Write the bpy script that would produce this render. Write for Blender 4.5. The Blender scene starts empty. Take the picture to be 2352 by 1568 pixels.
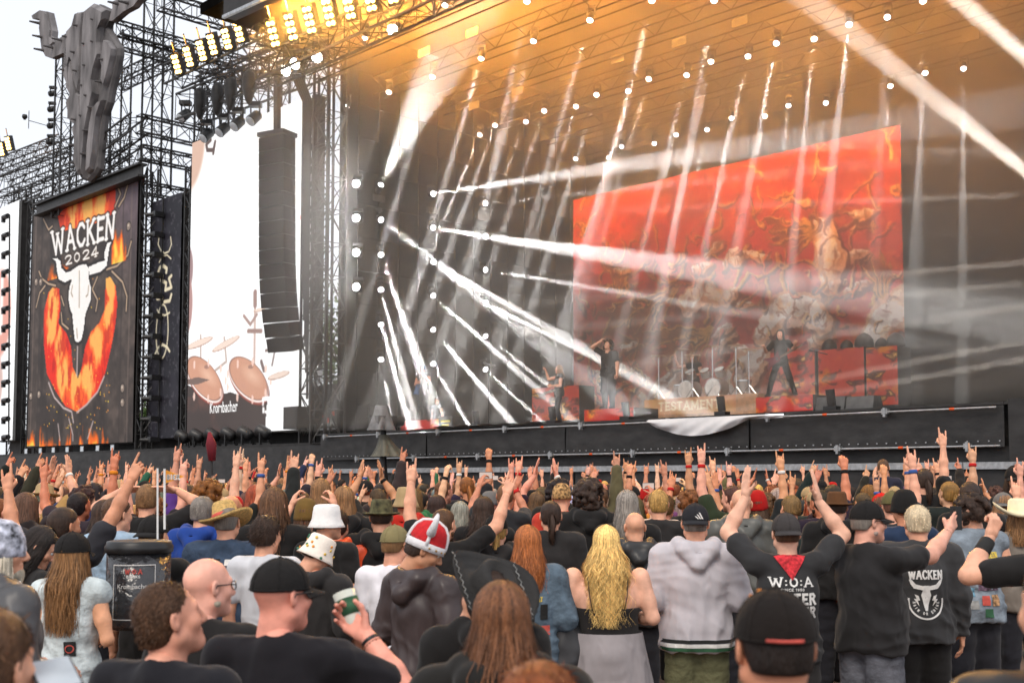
import bpy, bmesh, math, random
import numpy as np
from mathutils import Vector, Matrix
from mathutils.bvhtree import BVHTree
random.seed(7); RNG = np.random.default_rng(11)
SC = bpy.context.scene
COL = SC.collection
# ---------------------------------------------------------------- camera (photo read in 2352x1568 pixels)
FPX, CX, CY, PITCH, SHIFT = 2679.0, 1176.0, 784.0, math.radians(3.9), 133.5
CAMZ = 1.9
cam_d = bpy.data.cameras.new('camera'); cam = bpy.data.objects.new('camera', cam_d); COL.objects.link(cam)
cam.location = (0, 0, CAMZ); cam.rotation_euler = (math.pi/2 + PITCH, 0, 0)
cam_d.sensor_width = 36; cam_d.lens = 36*FPX/2352; cam_d.shift_y = SHIFT/2352
cam_d.clip_start = 0.1; cam_d.clip_end = 3000
cam_d.dof.use_dof = True; cam_d.dof.focus_distance = 13.0; cam_d.dof.aperture_fstop = 4.0
SC.camera = cam
# ---------------------------------------------------------------- world: overcast daylight
SUN_EL, SUN_AZ = math.radians(48), math.radians(200)
W = bpy.data.worlds.new('World'); SC.world = W; W.use_nodes = True
nt = W.node_tree; nt.nodes.clear()
wo = nt.nodes.new('ShaderNodeOutputWorld'); bg = nt.nodes.new('ShaderNodeBackground')
sk = nt.nodes.new('ShaderNodeTexSky'); sk.sky_type = 'NISHITA'; sk.sun_disc = False
sk.sun_elevation = SUN_EL; sk.sun_rotation = SUN_AZ; sk.dust_density = 4.0; sk.air_density = 1.0; sk.ozone_density = 1.0
mx = nt.nodes.new('ShaderNodeMix'); mx.data_type = 'RGBA'; mx.inputs[0].default_value = 0.82
mx.inputs[7].default_value = (8.6, 8.85, 9.4, 1)
nt.links.new(sk.outputs[0], mx.inputs[6]); nt.links.new(mx.outputs[2], bg.inputs[0])
bg.inputs[1].default_value = 0.108; nt.links.new(bg.outputs[0], wo.inputs[0])
sun_d = bpy.data.lights.new('sun', 'SUN'); sun_d.energy = 1.5; sun_d.angle = math.radians(25); sun_d.color = (1, .9, .78)
sun = bpy.data.objects.new('sun', sun_d); COL.objects.link(sun); sun.location = (0, -20, 40)
sd = Vector((math.sin(SUN_AZ)*math.cos(SUN_EL), math.cos(SUN_AZ)*math.cos(SUN_EL), math.sin(SUN_EL)))
sun.rotation_euler = sd.to_track_quat('Z', 'Y').to_euler()
SC.view_settings.view_transform = 'Standard'; SC.view_settings.look = 'None'
SC.view_settings.exposure = 0.3; SC.view_settings.gamma = 1.0; SC.view_settings.use_curve_mapping = False
cy = SC.cycles
cy.use_denoising = True; cy.max_bounces = 6; cy.diffuse_bounces = 3; cy.glossy_bounces = 2; cy.transmission_bounces = 4
cy.volume_bounces = 0; cy.transparent_max_bounces = 12; cy.caustics_reflective = False; cy.caustics_refractive = False
cy.volume_step_rate = 4.0; cy.volume_max_steps = 128
SMOKE_BASE = .024
cy.use_light_tree = True; cy.sample_clamp_indirect = 4.0; cy.sample_clamp_direct = 0
try: cy.denoiser = 'OPENIMAGEDENOISE'
except Exception: pass
# ---------------------------------------------------------------- pixels and stage axes
SP = Vector((7.0, 30.5, 0)); SU = Vector((0.70, -0.714, 0)).normalized(); SV = Vector((0.714, 0.70, 0)).normalized()
DECK = 3.65
STAGE_ROT = math.atan2(SU.y, SU.x)          # rotation that turns local x into the stage's u axis
_F = Vector((0, math.cos(PITCH), math.sin(PITCH))); _U = Vector((0, -math.sin(PITCH), math.cos(PITCH)))
def ray(x, y):
    return _F + Vector((1, 0, 0))*((x-CX)/FPX) + _U*((CY-y+SHIFT)/FPX)
CAMP = Vector((0, 0, CAMZ))
def S(u, v, z): return SP + SU*u + SV*v + Vector((0, 0, z))
def on_v(x, y, v):
    d = ray(x, y); o = CAMP - SP; t = (v - o.dot(SV))/d.dot(SV); q = o + d*t
    return q.dot(SU), q.z                       # (u, z)
def on_u(x, y, u):
    d = ray(x, y); o = CAMP - SP; t = (u - o.dot(SU))/d.dot(SU); q = o + d*t
    return q.dot(SV), q.z
def on_z(x, y, z):
    d = ray(x, y); t = (z-CAMZ)/d.z; return CAMP + d*t
def at_depth(x, y, dep):
    d = ray(x, y); return CAMP + d*(dep/d.y)
def uv_of(p):
    q = Vector((p[0], p[1], 0)) - SP; return q.dot(SU), q.dot(SV)
# ---------------------------------------------------------------- materials
def lin(c):
    return tuple((x/12.92 if x <= .04045 else ((x+.055)/1.055)**2.4) for x in c)
def rgb(r, g, b): return lin((r/255, g/255, b/255))
MATS = {}
def mat(name, col=(.5, .5, .5), rough=.7, metal=0.0, var=.25, scale=6.0, bump=0.0, bscale=40.0, emit=0.0, ecol=None,
        spec=.4, objcol=False, attr=None, stretch=(1, 1, 1), sss=0.0, sheen=0.0, tone=False, ridged=False):
    """Principled material with noise colour variation and optional bump; objcol reads the object's own colour."""
    if name in MATS: return MATS[name]
    m = bpy.data.materials.new(name); m.use_nodes = True; MATS[name] = m
    t = m.node_tree; N = t.nodes; L = t.links.new; b = N['Principled BSDF']
    b.inputs['Roughness'].default_value = rough; b.inputs['Metallic'].default_value = metal
    b.inputs['Specular IOR Level'].default_value = spec
    tc = N.new('ShaderNodeTexCoord'); mp = N.new('ShaderNodeMapping'); mp.inputs['Scale'].default_value = stretch
    L(tc.outputs['Object'], mp.inputs[0])
    nz = N.new('ShaderNodeTexNoise'); nz.inputs['Scale'].default_value = scale; nz.inputs['Detail'].default_value = 4
    L(mp.outputs[0], nz.inputs['Vector'])
    mr = N.new('ShaderNodeMapRange'); mr.inputs[1].default_value = .3; mr.inputs[2].default_value = .7
    mr.inputs[3].default_value = 1-var; mr.inputs[4].default_value = 1+var; L(nz.outputs['Fac'], mr.inputs[0])
    mul = N.new('ShaderNodeMix'); mul.data_type = 'RGBA'; mul.blend_type = 'MULTIPLY'; mul.inputs[0].default_value = 1
    L(mr.outputs[0], mul.inputs[7])
    if objcol:
        oi = N.new('ShaderNodeObjectInfo'); L(oi.outputs['Color'], mul.inputs[6])
    elif attr:
        at = N.new('ShaderNodeAttribute'); at.attribute_name = attr; L(at.outputs['Color'], mul.inputs[6])
    else: mul.inputs[6].default_value = (*col, 1)
    out = mul.outputs[2]
    if tone:
        at2 = N.new('ShaderNodeAttribute'); at2.attribute_name = 'tone'
        m2 = N.new('ShaderNodeMix'); m2.data_type = 'RGBA'; m2.blend_type = 'MULTIPLY'; m2.inputs[0].default_value = 1
        L(out, m2.inputs[6]); L(at2.outputs['Color'], m2.inputs[7]); out = m2.outputs[2]
    L(out, b.inputs['Base Color'])
    if emit:
        b.inputs['Emission Strength'].default_value = emit
        if ecol: b.inputs['Emission Color'].default_value = (*ecol, 1)
        else: L(out, b.inputs['Emission Color'])
    if bump:
        n2 = N.new('ShaderNodeTexNoise'); n2.inputs['Scale'].default_value = bscale; n2.inputs['Detail'].default_value = 3
        if ridged:
            n2.noise_type = 'RIDGED_MULTIFRACTAL'; n2.inputs['Distortion'].default_value = .7; n2.inputs['Roughness'].default_value = .45
        L(mp.outputs[0], n2.inputs['Vector'])
        bp = N.new('ShaderNodeBump'); bp.inputs['Strength'].default_value = bump; bp.inputs['Distance'].default_value = .02
        L(n2.outputs['Fac'], bp.inputs['Height']); L(bp.outputs[0], b.inputs['Normal'])
    if sss:
        b.inputs['Subsurface Weight'].default_value = sss; b.inputs['Subsurface Radius'].default_value = (.012, .005, .003)
        b.inputs['Subsurface Scale'].default_value = 1.0
    if sheen: b.inputs['Sheen Weight'].default_value = sheen
    return m
M_BLACK = mat('black_steel', (.026, .024, .023), .55, .3, .3, 3)
M_STEEL = mat('dark_truss_metal', (.045, .043, .042), .5, .6, .3, 4)
M_ALU = mat('aluminium', (.5, .5, .5), .35, .9, .2, 8)
M_GALV = mat('galvanised_steel', (.42, .43, .44), .45, .7, .25, 10)
M_DRAPE = mat('black_drape', (.022, .02, .02), .9, 0, .35, 1.5, .6, 3.0, stretch=(1, 1, .25))
M_SCRIM = mat('black_tarpaulin', (.026, .025, .025), .55, 0, .4, 2.0, .5, 2.2, stretch=(1, 1, 2))
M_DECKM = mat('stage_board', (.035, .033, .032), .6, 0, .3, 3)
M_PLAST = mat('black_plastic', (.018, .018, .019), .4, 0, .2, 10)
M_WHITE = mat('white_print', (.78, .78, .77), .7, 0, .05, 6)
M_LENS = mat('lit_lens', (1, 1, 1), .3, emit=14, ecol=(1, .98, 1))
M_AMBER = mat('lit_amber_lamp', (1, .8, .4), .3, emit=7, ecol=(1, .60, .17))
M_GLASS = mat('lamp_glass', (.55, .6, .65), .12, .0, .1, 6, spec=.8)
M_ORANGE = mat('orange_paint', (.75, .1, .02), .5, 0, .15, 8)
# ---------------------------------------------------------------- mesh builder (world coordinates)
class MB:
    def __init__(s): s.v = []; s.f = []; s.mi = []; s.m = 0
    def add(s, vs, fs):
        o = len(s.v); s.v += [tuple(x) for x in vs]; s.f += [tuple(i+o for i in f) for f in fs]; s.mi += [s.m]*len(fs); return s
    def hexa(s, p):
        return s.add(p, [(0, 3, 2, 1), (4, 5, 6, 7), (0, 1, 5, 4), (1, 2, 6, 5), (2, 3, 7, 6), (3, 0, 4, 7)])
    def box(s, c, size, ax=None):
        c = Vector(c); X, Y, Z = ax or (Vector((1, 0, 0)), Vector((0, 1, 0)), Vector((0, 0, 1)))
        a, b, d = size[0]/2, size[1]/2, size[2]/2
        return s.hexa([c-X*a-Y*b-Z*d, c+X*a-Y*b-Z*d, c+X*a+Y*b-Z*d, c-X*a+Y*b-Z*d, c-X*a-Y*b+Z*d, c+X*a-Y*b+Z*d, c+X*a+Y*b+Z*d, c-X*a+Y*b+Z*d])
    def sbox(s, u0, u1, v0, v1, z0, z1):
        return s.hexa([S(u0, v0, z0), S(u1, v0, z0), S(u1, v1, z0), S(u0, v1, z0), S(u0, v0, z1), S(u1, v0, z1), S(u1, v1, z1), S(u0, v1, z1)])
    def bar(s, a, b, r, n=4, r2=None):
        a = Vector(a); b = Vector(b); d = b-a
        if d.length < 1e-6: return s
        d.normalize(); x = d.orthogonal().normalized() if abs(d.z) > .9 else d.cross(Vector((0, 0, 1))).normalized(); y = d.cross(x)
        r2 = r if r2 is None else r2; o = math.pi/4 if n == 4 else 0
        ring = lambda p, q: [p+(x*math.cos(o+2*math.pi*k/n)+y*math.sin(o+2*math.pi*k/n))*q for k in range(n)]
        return s.add(ring(a, r)+ring(b, r2), [(k, (k+1) % n, n+(k+1) % n, n+k) for k in range(n)]+[tuple(range(n-1, -1, -1)), tuple(range(n, 2*n))])
    def tube(s, pts, r, n=6):
        pts = [Vector(p) for p in pts]; R = r if isinstance(r, (list, tuple)) else [r]*len(pts); rings = []
        x = None
        for i, p in enumerate(pts):
            d = (pts[min(i+1, len(pts)-1)]-pts[max(i-1, 0)]).normalized()
            x = d.orthogonal().normalized() if x is None else (x-d*x.dot(d)).normalized()
            y = d.cross(x); rings += [p+(x*math.cos(2*math.pi*k/n)+y*math.sin(2*math.pi*k/n))*R[i] for k in range(n)]
        fs = [(i*n+k, i*n+(k+1) % n, (i+1)*n+(k+1) % n, (i+1)*n+k) for i in range(len(pts)-1) for k in range(n)]
        fs += [tuple(range(n-1, -1, -1)), tuple(range((len(pts)-1)*n, len(pts)*n))]
        return s.add(rings, fs)
    def lathe(s, prof, mtx=None, n=20, sx=1.0, sy=1.0):
        vs = []
        for (r, z) in prof:
            for k in range(n):
                a = 2*math.pi*k/n; p = Vector((r*sx*math.cos(a), r*sy*math.sin(a), z)); vs.append(mtx @ p if mtx else p)
        m = len(prof)
        fs = [(i*n+k, i*n+(k+1) % n, (i+1)*n+(k+1) % n, (i+1)*n+k) for i in range(m-1) for k in range(n)]
        fs += [tuple(range(n-1, -1, -1)), tuple(range((m-1)*n, m*n))]
        return s.add(vs, fs)
    def prism(s, pts, off):
        """polygon (3D points) extruded by vector off"""
        n = len(pts); P = [Vector(p) for p in pts]; off = Vector(off)
        return s.add(P+[p+off for p in P], [tuple(range(n-1, -1, -1)), tuple(range(n, 2*n))]+[(k, (k+1) % n, n+(k+1) % n, n+k) for k in range(n)])
    def build(s, name, m, parent=None, smooth=False, world=True, recalc=True):
        me = bpy.data.meshes.new(name)
        o = parent_loc(parent) if (parent is not None and world) else Vector((0, 0, 0))
        me.from_pydata([(x-o.x, y-o.y, z-o.z) for x, y, z in s.v], [], s.f)
        for k in (m if isinstance(m, (list, tuple)) else [m]): me.materials.append(k)
        if any(s.mi): me.polygons.foreach_set('material_index', s.mi)
        if recalc:
            bm = bmesh.new(); bm.from_mesh(me); bmesh.ops.recalc_face_normals(bm, faces=bm.faces); bm.to_mesh(me); bm.free()
        if smooth: me.polygons.foreach_set('use_smooth', [True]*len(me.polygons))
        ob = bpy.data.objects.new(name, me); COL.objects.link(ob); ob.parent = parent
        return ob
def parent_loc(p):
    o = Vector((0, 0, 0))
    while p is not None: o += p.location; p = p.parent
    return o
def tag(o, label, cat, group=None, kind=None):
    if label: o['label'] = label
    if cat: o['category'] = cat
    if group: o['group'] = group
    if kind: o['kind'] = kind
    return o
def thing(name, label, cat, loc=(0, 0, 0), group=None):
    o = bpy.data.objects.new(name, None); COL.objects.link(o); o.location = loc; o.empty_display_size = .2
    return tag(o, label, cat, group)
def struct(o): o['kind'] = 'structure'; return o
AX = (SU, SV, Vector((0, 0, 1)))
# ---------------------------------------------------------------- value noise and a small raster painter for printed sheets
def vnoise(x, y, seed=0):
    xi = np.floor(x).astype(np.int64); yi = np.floor(y).astype(np.int64); fx = x-xi; fy = y-yi
    fx = fx*fx*(3-2*fx); fy = fy*fy*(3-2*fy)
    def h(a, b):
        n = (a*374761393 + b*668265263 + seed*1442695041) & 0x7fffffff
        n = ((n ^ (n >> 13))*1274126177) & 0x7fffffff
        return ((n ^ (n >> 16)) & 0xffff)/65535.0
    return (h(xi, yi)*(1-fx)+h(xi+1, yi)*fx)*(1-fy)+(h(xi, yi+1)*(1-fx)+h(xi+1, yi+1)*fx)*fy
def fbm(x, y, seed=0, o=4):
    r = np.zeros_like(x, dtype=float); a = .5
    for k in range(o): r += a*vnoise(x*2**k, y*2**k, seed+k*17); a *= .5
    return r/(1-.5**o)
class Canvas:
    """sRGB canvas, x 0..w to the right, y 0..h downwards; one vertex per pixel"""
    def __init__(s, nx, ny, w, h, col):
        s.nx, s.ny, s.w, s.h = nx, ny, w, h
        s.x, s.y = np.meshgrid(np.linspace(0, w, nx), np.linspace(0, h, ny)); s.px = w/(nx-1)
        s.c = np.zeros((ny, nx, 3)); s.c[:] = np.array(col)/255.
    def blend(s, a, col):
        col = np.array(col, dtype=float)/255. if not isinstance(col, np.ndarray) else col
        s.c = s.c*(1-a[..., None])+col*a[..., None]
    def win(s, pts, m):
        xs = [p[0] for p in pts]; ys = [p[1] for p in pts]; m += .6*getattr(s, 'warp', 0); py = s.h/(s.ny-1)
        i0 = max(0, int((min(xs)-m)/s.px)); i1 = min(s.nx, int((max(xs)+m)/s.px)+2); j0 = max(0, int((min(ys)-m)/py)); j1 = min(s.ny, int((max(ys)+m)/py)+2)
        return (slice(j0, max(j1, j0)), slice(i0, max(i1, i0)))
    def put(s, w, a, col):
        col = np.array(col, dtype=float)/255.; s.c[w] = s.c[w]*(1-a[..., None])+col*a[..., None]
    def poly(s, pts, col, alpha=1.0):
        w = s.win(pts, s.px*2); X, Y = s.x[w], s.y[w]; ins = np.zeros(X.shape, bool); n = len(pts)
        for i in range(n):
            (x1, y1), (x2, y2) = pts[i], pts[(i+1) % n]
            if y1 == y2: continue
            c = (y1 > Y) != (y2 > Y); ins ^= c & (X < (x2-x1)*(Y-y1)/(y2-y1)+x1)
        s.put(w, ins*alpha, col)
    def stroke(s, pts, w, col, alpha=1.0, soft=None):
        W = w if isinstance(w, (list, tuple)) else [w]*len(pts); soft = soft or s.px
        q = s.win(pts, max(W)+soft*2); X, Y = s.x[q], s.y[q]; d = np.full(X.shape, 1e9)
        for i in range(len(pts)-1):
            (x1, y1), (x2, y2) = pts[i], pts[i+1]; dx, dy = x2-x1, y2-y1; L2 = dx*dx+dy*dy+1e-9
            t = np.clip(((X-x1)*dx+(Y-y1)*dy)/L2, 0, 1)
            d = np.minimum(d, np.hypot(X-x1-t*dx, Y-y1-t*dy)-(W[i]*(1-t)+W[i+1]*t)*.5)
        s.put(q, np.clip(.5-d/soft, 0, 1)*alpha, col)
    def blob(s, cx, cy, rx, ry, col, alpha=1.0, rot=0, soft=.15):
        q = s.win([(cx, cy)], max(rx, ry)); c, k = math.cos(rot), math.sin(rot); X = (s.x[q]-cx)*c+(s.y[q]-cy)*k; Y = -(s.x[q]-cx)*k+(s.y[q]-cy)*c
        d = np.hypot(X/rx, Y/ry); s.put(q, np.clip((1-d)/soft, 0, 1)*alpha, col)
def lin_np(c): return np.where(c <= .04045, c/12.92, ((c+.055)/1.055)**2.4)
def print_sheet(name, cv, fn, m, parent=None):
    """grid mesh whose vertex colours carry the print; fn(x, y arrays) -> world xyz arrays"""
    P = np.stack(fn(cv.x, cv.y), -1).reshape(-1, 3)
    if parent is not None: P = P-np.array(parent_loc(parent))
    nx, ny = cv.nx, cv.ny
    i = (np.arange(ny-1)[:, None]*nx+np.arange(nx-1)[None, :]).ravel()
    q = np.stack([i, i+nx, i+nx+1, i+1], 1)
    ob = fast_mesh(name, P, q, m, parent)
    at = ob.data.color_attributes.new('print', 'FLOAT_COLOR', 'POINT')
    c = np.ones((nx*ny, 4), np.float32); c[:, :3] = lin_np(np.clip(cv.c, 0, 1)).reshape(-1, 3)
    at.data.foreach_set('color', c.ravel())
    return ob
def fast_mesh(name, P, quads, m, parent=None, mi=None, smooth=True):
    me = bpy.data.meshes.new(name); P = np.asarray(P, np.float32); quads = np.asarray(quads, np.int32)
    k = quads.shape[1]
    me.vertices.add(len(P)); me.vertices.foreach_set('co', P.ravel())
    me.loops.add(quads.size); me.loops.foreach_set('vertex_index', quads.ravel())
    me.polygons.add(len(quads)); me.polygons.foreach_set('loop_start', np.arange(0, quads.size, k, dtype=np.int32))
    try: me.polygons.foreach_set('loop_total', np.full(len(quads), k, np.int32))
    except Exception: pass
    for x in (m if isinstance(m, (list, tuple)) else [m]): me.materials.append(x)
    if mi is not None: me.polygons.foreach_set('material_index', np.asarray(mi, np.int32))
    if smooth: me.polygons.foreach_set('use_smooth', np.ones(len(quads), bool))
    me.update(calc_edges=True); me.validate()
    ob = bpy.data.objects.new(name, me); COL.objects.link(ob); ob.parent = parent
    return ob
# ---------------------------------------------------------------- slab-serif lettering as strokes (unit box: x 0..w, y 0..1 upwards)
GLYPH = {
 'W': (1.25, [[(.12, 1), (.36, 0)], [(.36, 0), (.62, .8)], [(.62, .8), (.88, 0)], [(.88, 0), (1.13, 1)]], [(.12, 1), (1.13, 1), (.62, .86)]),
 'A': (1.0, [[(.12, 0), (.5, 1)], [(.5, 1), (.88, 0)], [(.27, .35), (.73, .35)]], [(.12, 0), (.88, 0)]),
 'C': (.85, [[(.8, .78), (.62, .95), (.38, .95), (.16, .72), (.13, .5), (.16, .28), (.38, .05), (.62, .05), (.82, .25)]], []),
 'K': (.95, [[(.2, 0), (.2, 1)], [(.8, 1), (.24, .48)], [(.36, .58), (.84, 0)]], [(.2, 0), (.2, 1), (.8, 1), (.84, 0)]),
 'E': (.8, [[(.2, 0), (.2, 1)], [(.2, .94), (.74, .94)], [(.2, .5), (.62, .5)], [(.2, .06), (.74, .06)]], [(.2, 0), (.2, 1)]),
 'N': (1.0, [[(.18, 0), (.18, 1)], [(.18, 1), (.82, 0)], [(.82, 0), (.82, 1)]], [(.18, 0), (.18, 1), (.82, 1)]),
 'F': (.78, [[(.2, 0), (.2, 1)], [(.2, .94), (.74, .94)], [(.2, .5), (.62, .5)]], [(.2, 0), (.2, 1)]),
 'S': (.8, [[(.72, .8), (.55, .95), (.3, .95), (.14, .78), (.2, .6), (.6, .42), (.7, .24), (.55, .05), (.28, .05), (.1, .22)]], []),
 'T': (.85, [[(.42, 0), (.42, 1)], [(.08, .94), (.77, .94)]], [(.42, 0)]),
 'R': (.9, [[(.2, 0), (.2, 1)], [(.2, .94), (.58, .94), (.74, .75), (.58, .52), (.2, .5)], [(.5, .5), (.8, 0)]], [(.2, 0), (.82, 0)]),
 'H': (.95, [[(.2, 0), (.2, 1)], [(.75, 0), (.75, 1)], [(.2, .5), (.75, .5)]], [(.2, 0), (.2, 1), (.75, 0), (.75, 1)]),
 'D': (.9, [[(.2, 0), (.2, 1)], [(.2, .95), (.5, .95), (.75, .7), (.75, .3), (.5, .05), (.2, .05)]], [(.2, 0), (.2, 1)]),
 'O': (.9, [[(.45, .96), (.2, .8), (.13, .5), (.2, .2), (.45, .04), (.7, .2), (.77, .5), (.7, .8), (.45, .96)]], []),
 'I': (.45, [[(.22, 0), (.22, 1)]], [(.22, 0), (.22, 1)]),
 'L': (.75, [[(.2, 0), (.2, 1)], [(.2, .06), (.7, .06)]], [(.2, 0), (.2, 1)]),
 'U': (.9, [[(.2, 1), (.2, .3), (.34, .06), (.58, .06), (.72, .3), (.72, 1)]], [(.2, 1), (.72, 1)]),
 'M': (1.15, [[(.16, 0), (.2, 1)], [(.2, 1), (.57, .2)], [(.57, .2), (.95, 1)], [(.95, 1), (1, 0)]], [(.16, 0), (1, 0)]),
 'B': (.88, [[(.2, 0), (.2, 1)], [(.2, .94), (.55, .94), (.68, .76), (.55, .53), (.2, .52)], [(.5, .52), (.74, .3), (.58, .06), (.2, .06)]], []),
 'P': (.85, [[(.2, 0), (.2, 1)], [(.2, .94), (.58, .94), (.74, .73), (.58, .5), (.2, .48)]], [(.2, 0)]),
 'V': (1.0, [[(.12, 1), (.5, 0)], [(.5, 0), (.88, 1)]], [(.12, 1), (.88, 1)]),
 'G': (.9, [[(.8, .78), (.6, .95), (.36, .95), (.16, .72), (.13, .5), (.16, .28), (.38, .05), (.62, .05), (.8, .2), (.8, .45), (.55, .45)]], []),
 'Y': (.95, [[(.1, 1), (.48, .5)], [(.86, 1), (.48, .5)], [(.48, .5), (.48, 0)]], [(.48, 0), (.1, 1), (.86, 1)]),
 '2': (.75, [[(.12, .74), (.2, .9), (.38, .96), (.58, .88), (.62, .7), (.5, .48), (.12, .06), (.66, .06)]], []),
 '0': (.75, [[(.37, .96), (.18, .8), (.13, .5), (.18, .2), (.37, .04), (.56, .2), (.61, .5), (.56, .8), (.37, .96)]], []),
 '4': (.8, [[(.5, 0), (.5, 1), (.08, .28), (.72, .28)]], [(.5, 0)]),
 '1': (.5, [[(.1, .8), (.28, 1), (.28, 0)]], [(.28, 0)]),
 '9': (.75, [[(.6, .6), (.5, .45), (.3, .42), (.14, .6), (.16, .84), (.36, .96), (.56, .86), (.6, .6), (.5, .2), (.2, .04)]], []),
 '!': (.4, [[(.2, 1), (.2, .35)], [(.2, .1), (.2, 0)]], []), ':': (.35, [[(.17, .7), (.17, .62)], [(.17, .25), (.17, .17)]], []),
 "'": (.3, [[(.15, 1), (.15, .75)]], []), ' ': (.45, [], []), '.': (.3, [[(.15, .06), (.15, 0)]], []),
}
def strokes(text, serif=True, gap=.06):
    """[(points, is_serif)], total width"""
    out = []; x = 0
    for ch in text:
        w, st, sf = GLYPH.get(ch, GLYPH[' '])
        out += [([(px+x, py) for px, py in s], False) for s in st]
        if serif: out += [([(px+x-.13, py), (px+x+.13, py)], True) for px, py in sf]
        x += w+gap
    return out, x-gap
def paint_text(cv, text, x, y, w, h, col, thick=.2, slope=0, serif=True, alpha=1.0, curve=0):
    st, tw = strokes(text, serif)
    for pts, sf in st:
        q = [(x+px/tw*w, y-py*h+slope*(px/tw)-curve*4*(px/tw)*(1-px/tw)) for px, py in pts]
        cv.stroke(q, h*(thick*.6 if sf else thick), col, alpha)
def text_polys(text, w, h, thick=.17, serif=True):
    """flat quads (2D) for lettering, centred on x, baseline y=0"""
    st, tw = strokes(text, serif); out = []
    for pts, sf in st:
        t = (thick*.55 if sf else thick)*h*.5
        for (x1, y1), (x2, y2) in zip(pts[:-1], pts[1:]):
            X1, Y1, X2, Y2 = (x1/tw-.5)*w, y1*h, (x2/tw-.5)*w, y2*h
            dx, dy = X2-X1, Y2-Y1; l = math.hypot(dx, dy) or 1; nx, ny = -dy/l*t, dx/l*t; ex, ey = dx/l*t*.4, dy/l*t*.4
            out.append([(X1+nx-ex, Y1+ny-ey), (X1-nx-ex, Y1-ny-ey), (X2-nx+ex, Y2-ny+ey), (X2+nx+ex, Y2+ny+ey)])
    return out
# ================================================================= ground
mg = mat('trampled_earth', (.13, .085, .06), .95, 0, .5, .8, .8, 6.0)
g = MB().add([(-400, -60, 0), (400, -60, 0), (400, 600, 0), (-400, 600, 0)], [(0, 1, 2, 3)]).build('ground', mg); struct(g)
# ================================================================= stage body
UL, UR = -20.5, 8.6                       # inner side walls
st = thing('stage_platform', 'wide black festival stage platform with dark fabric fascia and scaffold rails', 'stage', S(-7, 6, 0))
MB().sbox(-56, -20.9, .35, 10, 0, DECK-.30).sbox(-20.9, 10, .35, 18, 0, DECK-.06).build('substructure', M_BLACK, st)
for k in range(15):                        # deck boards seen edge-on along the front
    u0 = -20.9+k*2.06
    MB().sbox(u0, u0+2.05, .0, 17.5, DECK-.06, DECK).build('deck_board', M_DECKM, st)
def wavy_sheet(u0, u1, z0, z1, v, amp, seed, nu=90, nz=14, sag=0.0, pleat=3.0):
    cu, cz = np.meshgrid(np.linspace(u0, u1, nu), np.linspace(z1, z0, nz))
    w = amp*(fbm(cu*pleat*.35, cz*.8, seed)-.5)*2+amp*.7*(fbm(cu*.5+cz*.9, cz*1.2, seed+5)-.5)
    t = (z1-cz)/(z1-z0); w = w*(.25+t)
    P = np.stack([SP.x+SU.x*cu+SV.x*(v-np.abs(w)), SP.y+SU.y*cu+SV.y*(v-np.abs(w)), cz-sag*np.abs(np.sin(cu*1.5))*(t < .08)], -1).reshape(-1, 3)
    i = (np.arange(nz-1)[:, None]*nu+np.arange(nu-1)[None, :]).ravel()
    return P, np.stack([i, i+nu, i+nu+1, i+1], 1)
uR = 5.9
for a, b, s in ((-20.5, -14.2, 1), (-14.15, -7.6, 2), (-7.55, -.9, 3), (-.85, uR, 4)):
    P, q = wavy_sheet(a, b, DECK-1.02, DECK-.08, -.06, .05, s); fast_mesh('fascia_sheet', P-np.array(st.location), q, M_SCRIM, st)
for a, b, s in ((-20.5, -7.2, 8), (-7.15, 10, 9)):
    P, q = wavy_sheet(a, b, .2, DECK-1.55, -.1, .14, s, 140, 20, pleat=2.4); fast_mesh('skirt_sheet', P-np.array(st.location), q, M_SCRIM, st)
P, q = wavy_sheet(uR+.12, 10, DECK-1.5, DECK+.05, -.12, .04, 6, 20); fast_mesh('fascia_sheet', P-np.array(st.location), q, M_SCRIM, st)
P, q = wavy_sheet(-20.5, 10, DECK-1.55, DECK-1.0, .12, .03, 7, 60, 4); fast_mesh('fascia_sheet', P-np.array(st.location), q, M_SCRIM, st)
for k in range(6):                         # aluminium skirt beam in lengths
    u0 = -20.5+k*5.1; MB().sbox(u0, u0+5.08, -.22, -.02, DECK-1.52, DECK-1.36).build('skirt_beam', M_GALV, st)
def rail(z, v, u0, u1, nm):
    k = 0; u = u0
    while u < u1-.1:
        e = min(u+3.3, u1); MB().bar(S(u, v, z), S(e-.01, v, z), .027, 8).build('rail', M_ALU, st)
        MB().sbox(u-.08, u+.08, v-.07, v+.06, z-.05, z+.07).sbox(u-.03, u+.03, v-.09, v+.02, z-.12, z+.1).build('rail_clamp', M_GALV, st)
        if k % 1 == 0: MB().bar(S(u+1.6, v, z), S(u+1.72, v, z), .034, 8).build('rail_band', M_ORANGE, st)
        u = e; k += 1
rail(DECK-.13, -.2, -20.0, uR-.1, 'upper'); rail(DECK-1.0, -.17, -18, uR-.05, 'lower')
mb = MB()
for k in range(105): mb.sbox(-20.2+k*.25, -20.17+k*.25, -.13, -.11, DECK-.9, DECK-.87)
mb.build('eyelets', M_GALV, st)
# left wing fascia
P, q = wavy_sheet(-56, -20.6, 1.2, DECK-.42, .2, .09, 12, 150, 14); fast_mesh('wing_fascia', P-np.array(st.location), q, M_SCRIM, st)
MB().sbox(-56, -20.6, .3, 3.4, DECK-.42, DECK-.34).build('wing_edge', M_BLACK, st); MB().sbox(-58, -20.9, 2.6, 2.8, DECK-.34, DECK+1.3).build('wing_backing', M_BLACK, st)
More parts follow.
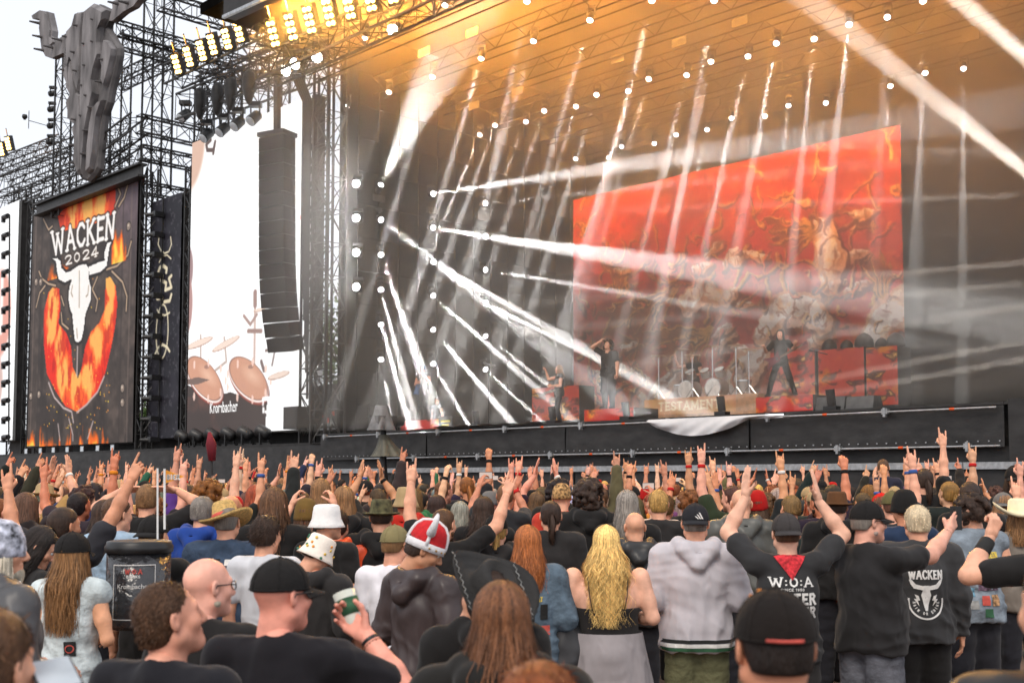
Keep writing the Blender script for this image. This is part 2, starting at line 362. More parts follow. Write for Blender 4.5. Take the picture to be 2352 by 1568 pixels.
# crowd barrier and pit wall
bar_ = thing('crowd_barrier', 'low aluminium crowd barrier along the pit in front of the stage', 'barrier', S(-20, -3.2, 0))
for k in range(50):
    u0 = -56+k*1.32
    b = MB(); b.sbox(u0, u0+1.3, -3.25, -3.2, 0.02, 1.12); b.build('barrier_panel', M_GALV, bar_)
b = MB(); b.sbox(-56, 10, -3.32, -3.12, 1.12, 1.17); b.build('top_rail', M_ALU, bar_)
# ================================================================= stage house
M_PLATE = mat('pale_plate', (.10, .095, .085), .9)
M_DARK = mat('deep_black_cloth', (.0035, .0033, .003), 1.0, 0, .3, 2, spec=.01)  # even velvet-black base colour for walls, roof and lamp trusses
sh = thing('stage_house', 'towering dark stage house with black cloth walls and flat roof', 'stage house', S(-7, 10, 0))
P, q = wavy_sheet(UL-.5, 14, DECK, 20.3, 17.2, .12, 21, 160, 20, pleat=5); fast_mesh('rear_drape', P-np.array(sh.location), q, M_DARK, sh)
MB().sbox(UL-.6, 14, 17.4, 17.6, 0, 20.6).build('rear_wall', M_DARK, sh)
MB().sbox(UL-.7, UL-.5, 1.2, 17.6, DECK-.3, 20.5).build('side_wall', M_DARK, sh)
MB().sbox(10.2, 10.4, -1, 17.6, 0, 20.5).build('side_wall', M_DARK, sh)
MB().sbox(UL-3.5, 12, -3.6, 17.8, 20.3, 20.7).build('roof_sheet', M_DARK, sh)
for k in range(6):
    v = -.8+k*3.2; mb = MB()
    for z in (17.45, 18.2):
        for dv in (-.3, .3): mb.bar(S(UL+.3, v+dv, z), S(9, v+dv, z), .03)
    for j in range(36): mb.bar(S(UL+.3+j*.8, v-.3, 17.45 if j % 2 else 18.2), S(UL+1.1+j*.8, v-.3, 18.2 if j % 2 else 17.45), .015)
    mb.build('lamp_truss', M_DARK, sh)
for k, (x, y) in enumerate(((975, 120), (1085, 75), (1190, 210), (1300, 175), (1420, 135), (1560, 97), (1605, 232), (1700, 50), (1780, 155), (1640, 238), (1880, 165), (2230, 85), (1090, 243), (930, 380), (873, 455), (995, 483), (1110, 500), (880, 640))):
    if y < 300:
        p = on_z(x, y, 17.4); u, v = uv_of(p); MB().sbox(u-.32, u+.32, v-.03, v, 17.25, 17.55).build('ceiling_plate', M_PLATE, sh)
    else:
        v, z = on_u(x, y, UL+.2); MB().sbox(UL+.1, UL+.16, v-.3, v+.3, z-.13, z+.13).build('wall_plate', M_PLATE, sh)
# ladders and pipes on the left inner wall
mb = MB()
for k in range(14):
    v = 1.6+k*1.05; mb.bar(S(UL+.05, v, DECK), S(UL+.05, v, 18.4), .035)
for k in range(11): mb.bar(S(UL+.1, 1.6, DECK+1.2+k*1.35), S(UL+.1, 15, DECK+1.2+k*1.35), .03)
mb.build('wall_scaffold', M_DARK, sh)
# ================================================================= trusses
def truss(name, label, a, b, w, depth=None, chord=.055, brace=.028, cat='truss', pitch=None, group=None, side=None):
    a = Vector(a); b = Vector(b); d = (b-a).normalized(); L = (b-a).length; depth = depth or w
    s1 = side or (SV if abs(d.dot(SV)) < .7 else SU); s1 = (s1-d*s1.dot(d)).normalized(); s2 = d.cross(s1).normalized()
    t = thing(name, label, cat, a, group)
    cs = [(i*depth/2, j*w/2) for i, j in ((-1, -1), (1, -1), (1, 1), (-1, 1))]
    off = [s1*i+s2*j for i, j in cs]
    for o in off: MB().bar(a+o, b+o, chord).build('chord', M_STEEL, t)
    n = max(2, int(L/(pitch or w*1.05))); mb = MB()
    for k in range(4):
        o1, o2 = off[k], off[(k+1) % 4]
        for i in range(n):
            p, q = a+d*(L*i/n), a+d*(L*(i+1)/n)
            mb.bar(p+o1, q+o2, brace, 3) if (i+k) % 2 else mb.bar(p+o2, q+o1, brace, 3)
            mb.bar(p+o1, p+o2, brace*.8, 3)
            if k in (0, 2): mb.bar(p+o2, q+o1, brace*.7, 3)
    mb.build('bracing', M_STEEL, t)
    return t
def pv(x, y, v): u, z = on_v(x, y, v); return S(u, v, z)
VT = 'lattice tower'
for (x, y0, y1, v, w, lab) in (
    (146, 118, 500, 1.2, .95, 'lattice tower standing under the left horn of the bull skull'),
    (262, 60, 430, 3.4, 1.2, 'lattice tower half hidden behind the bull skull'),
    (357, -60, 440, 3.0, 1.15, 'tall lattice tower right of the bull skull rising out of the picture'),
    (331, 395, 1014, 1.4, .6, 'narrow lattice tower between flame banner and dark strip banner'),
    (432, 390, 1004, 1.8, .5, 'narrow lattice tower along the left edge of the big white screen'),
    (70, 470, 1028, 2.2, .8, 'lattice tower along the left edge of the flame banner'),
    (35, 440, 1030, 3.4, .8, 'lattice tower beside the screen at the left picture edge'),
    (718, 170, 1000, 1.0, .75, 'lattice tower along the right edge of the white screen'),
    (752, 120, 1000, .6, .95, 'main stage tower rising behind the line array'),
    (468, 190, 340, 3.2, .7, 'short lattice mast above the left corner of the white screen'),
    (530, 165, 320, 3.2, .7, 'short lattice mast above the middle of the white screen'),
    (640, 150, 290, 3.2, .7, 'short lattice mast behind the line array hoist')):
    a = pv(x, y1, v); b = pv(x, y0, v); b = Vector((a.x, a.y, b.z))
    if y1 > 950: a.z = DECK-.35
    truss('lattice_tower', lab, a, b, w, cat='tower', pitch=w*1.35, chord=.06, brace=.03)
for (x0, y0, x1, y1, v, w, lab) in (
    (398, 176, 640, 62, -1.0, .9, 'sloping looking truss carrying the lower row of amber lamps'),
    (430, 252, 770, 122, .4, 1.2, 'deep truss over the white screen hung with lamps'),
    (470, 205, 770, 88, 2.6, 1.0, 'rear truss behind the deep truss over the white screen'),
    (612, 165, 1110, -65, -3.0, .9, 'stage roof front truss carrying the upper row of amber lamps'),
    (0, 432, 200, 350, 3.0, 1.0, 'truss behind the skull muzzle at the left picture edge'),
    (-20, 392, 150, 328, 4.2, .9, 'uppermost truss of the cluster at the left picture edge'),
    (0, 482, 235, 385, 2.2, 1.0, 'truss just above the flame banner beam'),
    (-30, 520, 110, 462, 4.0, .9, 'lowest truss left of the flame banner corner'),
    (230, 350, 322, 282, .8, .9, 'mid level truss right of the skull muzzle'),
    (225, 405, 320, 345, 2.8, .8, 'lower gallery truss behind the skull muzzle'),
    (270, 190, 420, 120, 5.2, .8, 'rear gallery truss between the two tall towers')):
    truss('lighting_truss', lab, pv(x0, y0, v), pv(x1, y1, v), w, pitch=w*1.0)
for (x, y, v, ln, w, lab) in (
    (272, 66, .5, 9, .7, 'flat ladder truss running back from the skull forehead'),
    (276, 96, .5, 9, .7, 'second ladder truss running back below the skull forehead'),
    (366, 2, -1.0, 9, .8, 'upper ladder truss running back at the top edge'),
    (318, 284, .8, 9, .9, 'deep gallery truss running back towards the white screen'),
    (322, 350, .8, 9, .7, 'lower gallery truss running back towards the white screen'),
    (322, 430, 1.5, 6, .6, 'gallery truss running back above the dark strip banner'),
    (600, 75, -2, 10, .8, 'roof edge truss running back from the amber lamps')):
    a = pv(x, y, v); truss('ladder_truss', lab, a, a+SV*ln, w, depth=.5, side=SU)
b0 = pv(85, 484, .7); b1 = pv(328, 390, .7)
bm_ = thing('header_beam', 'heavy dark steel beam over the flame banner', 'beam', b0)
d = (b1-b0).normalized(); n_ = Vector((0, 0, 1))
mb = MB(); L = (b1-b0).length; c = (b0+b1)/2; A3 = (d, SV, n_)
mb.box(c+n_*.3, (L, .5, .1), A3).box(c-n_*.3, (L, .5, .1), A3).box(c, (L, .08, .5), A3); mb.build('girder', M_STEEL, bm_)
mb = MB()
for k in range(6): mb.bar(b0+d*(1+k*L/6.2)+n_*.3, b0+d*(1+k*L/6.2)+n_*2.2, .02)
mb.build('hanger', M_STEEL, bm_)
# ================================================================= carved bull skull
M_WOOD = mat('weathered_grey_wood', (.175, .166, .17), .85, 0, .55, 1.3, 1.0, 6.0, stretch=(1, 1, .35))
M_WOODD = mat('dark_skull_side', (.10, .095, .097), .85, 0, .4, 1.2)
SKV = .35
bs = thing('bull_skull', 'giant grey wooden bull skull with horns and pegs on the tower', 'sculpture', pv(205, 415, SKV))
def Zs(q): return [(x*.3375, y*.3375) for x, y in q]
def plate(q, v0, th, name, m, par, bevel=.18):
    pts = [pv(x, y, SKV) for x, y in Zs(q)]; cen = sum(pts, Vector())/len(pts)
    back = [p+SV*(v0) for p in pts]; mid = [p+SV*(v0-th*.6) for p in pts]
    fr = [cen+(p-cen)*(1-bevel*.25)+SV*(v0-th) for p in pts]
    mb = MB(); n = len(pts)
    mb.add(back+mid+fr, [tuple(range(n))]+[tuple(range(3*n-1, 2*n-1, -1))]+[(r*n+k, r*n+(k+1) % n, (r+1)*n+(k+1) % n, (r+1)*n+k) for r in (0, 1) for k in range(n)])
    return mb.build(name, m, par)
skull = plate([(565, 95), (615, 82), (640, 70), (690, 32), (780, 75), (770, 140), (745, 190), (800, 280), (830, 330), (828, 380), (800, 520), (775, 620), (762, 700), (728, 790), (715, 900), (700, 1050), (690, 1150), (665, 1195), (620, 1240), (572, 1225), (548, 1150), (540, 1000), (525, 940), (545, 870), (495, 830), (500, 790), (490, 700), (520, 640), (480, 560), (470, 510), (482, 460), (512, 410), (515, 330), (500, 220), (540, 180)], .15, .35, 'skull', M_WOODD, bs, .1)
for q, th in (([(568, 100), (618, 92), (612, 150), (600, 330), (598, 560), (582, 640), (560, 560), (545, 430), (528, 400), (512, 470), (480, 500), (490, 545), (520, 620), (505, 300), (508, 225), (545, 185)], .5),
              ([(642, 78), (690, 40), (772, 82), (762, 140), (735, 200), (728, 300), (735, 380), (705, 480), (690, 560), (700, 650), (660, 820), (640, 940), (628, 1120), (618, 1220), (610, 1000), (612, 700), (622, 420), (630, 190)], .62),
              ([(525, 420), (545, 520), (566, 640), (592, 660), (596, 800), (598, 1000), (600, 1180), (578, 1200), (556, 1120), (560, 960), (545, 900), (560, 860), (512, 815), (512, 760), (500, 705), (530, 650), (500, 590)], .45),
              ([(765, 285), (795, 300), (820, 345), (815, 390), (785, 520), (762, 600), (745, 560), (752, 470), (740, 420)], .5),
              ([(690, 740), (725, 700), (748, 690), (712, 800), (700, 900), (684, 1060), (668, 1160), (640, 1190), (650, 1000), (668, 850)], .5)):
    plate(q, -.1, th*.8, 'face_plank', M_WOOD, skull, .22)
horn = plate([(510, 212), (450, 250), (405, 288), (376, 255), (380, 215), (352, 88), (292, 78), (237, 115), (245, 137), (292, 135), (288, 200), (305, 340), (332, 390), (372, 405), (450, 368), (515, 395)], .15, .35, 'horn', M_WOOD, bs, 0)
plate([(330, 95), (350, 100), (372, 215), (368, 262), (400, 300), (372, 320), (350, 270), (345, 200)], .0, .3, 'horn_plank', M_WOOD, horn, .2)
horn2 = plate([(765, 150), (790, 60), (786, 20), (832, 0), (900, -60), (980, -190), (1010, -190), (1010, -60), (968, 2), (930, 52), (862, 88), (790, 150)], .15, .35, 'horn', M_WOOD, bs, 0)
for x, y in ((590, 190), (710, 150), (830, 35), (515, 265), (650, 315), (710, 300), (570, 370), (655, 460), (585, 495), (635, 595), (665, 665), (690, 745), (630, 800), (575, 825), (500, 490), (765, 420), (740, 570), (320, 350), (385, 330), (445, 280), (290, 165), (310, 260), (560, 1000), (655, 900), (640, 1060), (560, 1120), (900, 30)):
    p = pv(x*.3375, y*.3375, SKV); MB().bar(p-SV*.1, p-SV*.72-SU*.12, .1, 8, .05).build('peg', M_WOODD, bs)
# ================================================================= printed sheets: flame banner, strip banner, screens, backdrop
M_PRINT = mat('printed_vinyl', rough=.6, var=.04, scale=4, attr='print', bump=.12, bscale=2.0)
M_LED = mat('led_screen', rough=.5, var=.02, attr='print', emit=1.0)
_b = M_LED.node_tree.nodes['Principled BSDF']                 # the panel itself is black, the picture is its light
for _l in list(_b.inputs['Base Color'].links): M_LED.node_tree.links.remove(_l)
_b.inputs['Base Color'].default_value = (.02, .02, .02, 1)
class Sheet(Canvas):
    """a flat print on a plane v = const, painted with points read from the photograph"""
    def __init__(s, x0, y0, x1, y1, v, nx, ny, col, xm=None):
        ym = (y0+y1)/2
        s.u0 = on_v(x0, ym, v)[0]; s.u1 = on_v(x1, ym, v)[0]; s.z1 = on_v((x0+x1)/2, y0, v)[1] if xm is None else on_v(xm, y0, v)[1]
        s.z0 = on_v((x0+x1)/2, y1, v)[1] if xm is None else on_v(xm, y1, v)[1]; s.v = v
        super().__init__(nx, ny, s.u1-s.u0, s.z1-s.z0, col)
    def q(s, x, y): u, z = on_v(x, y, s.v); return (u-s.u0, s.z1-z)
    def qs(s, pts): return [s.q(*p) for p in pts]
    def place(s, name, m, parent=None, wave=.0):
        def fn(X, Y):
            w = wave*(fbm(X*.4, Y*.15, 3)-.5) if wave else 0
            U = X+s.u0; V = s.v+w
            return SP.x+SU.x*U+SV.x*V, SP.y+SU.y*U+SV.y*V, s.z1-Y
        return print_sheet(name, s, fn, m, parent)
def frame_box(sh_, par, th=.18, m=M_BLACK):
    MB().sbox(sh_.u0-.05, sh_.u1+.05, sh_.v+.15, sh_.v+.15+th, sh_.z0-.05, sh_.z1+.05).build('back_frame', m, par)
def flames(cv, x0, x1, yb, h, seed, dens=1.0):
    f = fbm((cv.x)*1.5, (cv.y)*.6+50, seed, 5); t = (yb-cv.y)/h
    a = np.clip((f-.30-.45*np.abs(t))*5*dens, 0, 1)*(cv.x > x0)*(cv.x < x1)*(t > -.05)*(t < 1.2)
    cv.blend(a, (226, 96, 14)); cv.blend(np.clip((f-.46-.5*t)*6, 0, 1)*(a > 0), (255, 196, 70))
def Zb(q): return [(58.8+x*.4125, 392+y*.4125) for x, y in q]
bn = Sheet(71, 452, 311, 1020, 1.0, 170, 380, (58, 50, 46), xm=190)
ft = thing('flame_banner', 'tall printed banner WACKEN 2024 with bull skull and flames', 'banner', S((bn.u0+bn.u1)/2, 1.0, DECK-.3))
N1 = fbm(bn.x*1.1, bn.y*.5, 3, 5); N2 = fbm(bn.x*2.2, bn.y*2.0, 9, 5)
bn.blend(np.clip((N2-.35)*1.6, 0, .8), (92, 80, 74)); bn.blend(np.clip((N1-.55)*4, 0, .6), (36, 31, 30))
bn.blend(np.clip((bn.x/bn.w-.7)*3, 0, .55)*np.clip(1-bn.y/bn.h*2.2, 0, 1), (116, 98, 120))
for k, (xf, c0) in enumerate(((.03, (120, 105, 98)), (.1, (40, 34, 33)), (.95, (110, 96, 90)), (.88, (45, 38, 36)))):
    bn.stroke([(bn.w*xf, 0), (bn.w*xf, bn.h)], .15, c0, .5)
# red field with flame body
red_l = Zb([(160, 640), (190, 660), (195, 760), (185, 850), (230, 905), (255, 980), (262, 1090), (285, 1140), (290, 1160), (310, 1100), (330, 980), (360, 900), (410, 845), (440, 770), (445, 600), (470, 590), (500, 640), (510, 740), (500, 850), (470, 1000), (440, 1130), (400, 1230), (330, 1310), (282, 1340), (220, 1310), (170, 1230), (120, 1130), (103, 960), (105, 780), (130, 680)])
bn.poly(bn.qs(red_l), (214, 38, 14))
bn.poly(bn.qs(Zb([(180, 250), (240, 190), (400, 120), (500, 95), (505, 230), (400, 290), (200, 340)])), (196, 52, 22))
isred = (bn.c[..., 0] > .7) & (bn.c[..., 1] < .25)
fl = fbm(bn.x*1.0, bn.y*.55, 31, 5); fl2 = fbm(bn.x*2.4, bn.y*1.0, 37, 5)
core = np.zeros_like(bn.x)
for q in (Zb([(160, 700), (150, 850), (190, 980), (220, 1130)]), Zb([(470, 640), (460, 800), (400, 960), (340, 1150)]), Zb([(200, 1150), (280, 1190), (350, 1150)]), Zb([(260, 260), (340, 220), (420, 200)])):
    for p_ in bn.qs(q): core = np.maximum(core, np.exp(-(((bn.x-p_[0])/1.1)**2+((bn.y-p_[1])/1.7)**2)))
bn.blend(np.clip((core*.9+fl-.8)*3, 0, 1)*isred, (238, 92, 30)); bn.blend(np.clip((core*.9+fl2*.9-1.0)*4, 0, .9)*isred, (255, 176, 88))
bn.blend(np.clip((.42-fl2)*4, 0, .5)*isred, (150, 16, 8))
rs = np.random.default_rng(4)
for k in range(90):                        # sparks
    x = rs.uniform(90, 480); y = rs.uniform(1120, 1440) if k < 70 else rs.uniform(600, 1100)
    p = bn.q(*Zb([(x, y)])[0]); bn.blob(p[0], p[1], .06, .06, (255, 150+int(rs.uniform(0, 70)), 50), .9, soft=.6)
for x0, x1, h in ((0, 60, 90), (80, 180, 130), (185, 250, 190), (290, 320, 120), (350, 480, 170)):
    a = bn.q(*Zb([(x0, 1500)])[0]); b = bn.q(*Zb([(x1, 1500)])[0]); flames(bn, a[0], b[0], a[1]+.3, h*.4125/44, 40+x0, 1.3)
for q, w in (([(130, 1180), (160, 1260), (210, 1320), (255, 1340), (265, 1400)], .12), ([(435, 1145), (400, 1230), (340, 1300), (285, 1345)], .12), ([(180, 1410), (190, 1500)], .1), ([(240, 1380), (262, 1470), (262, 1500)], .1), ([(375, 1395), (345, 1490)], .1), ([(290, 960), (285, 1140)], .12)):
    bn.stroke(bn.qs(Zb(q)), w, (190, 176, 176), .9)
for q in ([(75, 560), (90, 600), (130, 630), (170, 640)], [(590, 395), (570, 470), (510, 530), (450, 550)], [(480, 560), (540, 620), (565, 700), (560, 780)], [(110, 640), (80, 680), (60, 760)], [(100, 270), (130, 330), (150, 310)], [(510, 80), (530, 130), (500, 200)], [(575, 60), (550, 150), (520, 200)], [(200, 700), (215, 750)], [(400, 590), (370, 660), (400, 720), (390, 780)], [(200, 790), (205, 850), (240, 880)]):
    bn.stroke(bn.qs(Zb(q)), .3, (34, 26, 25), .8); bn.stroke(bn.qs(Zb(q)), .11, (206, 180, 150), .85)
flames(bn, bn.q(*Zb([(480, 500)])[0])[0], bn.q(*Zb([(560, 500)])[0])[0], bn.q(*Zb([(520, 500)])[0])[1], 2.4, 61, 1.4)
flames(bn, bn.q(*Zb([(115, 600)])[0])[0], bn.q(*Zb([(270, 600)])[0])[0], bn.q(*Zb([(150, 600)])[0])[1], 1.3, 62, 1.1)
for x, y in ((60, 620), (85, 620), (30, 1255), (75, 1245), (540, 1210), (540, 1290), (575, 310)):
    p = bn.q(*Zb([(x, y)])[0]); bn.blob(*p, .3, .3, (40, 34, 32)); bn.blob(*p, .22, .22, (130, 116, 106)); bn.blob(p[0]-.05, p[1]-.06, .09, .09, (190, 176, 160))
def skull_paint(cv, Q, dark, white):
    sk_ = [(250, 560), (300, 527), (335, 520), (352, 545), (350, 600), (362, 650), (360, 720), (345, 760), (330, 800), (322, 880), (310, 940), (292, 957), (275, 945), (268, 880), (262, 800), (250, 770), (242, 720), (245, 650), (258, 610)]
    hl = [(155, 490), (180, 488), (198, 505), (200, 540), (225, 568), (262, 555), (262, 600), (220, 622), (188, 605), (178, 560), (172, 505)]
    hr = [(350, 535), (405, 512), (440, 500), (440, 450), (455, 405), (480, 395), (468, 420), (458, 480), (450, 530), (415, 565), (355, 582)]
    for P_ in (sk_, hl, hr):
        R_ = Q(P_); cv.stroke(R_+[R_[0]], .34, dark); 
    for P_ in (sk_, hl, hr): cv.poly(Q(P_), white)
    for P_ in ([(262, 640), (255, 680), (262, 700)], [(350, 640), (345, 690), (335, 700)], [(300, 560), (298, 760)], [(285, 880), (288, 930)]): cv.stroke(Q(P_), .08, (120, 106, 96))
QB = lambda q: bn.qs(Zb(q))
skull_paint(bn, QB, (28, 20, 18), (246, 240, 226))
def warped_text(cv, Q, text, tl, tr, bl, br, col, thick, dark=None):
    stt, tw = strokes(text)
    for dk in ((1, 0) if dark else (0,)):
        for pts, sf in stt:
            R_ = []
            for px, py in pts:
                t = px/tw; xt, yt = tl[0]+(tr[0]-tl[0])*t, tl[1]+(tr[1]-tl[1])*t; xb, yb = bl[0]+(br[0]-bl[0])*t, bl[1]+(br[1]-bl[1])*t
                R_.append((xb+(xt-xb)*py, yb+(yt-yb)*py))
            hh = abs(bl[1]-tl[1])*.4125/44
            cv.stroke(Q(R_), hh*(thick*.6 if sf else thick)+(.16 if dk else 0), dark if dk else col)
warped_text(bn, QB, 'WACKEN', (142, 345), (505, 232), (152, 468), (495, 368), (250, 246, 236), .21, (24, 18, 16))
warped_text(bn, QB, '2024', (215, 478), (412, 418), (220, 528), (408, 472), (250, 246, 236), .24, (40, 24, 18))
bn.c = np.clip(bn.c*1.12, 0, 1)
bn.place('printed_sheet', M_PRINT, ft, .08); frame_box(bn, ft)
# strip banner
sp = Sheet(346, 455, 414, 1006, 1.6, 70, 300, (30, 29, 38), xm=380)
sf_ = thing('strip_banner', 'narrow dark navy banner with pale hooked symbols', 'banner', S((sp.u0+sp.u1)/2, 1.6, DECK-.3))
Ns = fbm(sp.x*1.2, sp.y*1.2, 71, 5); sp.blend(np.clip((Ns-.5)*3, 0, .5), (52, 50, 62)); sp.blend((fbm(sp.x*6, sp.y*5, 73) > .68)*.35, (130, 130, 135))
QS = lambda q: sp.qs(Zb(q)); YC = (240, 231, 200)
for q, w in (([(745, 372), (740, 410), (755, 445), (775, 460), (800, 450), (815, 410), (810, 370)], .14), ([(745, 510), (765, 475), (790, 470), (812, 490)], .14), ([(740, 565), (748, 540), (768, 530), (788, 545), (785, 565)], .32), ([(765, 590), (755, 610), (785, 625), (780, 665), (815, 650), (800, 600), (815, 585)], .3), ([(730, 690), (735, 712), (765, 708)], .32), ([(775, 730), (805, 725), (815, 690)], .3), ([(735, 775), (750, 800), (780, 805), (805, 790)], .16), ([(725, 1020), (740, 985), (765, 968), (790, 980), (805, 1005)], .24)):
    sp.stroke(QS(q), w*.62, YC)
cc = QS([(763, 895)])[0]
sp.stroke([(cc[0]+.62*math.cos(k*.3), cc[1]+1.35*math.sin(k*.3)) for k in range(22)], .1, YC)
sp.place('printed_sheet', M_PRINT, sf_, .12); frame_box(sp, sf_)
for k in range(12): MB().sbox(sp.u0+1.05, sp.u0+1.4, 1.0, 1.5, sp.z1-1.0-k*1.02, sp.z1-.75-k*1.02).bar(S(sp.u0+1.2, 1.1, sp.z1-.9-k*1.02), S(sp.u0+.8, .8, sp.z1-.9-k*1.02), .1, 8).build('wall_lamp', M_PLAST, sf_)
MB().bar(S(sp.u0+1.25, 1.5, sp.z0), S(sp.u0+1.25, 1.5, sp.z1), .04).build('lamp_pole', M_STEEL, sf_)
# big white video screen
sc_ = Sheet(436, 275, 712, 992, 1.4, 190, 430, (252, 252, 252), xm=575)
vs = thing('video_screen', 'huge bright white video screen showing a drum kit', 'video screen', S((sc_.u0+sc_.u1)/2, 1.4, DECK-.3))
Q = sc_.qs
sc_.blob(*Q([(432, 330)])[0], 1.75, 2.6, (206, 170, 150)); sc_.stroke(Q([(484, 322), (474, 332), (476, 345), (490, 345), (494, 326), (490, 352)]), .2, (86, 66, 60)); 
sc_.blob(*Q([(428, 620)])[0], .7, 1.3, (150, 120, 120)); sc_.blob(*Q([(430, 700)])[0], .55, 1.5, (170, 130, 125))
for q, w, c in (([(586, 690), (584, 840)], .18, (196, 170, 160)), ([(586, 700), (586, 672)], .3, (150, 120, 112)), ([(560, 725), (575, 745), (590, 722)], .16, (160, 130, 122)), ([(570, 760), (600, 760)], .2, (150, 120, 112)), ([(461, 770), (461, 830)], .14, (180, 160, 150)), ([(515, 775), (520, 830), (495, 850)], .14, (180, 160, 150)), ([(610, 805), (632, 800), (625, 838)], .12, (120, 100, 96)), ([(600, 830), (606, 850)], .2, (110, 90, 86))):
    sc_.stroke(Q(q), w, c)
def bpx(x, y, rx, ry, col, alpha=1.0, rot=0, soft=.06):
    a = sc_.q(x-rx, y); b_ = sc_.q(x+rx, y); sc_.blob((a[0]+b_[0])/2, (a[1]+b_[1])/2, (b_[0]-a[0])/2, abs(sc_.q(x, y+ry)[1]-sc_.q(x, y)[1]), col, alpha, rot, soft)
sc_.poly(Q([(425, 880), (470, 905), (510, 905), (530, 900), (570, 915), (615, 905), (608, 1000), (425, 1000)]), (52, 38, 34))
for (x, y, rx, ry, ro) in ((470, 868, 49, 42, .5), (571, 868, 52, 44, .45)):
    bpx(x+3, y+12, rx*.98, ry*1.0, (52, 26, 22), 1, ro); bpx(x+1, y+8, rx, ry, (140, 62, 48), 1, ro); bpx(x, y+3, rx, ry*.98, (240, 226, 220), 1, ro); bpx(x, y, rx*.97, ry*.93, (104, 66, 56), 1, ro); bpx(x, y, rx*.93, ry*.9, (196, 142, 116), 1, ro)
    bpx(x+8, y-6, rx*.6, ry*.5, (222, 178, 152), .8, ro, .9); bpx(x-14, y+16, rx*.4, ry*.3, (190, 138, 116), .7, ro, .9); bpx(x+5, y-26, 6, 5, (150, 110, 96), .9)
    for k in range(9):
        a = k*.7; sc_.blob(*sc_.q(x+rx*.98*math.cos(a), y+6+ry*math.sin(a)), .1, .22, (236, 200, 186), .9)
nzs = fbm(sc_.x*.6, sc_.y*.6, 301, 4); sc_.blend(np.clip((nzs-.55)*3, 0, .5)*(sc_.y > sc_.q(500, 905)[1])*(sc_.c[..., 0] < .35), (120, 70, 56))
for (x, y, rx, ry, r_) in ((458, 788, 32, 9, .12), (519, 790, 33, 9, .2), (640, 862, 26, 8, .1), (596, 712, 14, 4, 0)): bpx(x, y, rx, ry, (176, 140, 124), 1, -r_); bpx(x, y-1, rx*.93, ry*.8, (226, 204, 190), 1, -r_)
sc_.poly(Q([(425, 872), (455, 866), (482, 872), (455, 882), (425, 884)]), (110, 88, 80))
k0 = Q([(482, 949), (545, 949)]); lw = k0[1][0]-k0[0][0]
def bfont_polys(text, w):
    """built-in font outline as triangles, scaled to width w, centred on x, baseline 0"""
    c = bpy.data.curves.new('lettering', 'FONT'); c.body = text; o = bpy.data.objects.new('lettering', c); COL.objects.link(o)
    dg = bpy.context.evaluated_depsgraph_get(); me = bpy.data.meshes.new_from_object(o.evaluated_get(dg))
    P = np.array([v.co[:2] for v in me.vertices]); T = [tuple(p.vertices) for p in me.polygons]
    bpy.data.objects.remove(o); bpy.data.curves.remove(c); bpy.data.meshes.remove(me)
    s = w/(P[:, 0].max()-P[:, 0].min()); P[:, 0] -= (P[:, 0].max()+P[:, 0].min())/2; P *= s
    return [[tuple(P[i]) for i in t] for t in T]
for tri in bfont_polys('Krombacher', lw):
    sc_.poly([(k0[0][0]+lw/2+x*1.0, k0[0][1]-y*1.55) for x, y in tri], (252, 250, 248))
tt = Q([(617, 915), (617, 945)])
sc_.stroke([(tt[0][0]-.42, tt[0][1]), (tt[0][0]+.42, tt[0][1])], .2, (250, 246, 246)); sc_.stroke([tt[0], tt[1]], .2, (250, 246, 246)); sc_.stroke([(tt[1][0]-.25, tt[1][1]), (tt[1][0]+.25, tt[1][1])], .14, (250, 246, 246))
for s_ in (-1, 1): sc_.stroke([(tt[0][0]+s_*.42, tt[0][1]), (tt[0][0]+s_*.44, tt[0][1]+.25)], .12, (250, 246, 246)); sc_.stroke([(tt[0][0]+s_*.4, tt[0][1]+.42), (tt[0][0]+s_*.4, tt[0][1]+.55)], .16, (250, 246, 246))
sc_.poly(Q([(698, 430), (690, 500), (695, 560), (712, 600), (712, 430)]), (226, 110, 96))
sc_.place('screen_face', M_LED, vs); frame_box(sc_, vs, .5)
s2 = Sheet(-70, 470, 36, 1010, 1.4, 60, 260, (250, 250, 250), xm=20)
v2 = thing('video_screen', 'bright pinkish video screen cut by the left picture edge', 'video screen', S((s2.u0+s2.u1)/2, 1.4, DECK-.3))
s2.blob(*s2.q(0, 720), 1.9, 3.0, (214, 150, 134)); s2.blob(*s2.q(-20, 880), 2.0, 2.4, (200, 170, 160)); s2.stroke(s2.qs([(5, 640), (2, 760)]), .5, (246, 226, 220))
s2.place('screen_face', M_LED, v2); frame_box(s2, v2, .5)
for k in range(13):
    y = 500+k*42; p = pv(8, y, .6); MB().bar(p, p+SU*.7, .16, 8).sbox(uv_of(p)[0]-.1, uv_of(p)[0]+.1, .5, .7, p.z-.3, p.z+.1).build('edge_lamp', M_PLAST, v2)
MB().bar(pv(22, 495, .6), pv(20, 1020, .6), .05).build('lamp_pole', M_STEEL, v2)
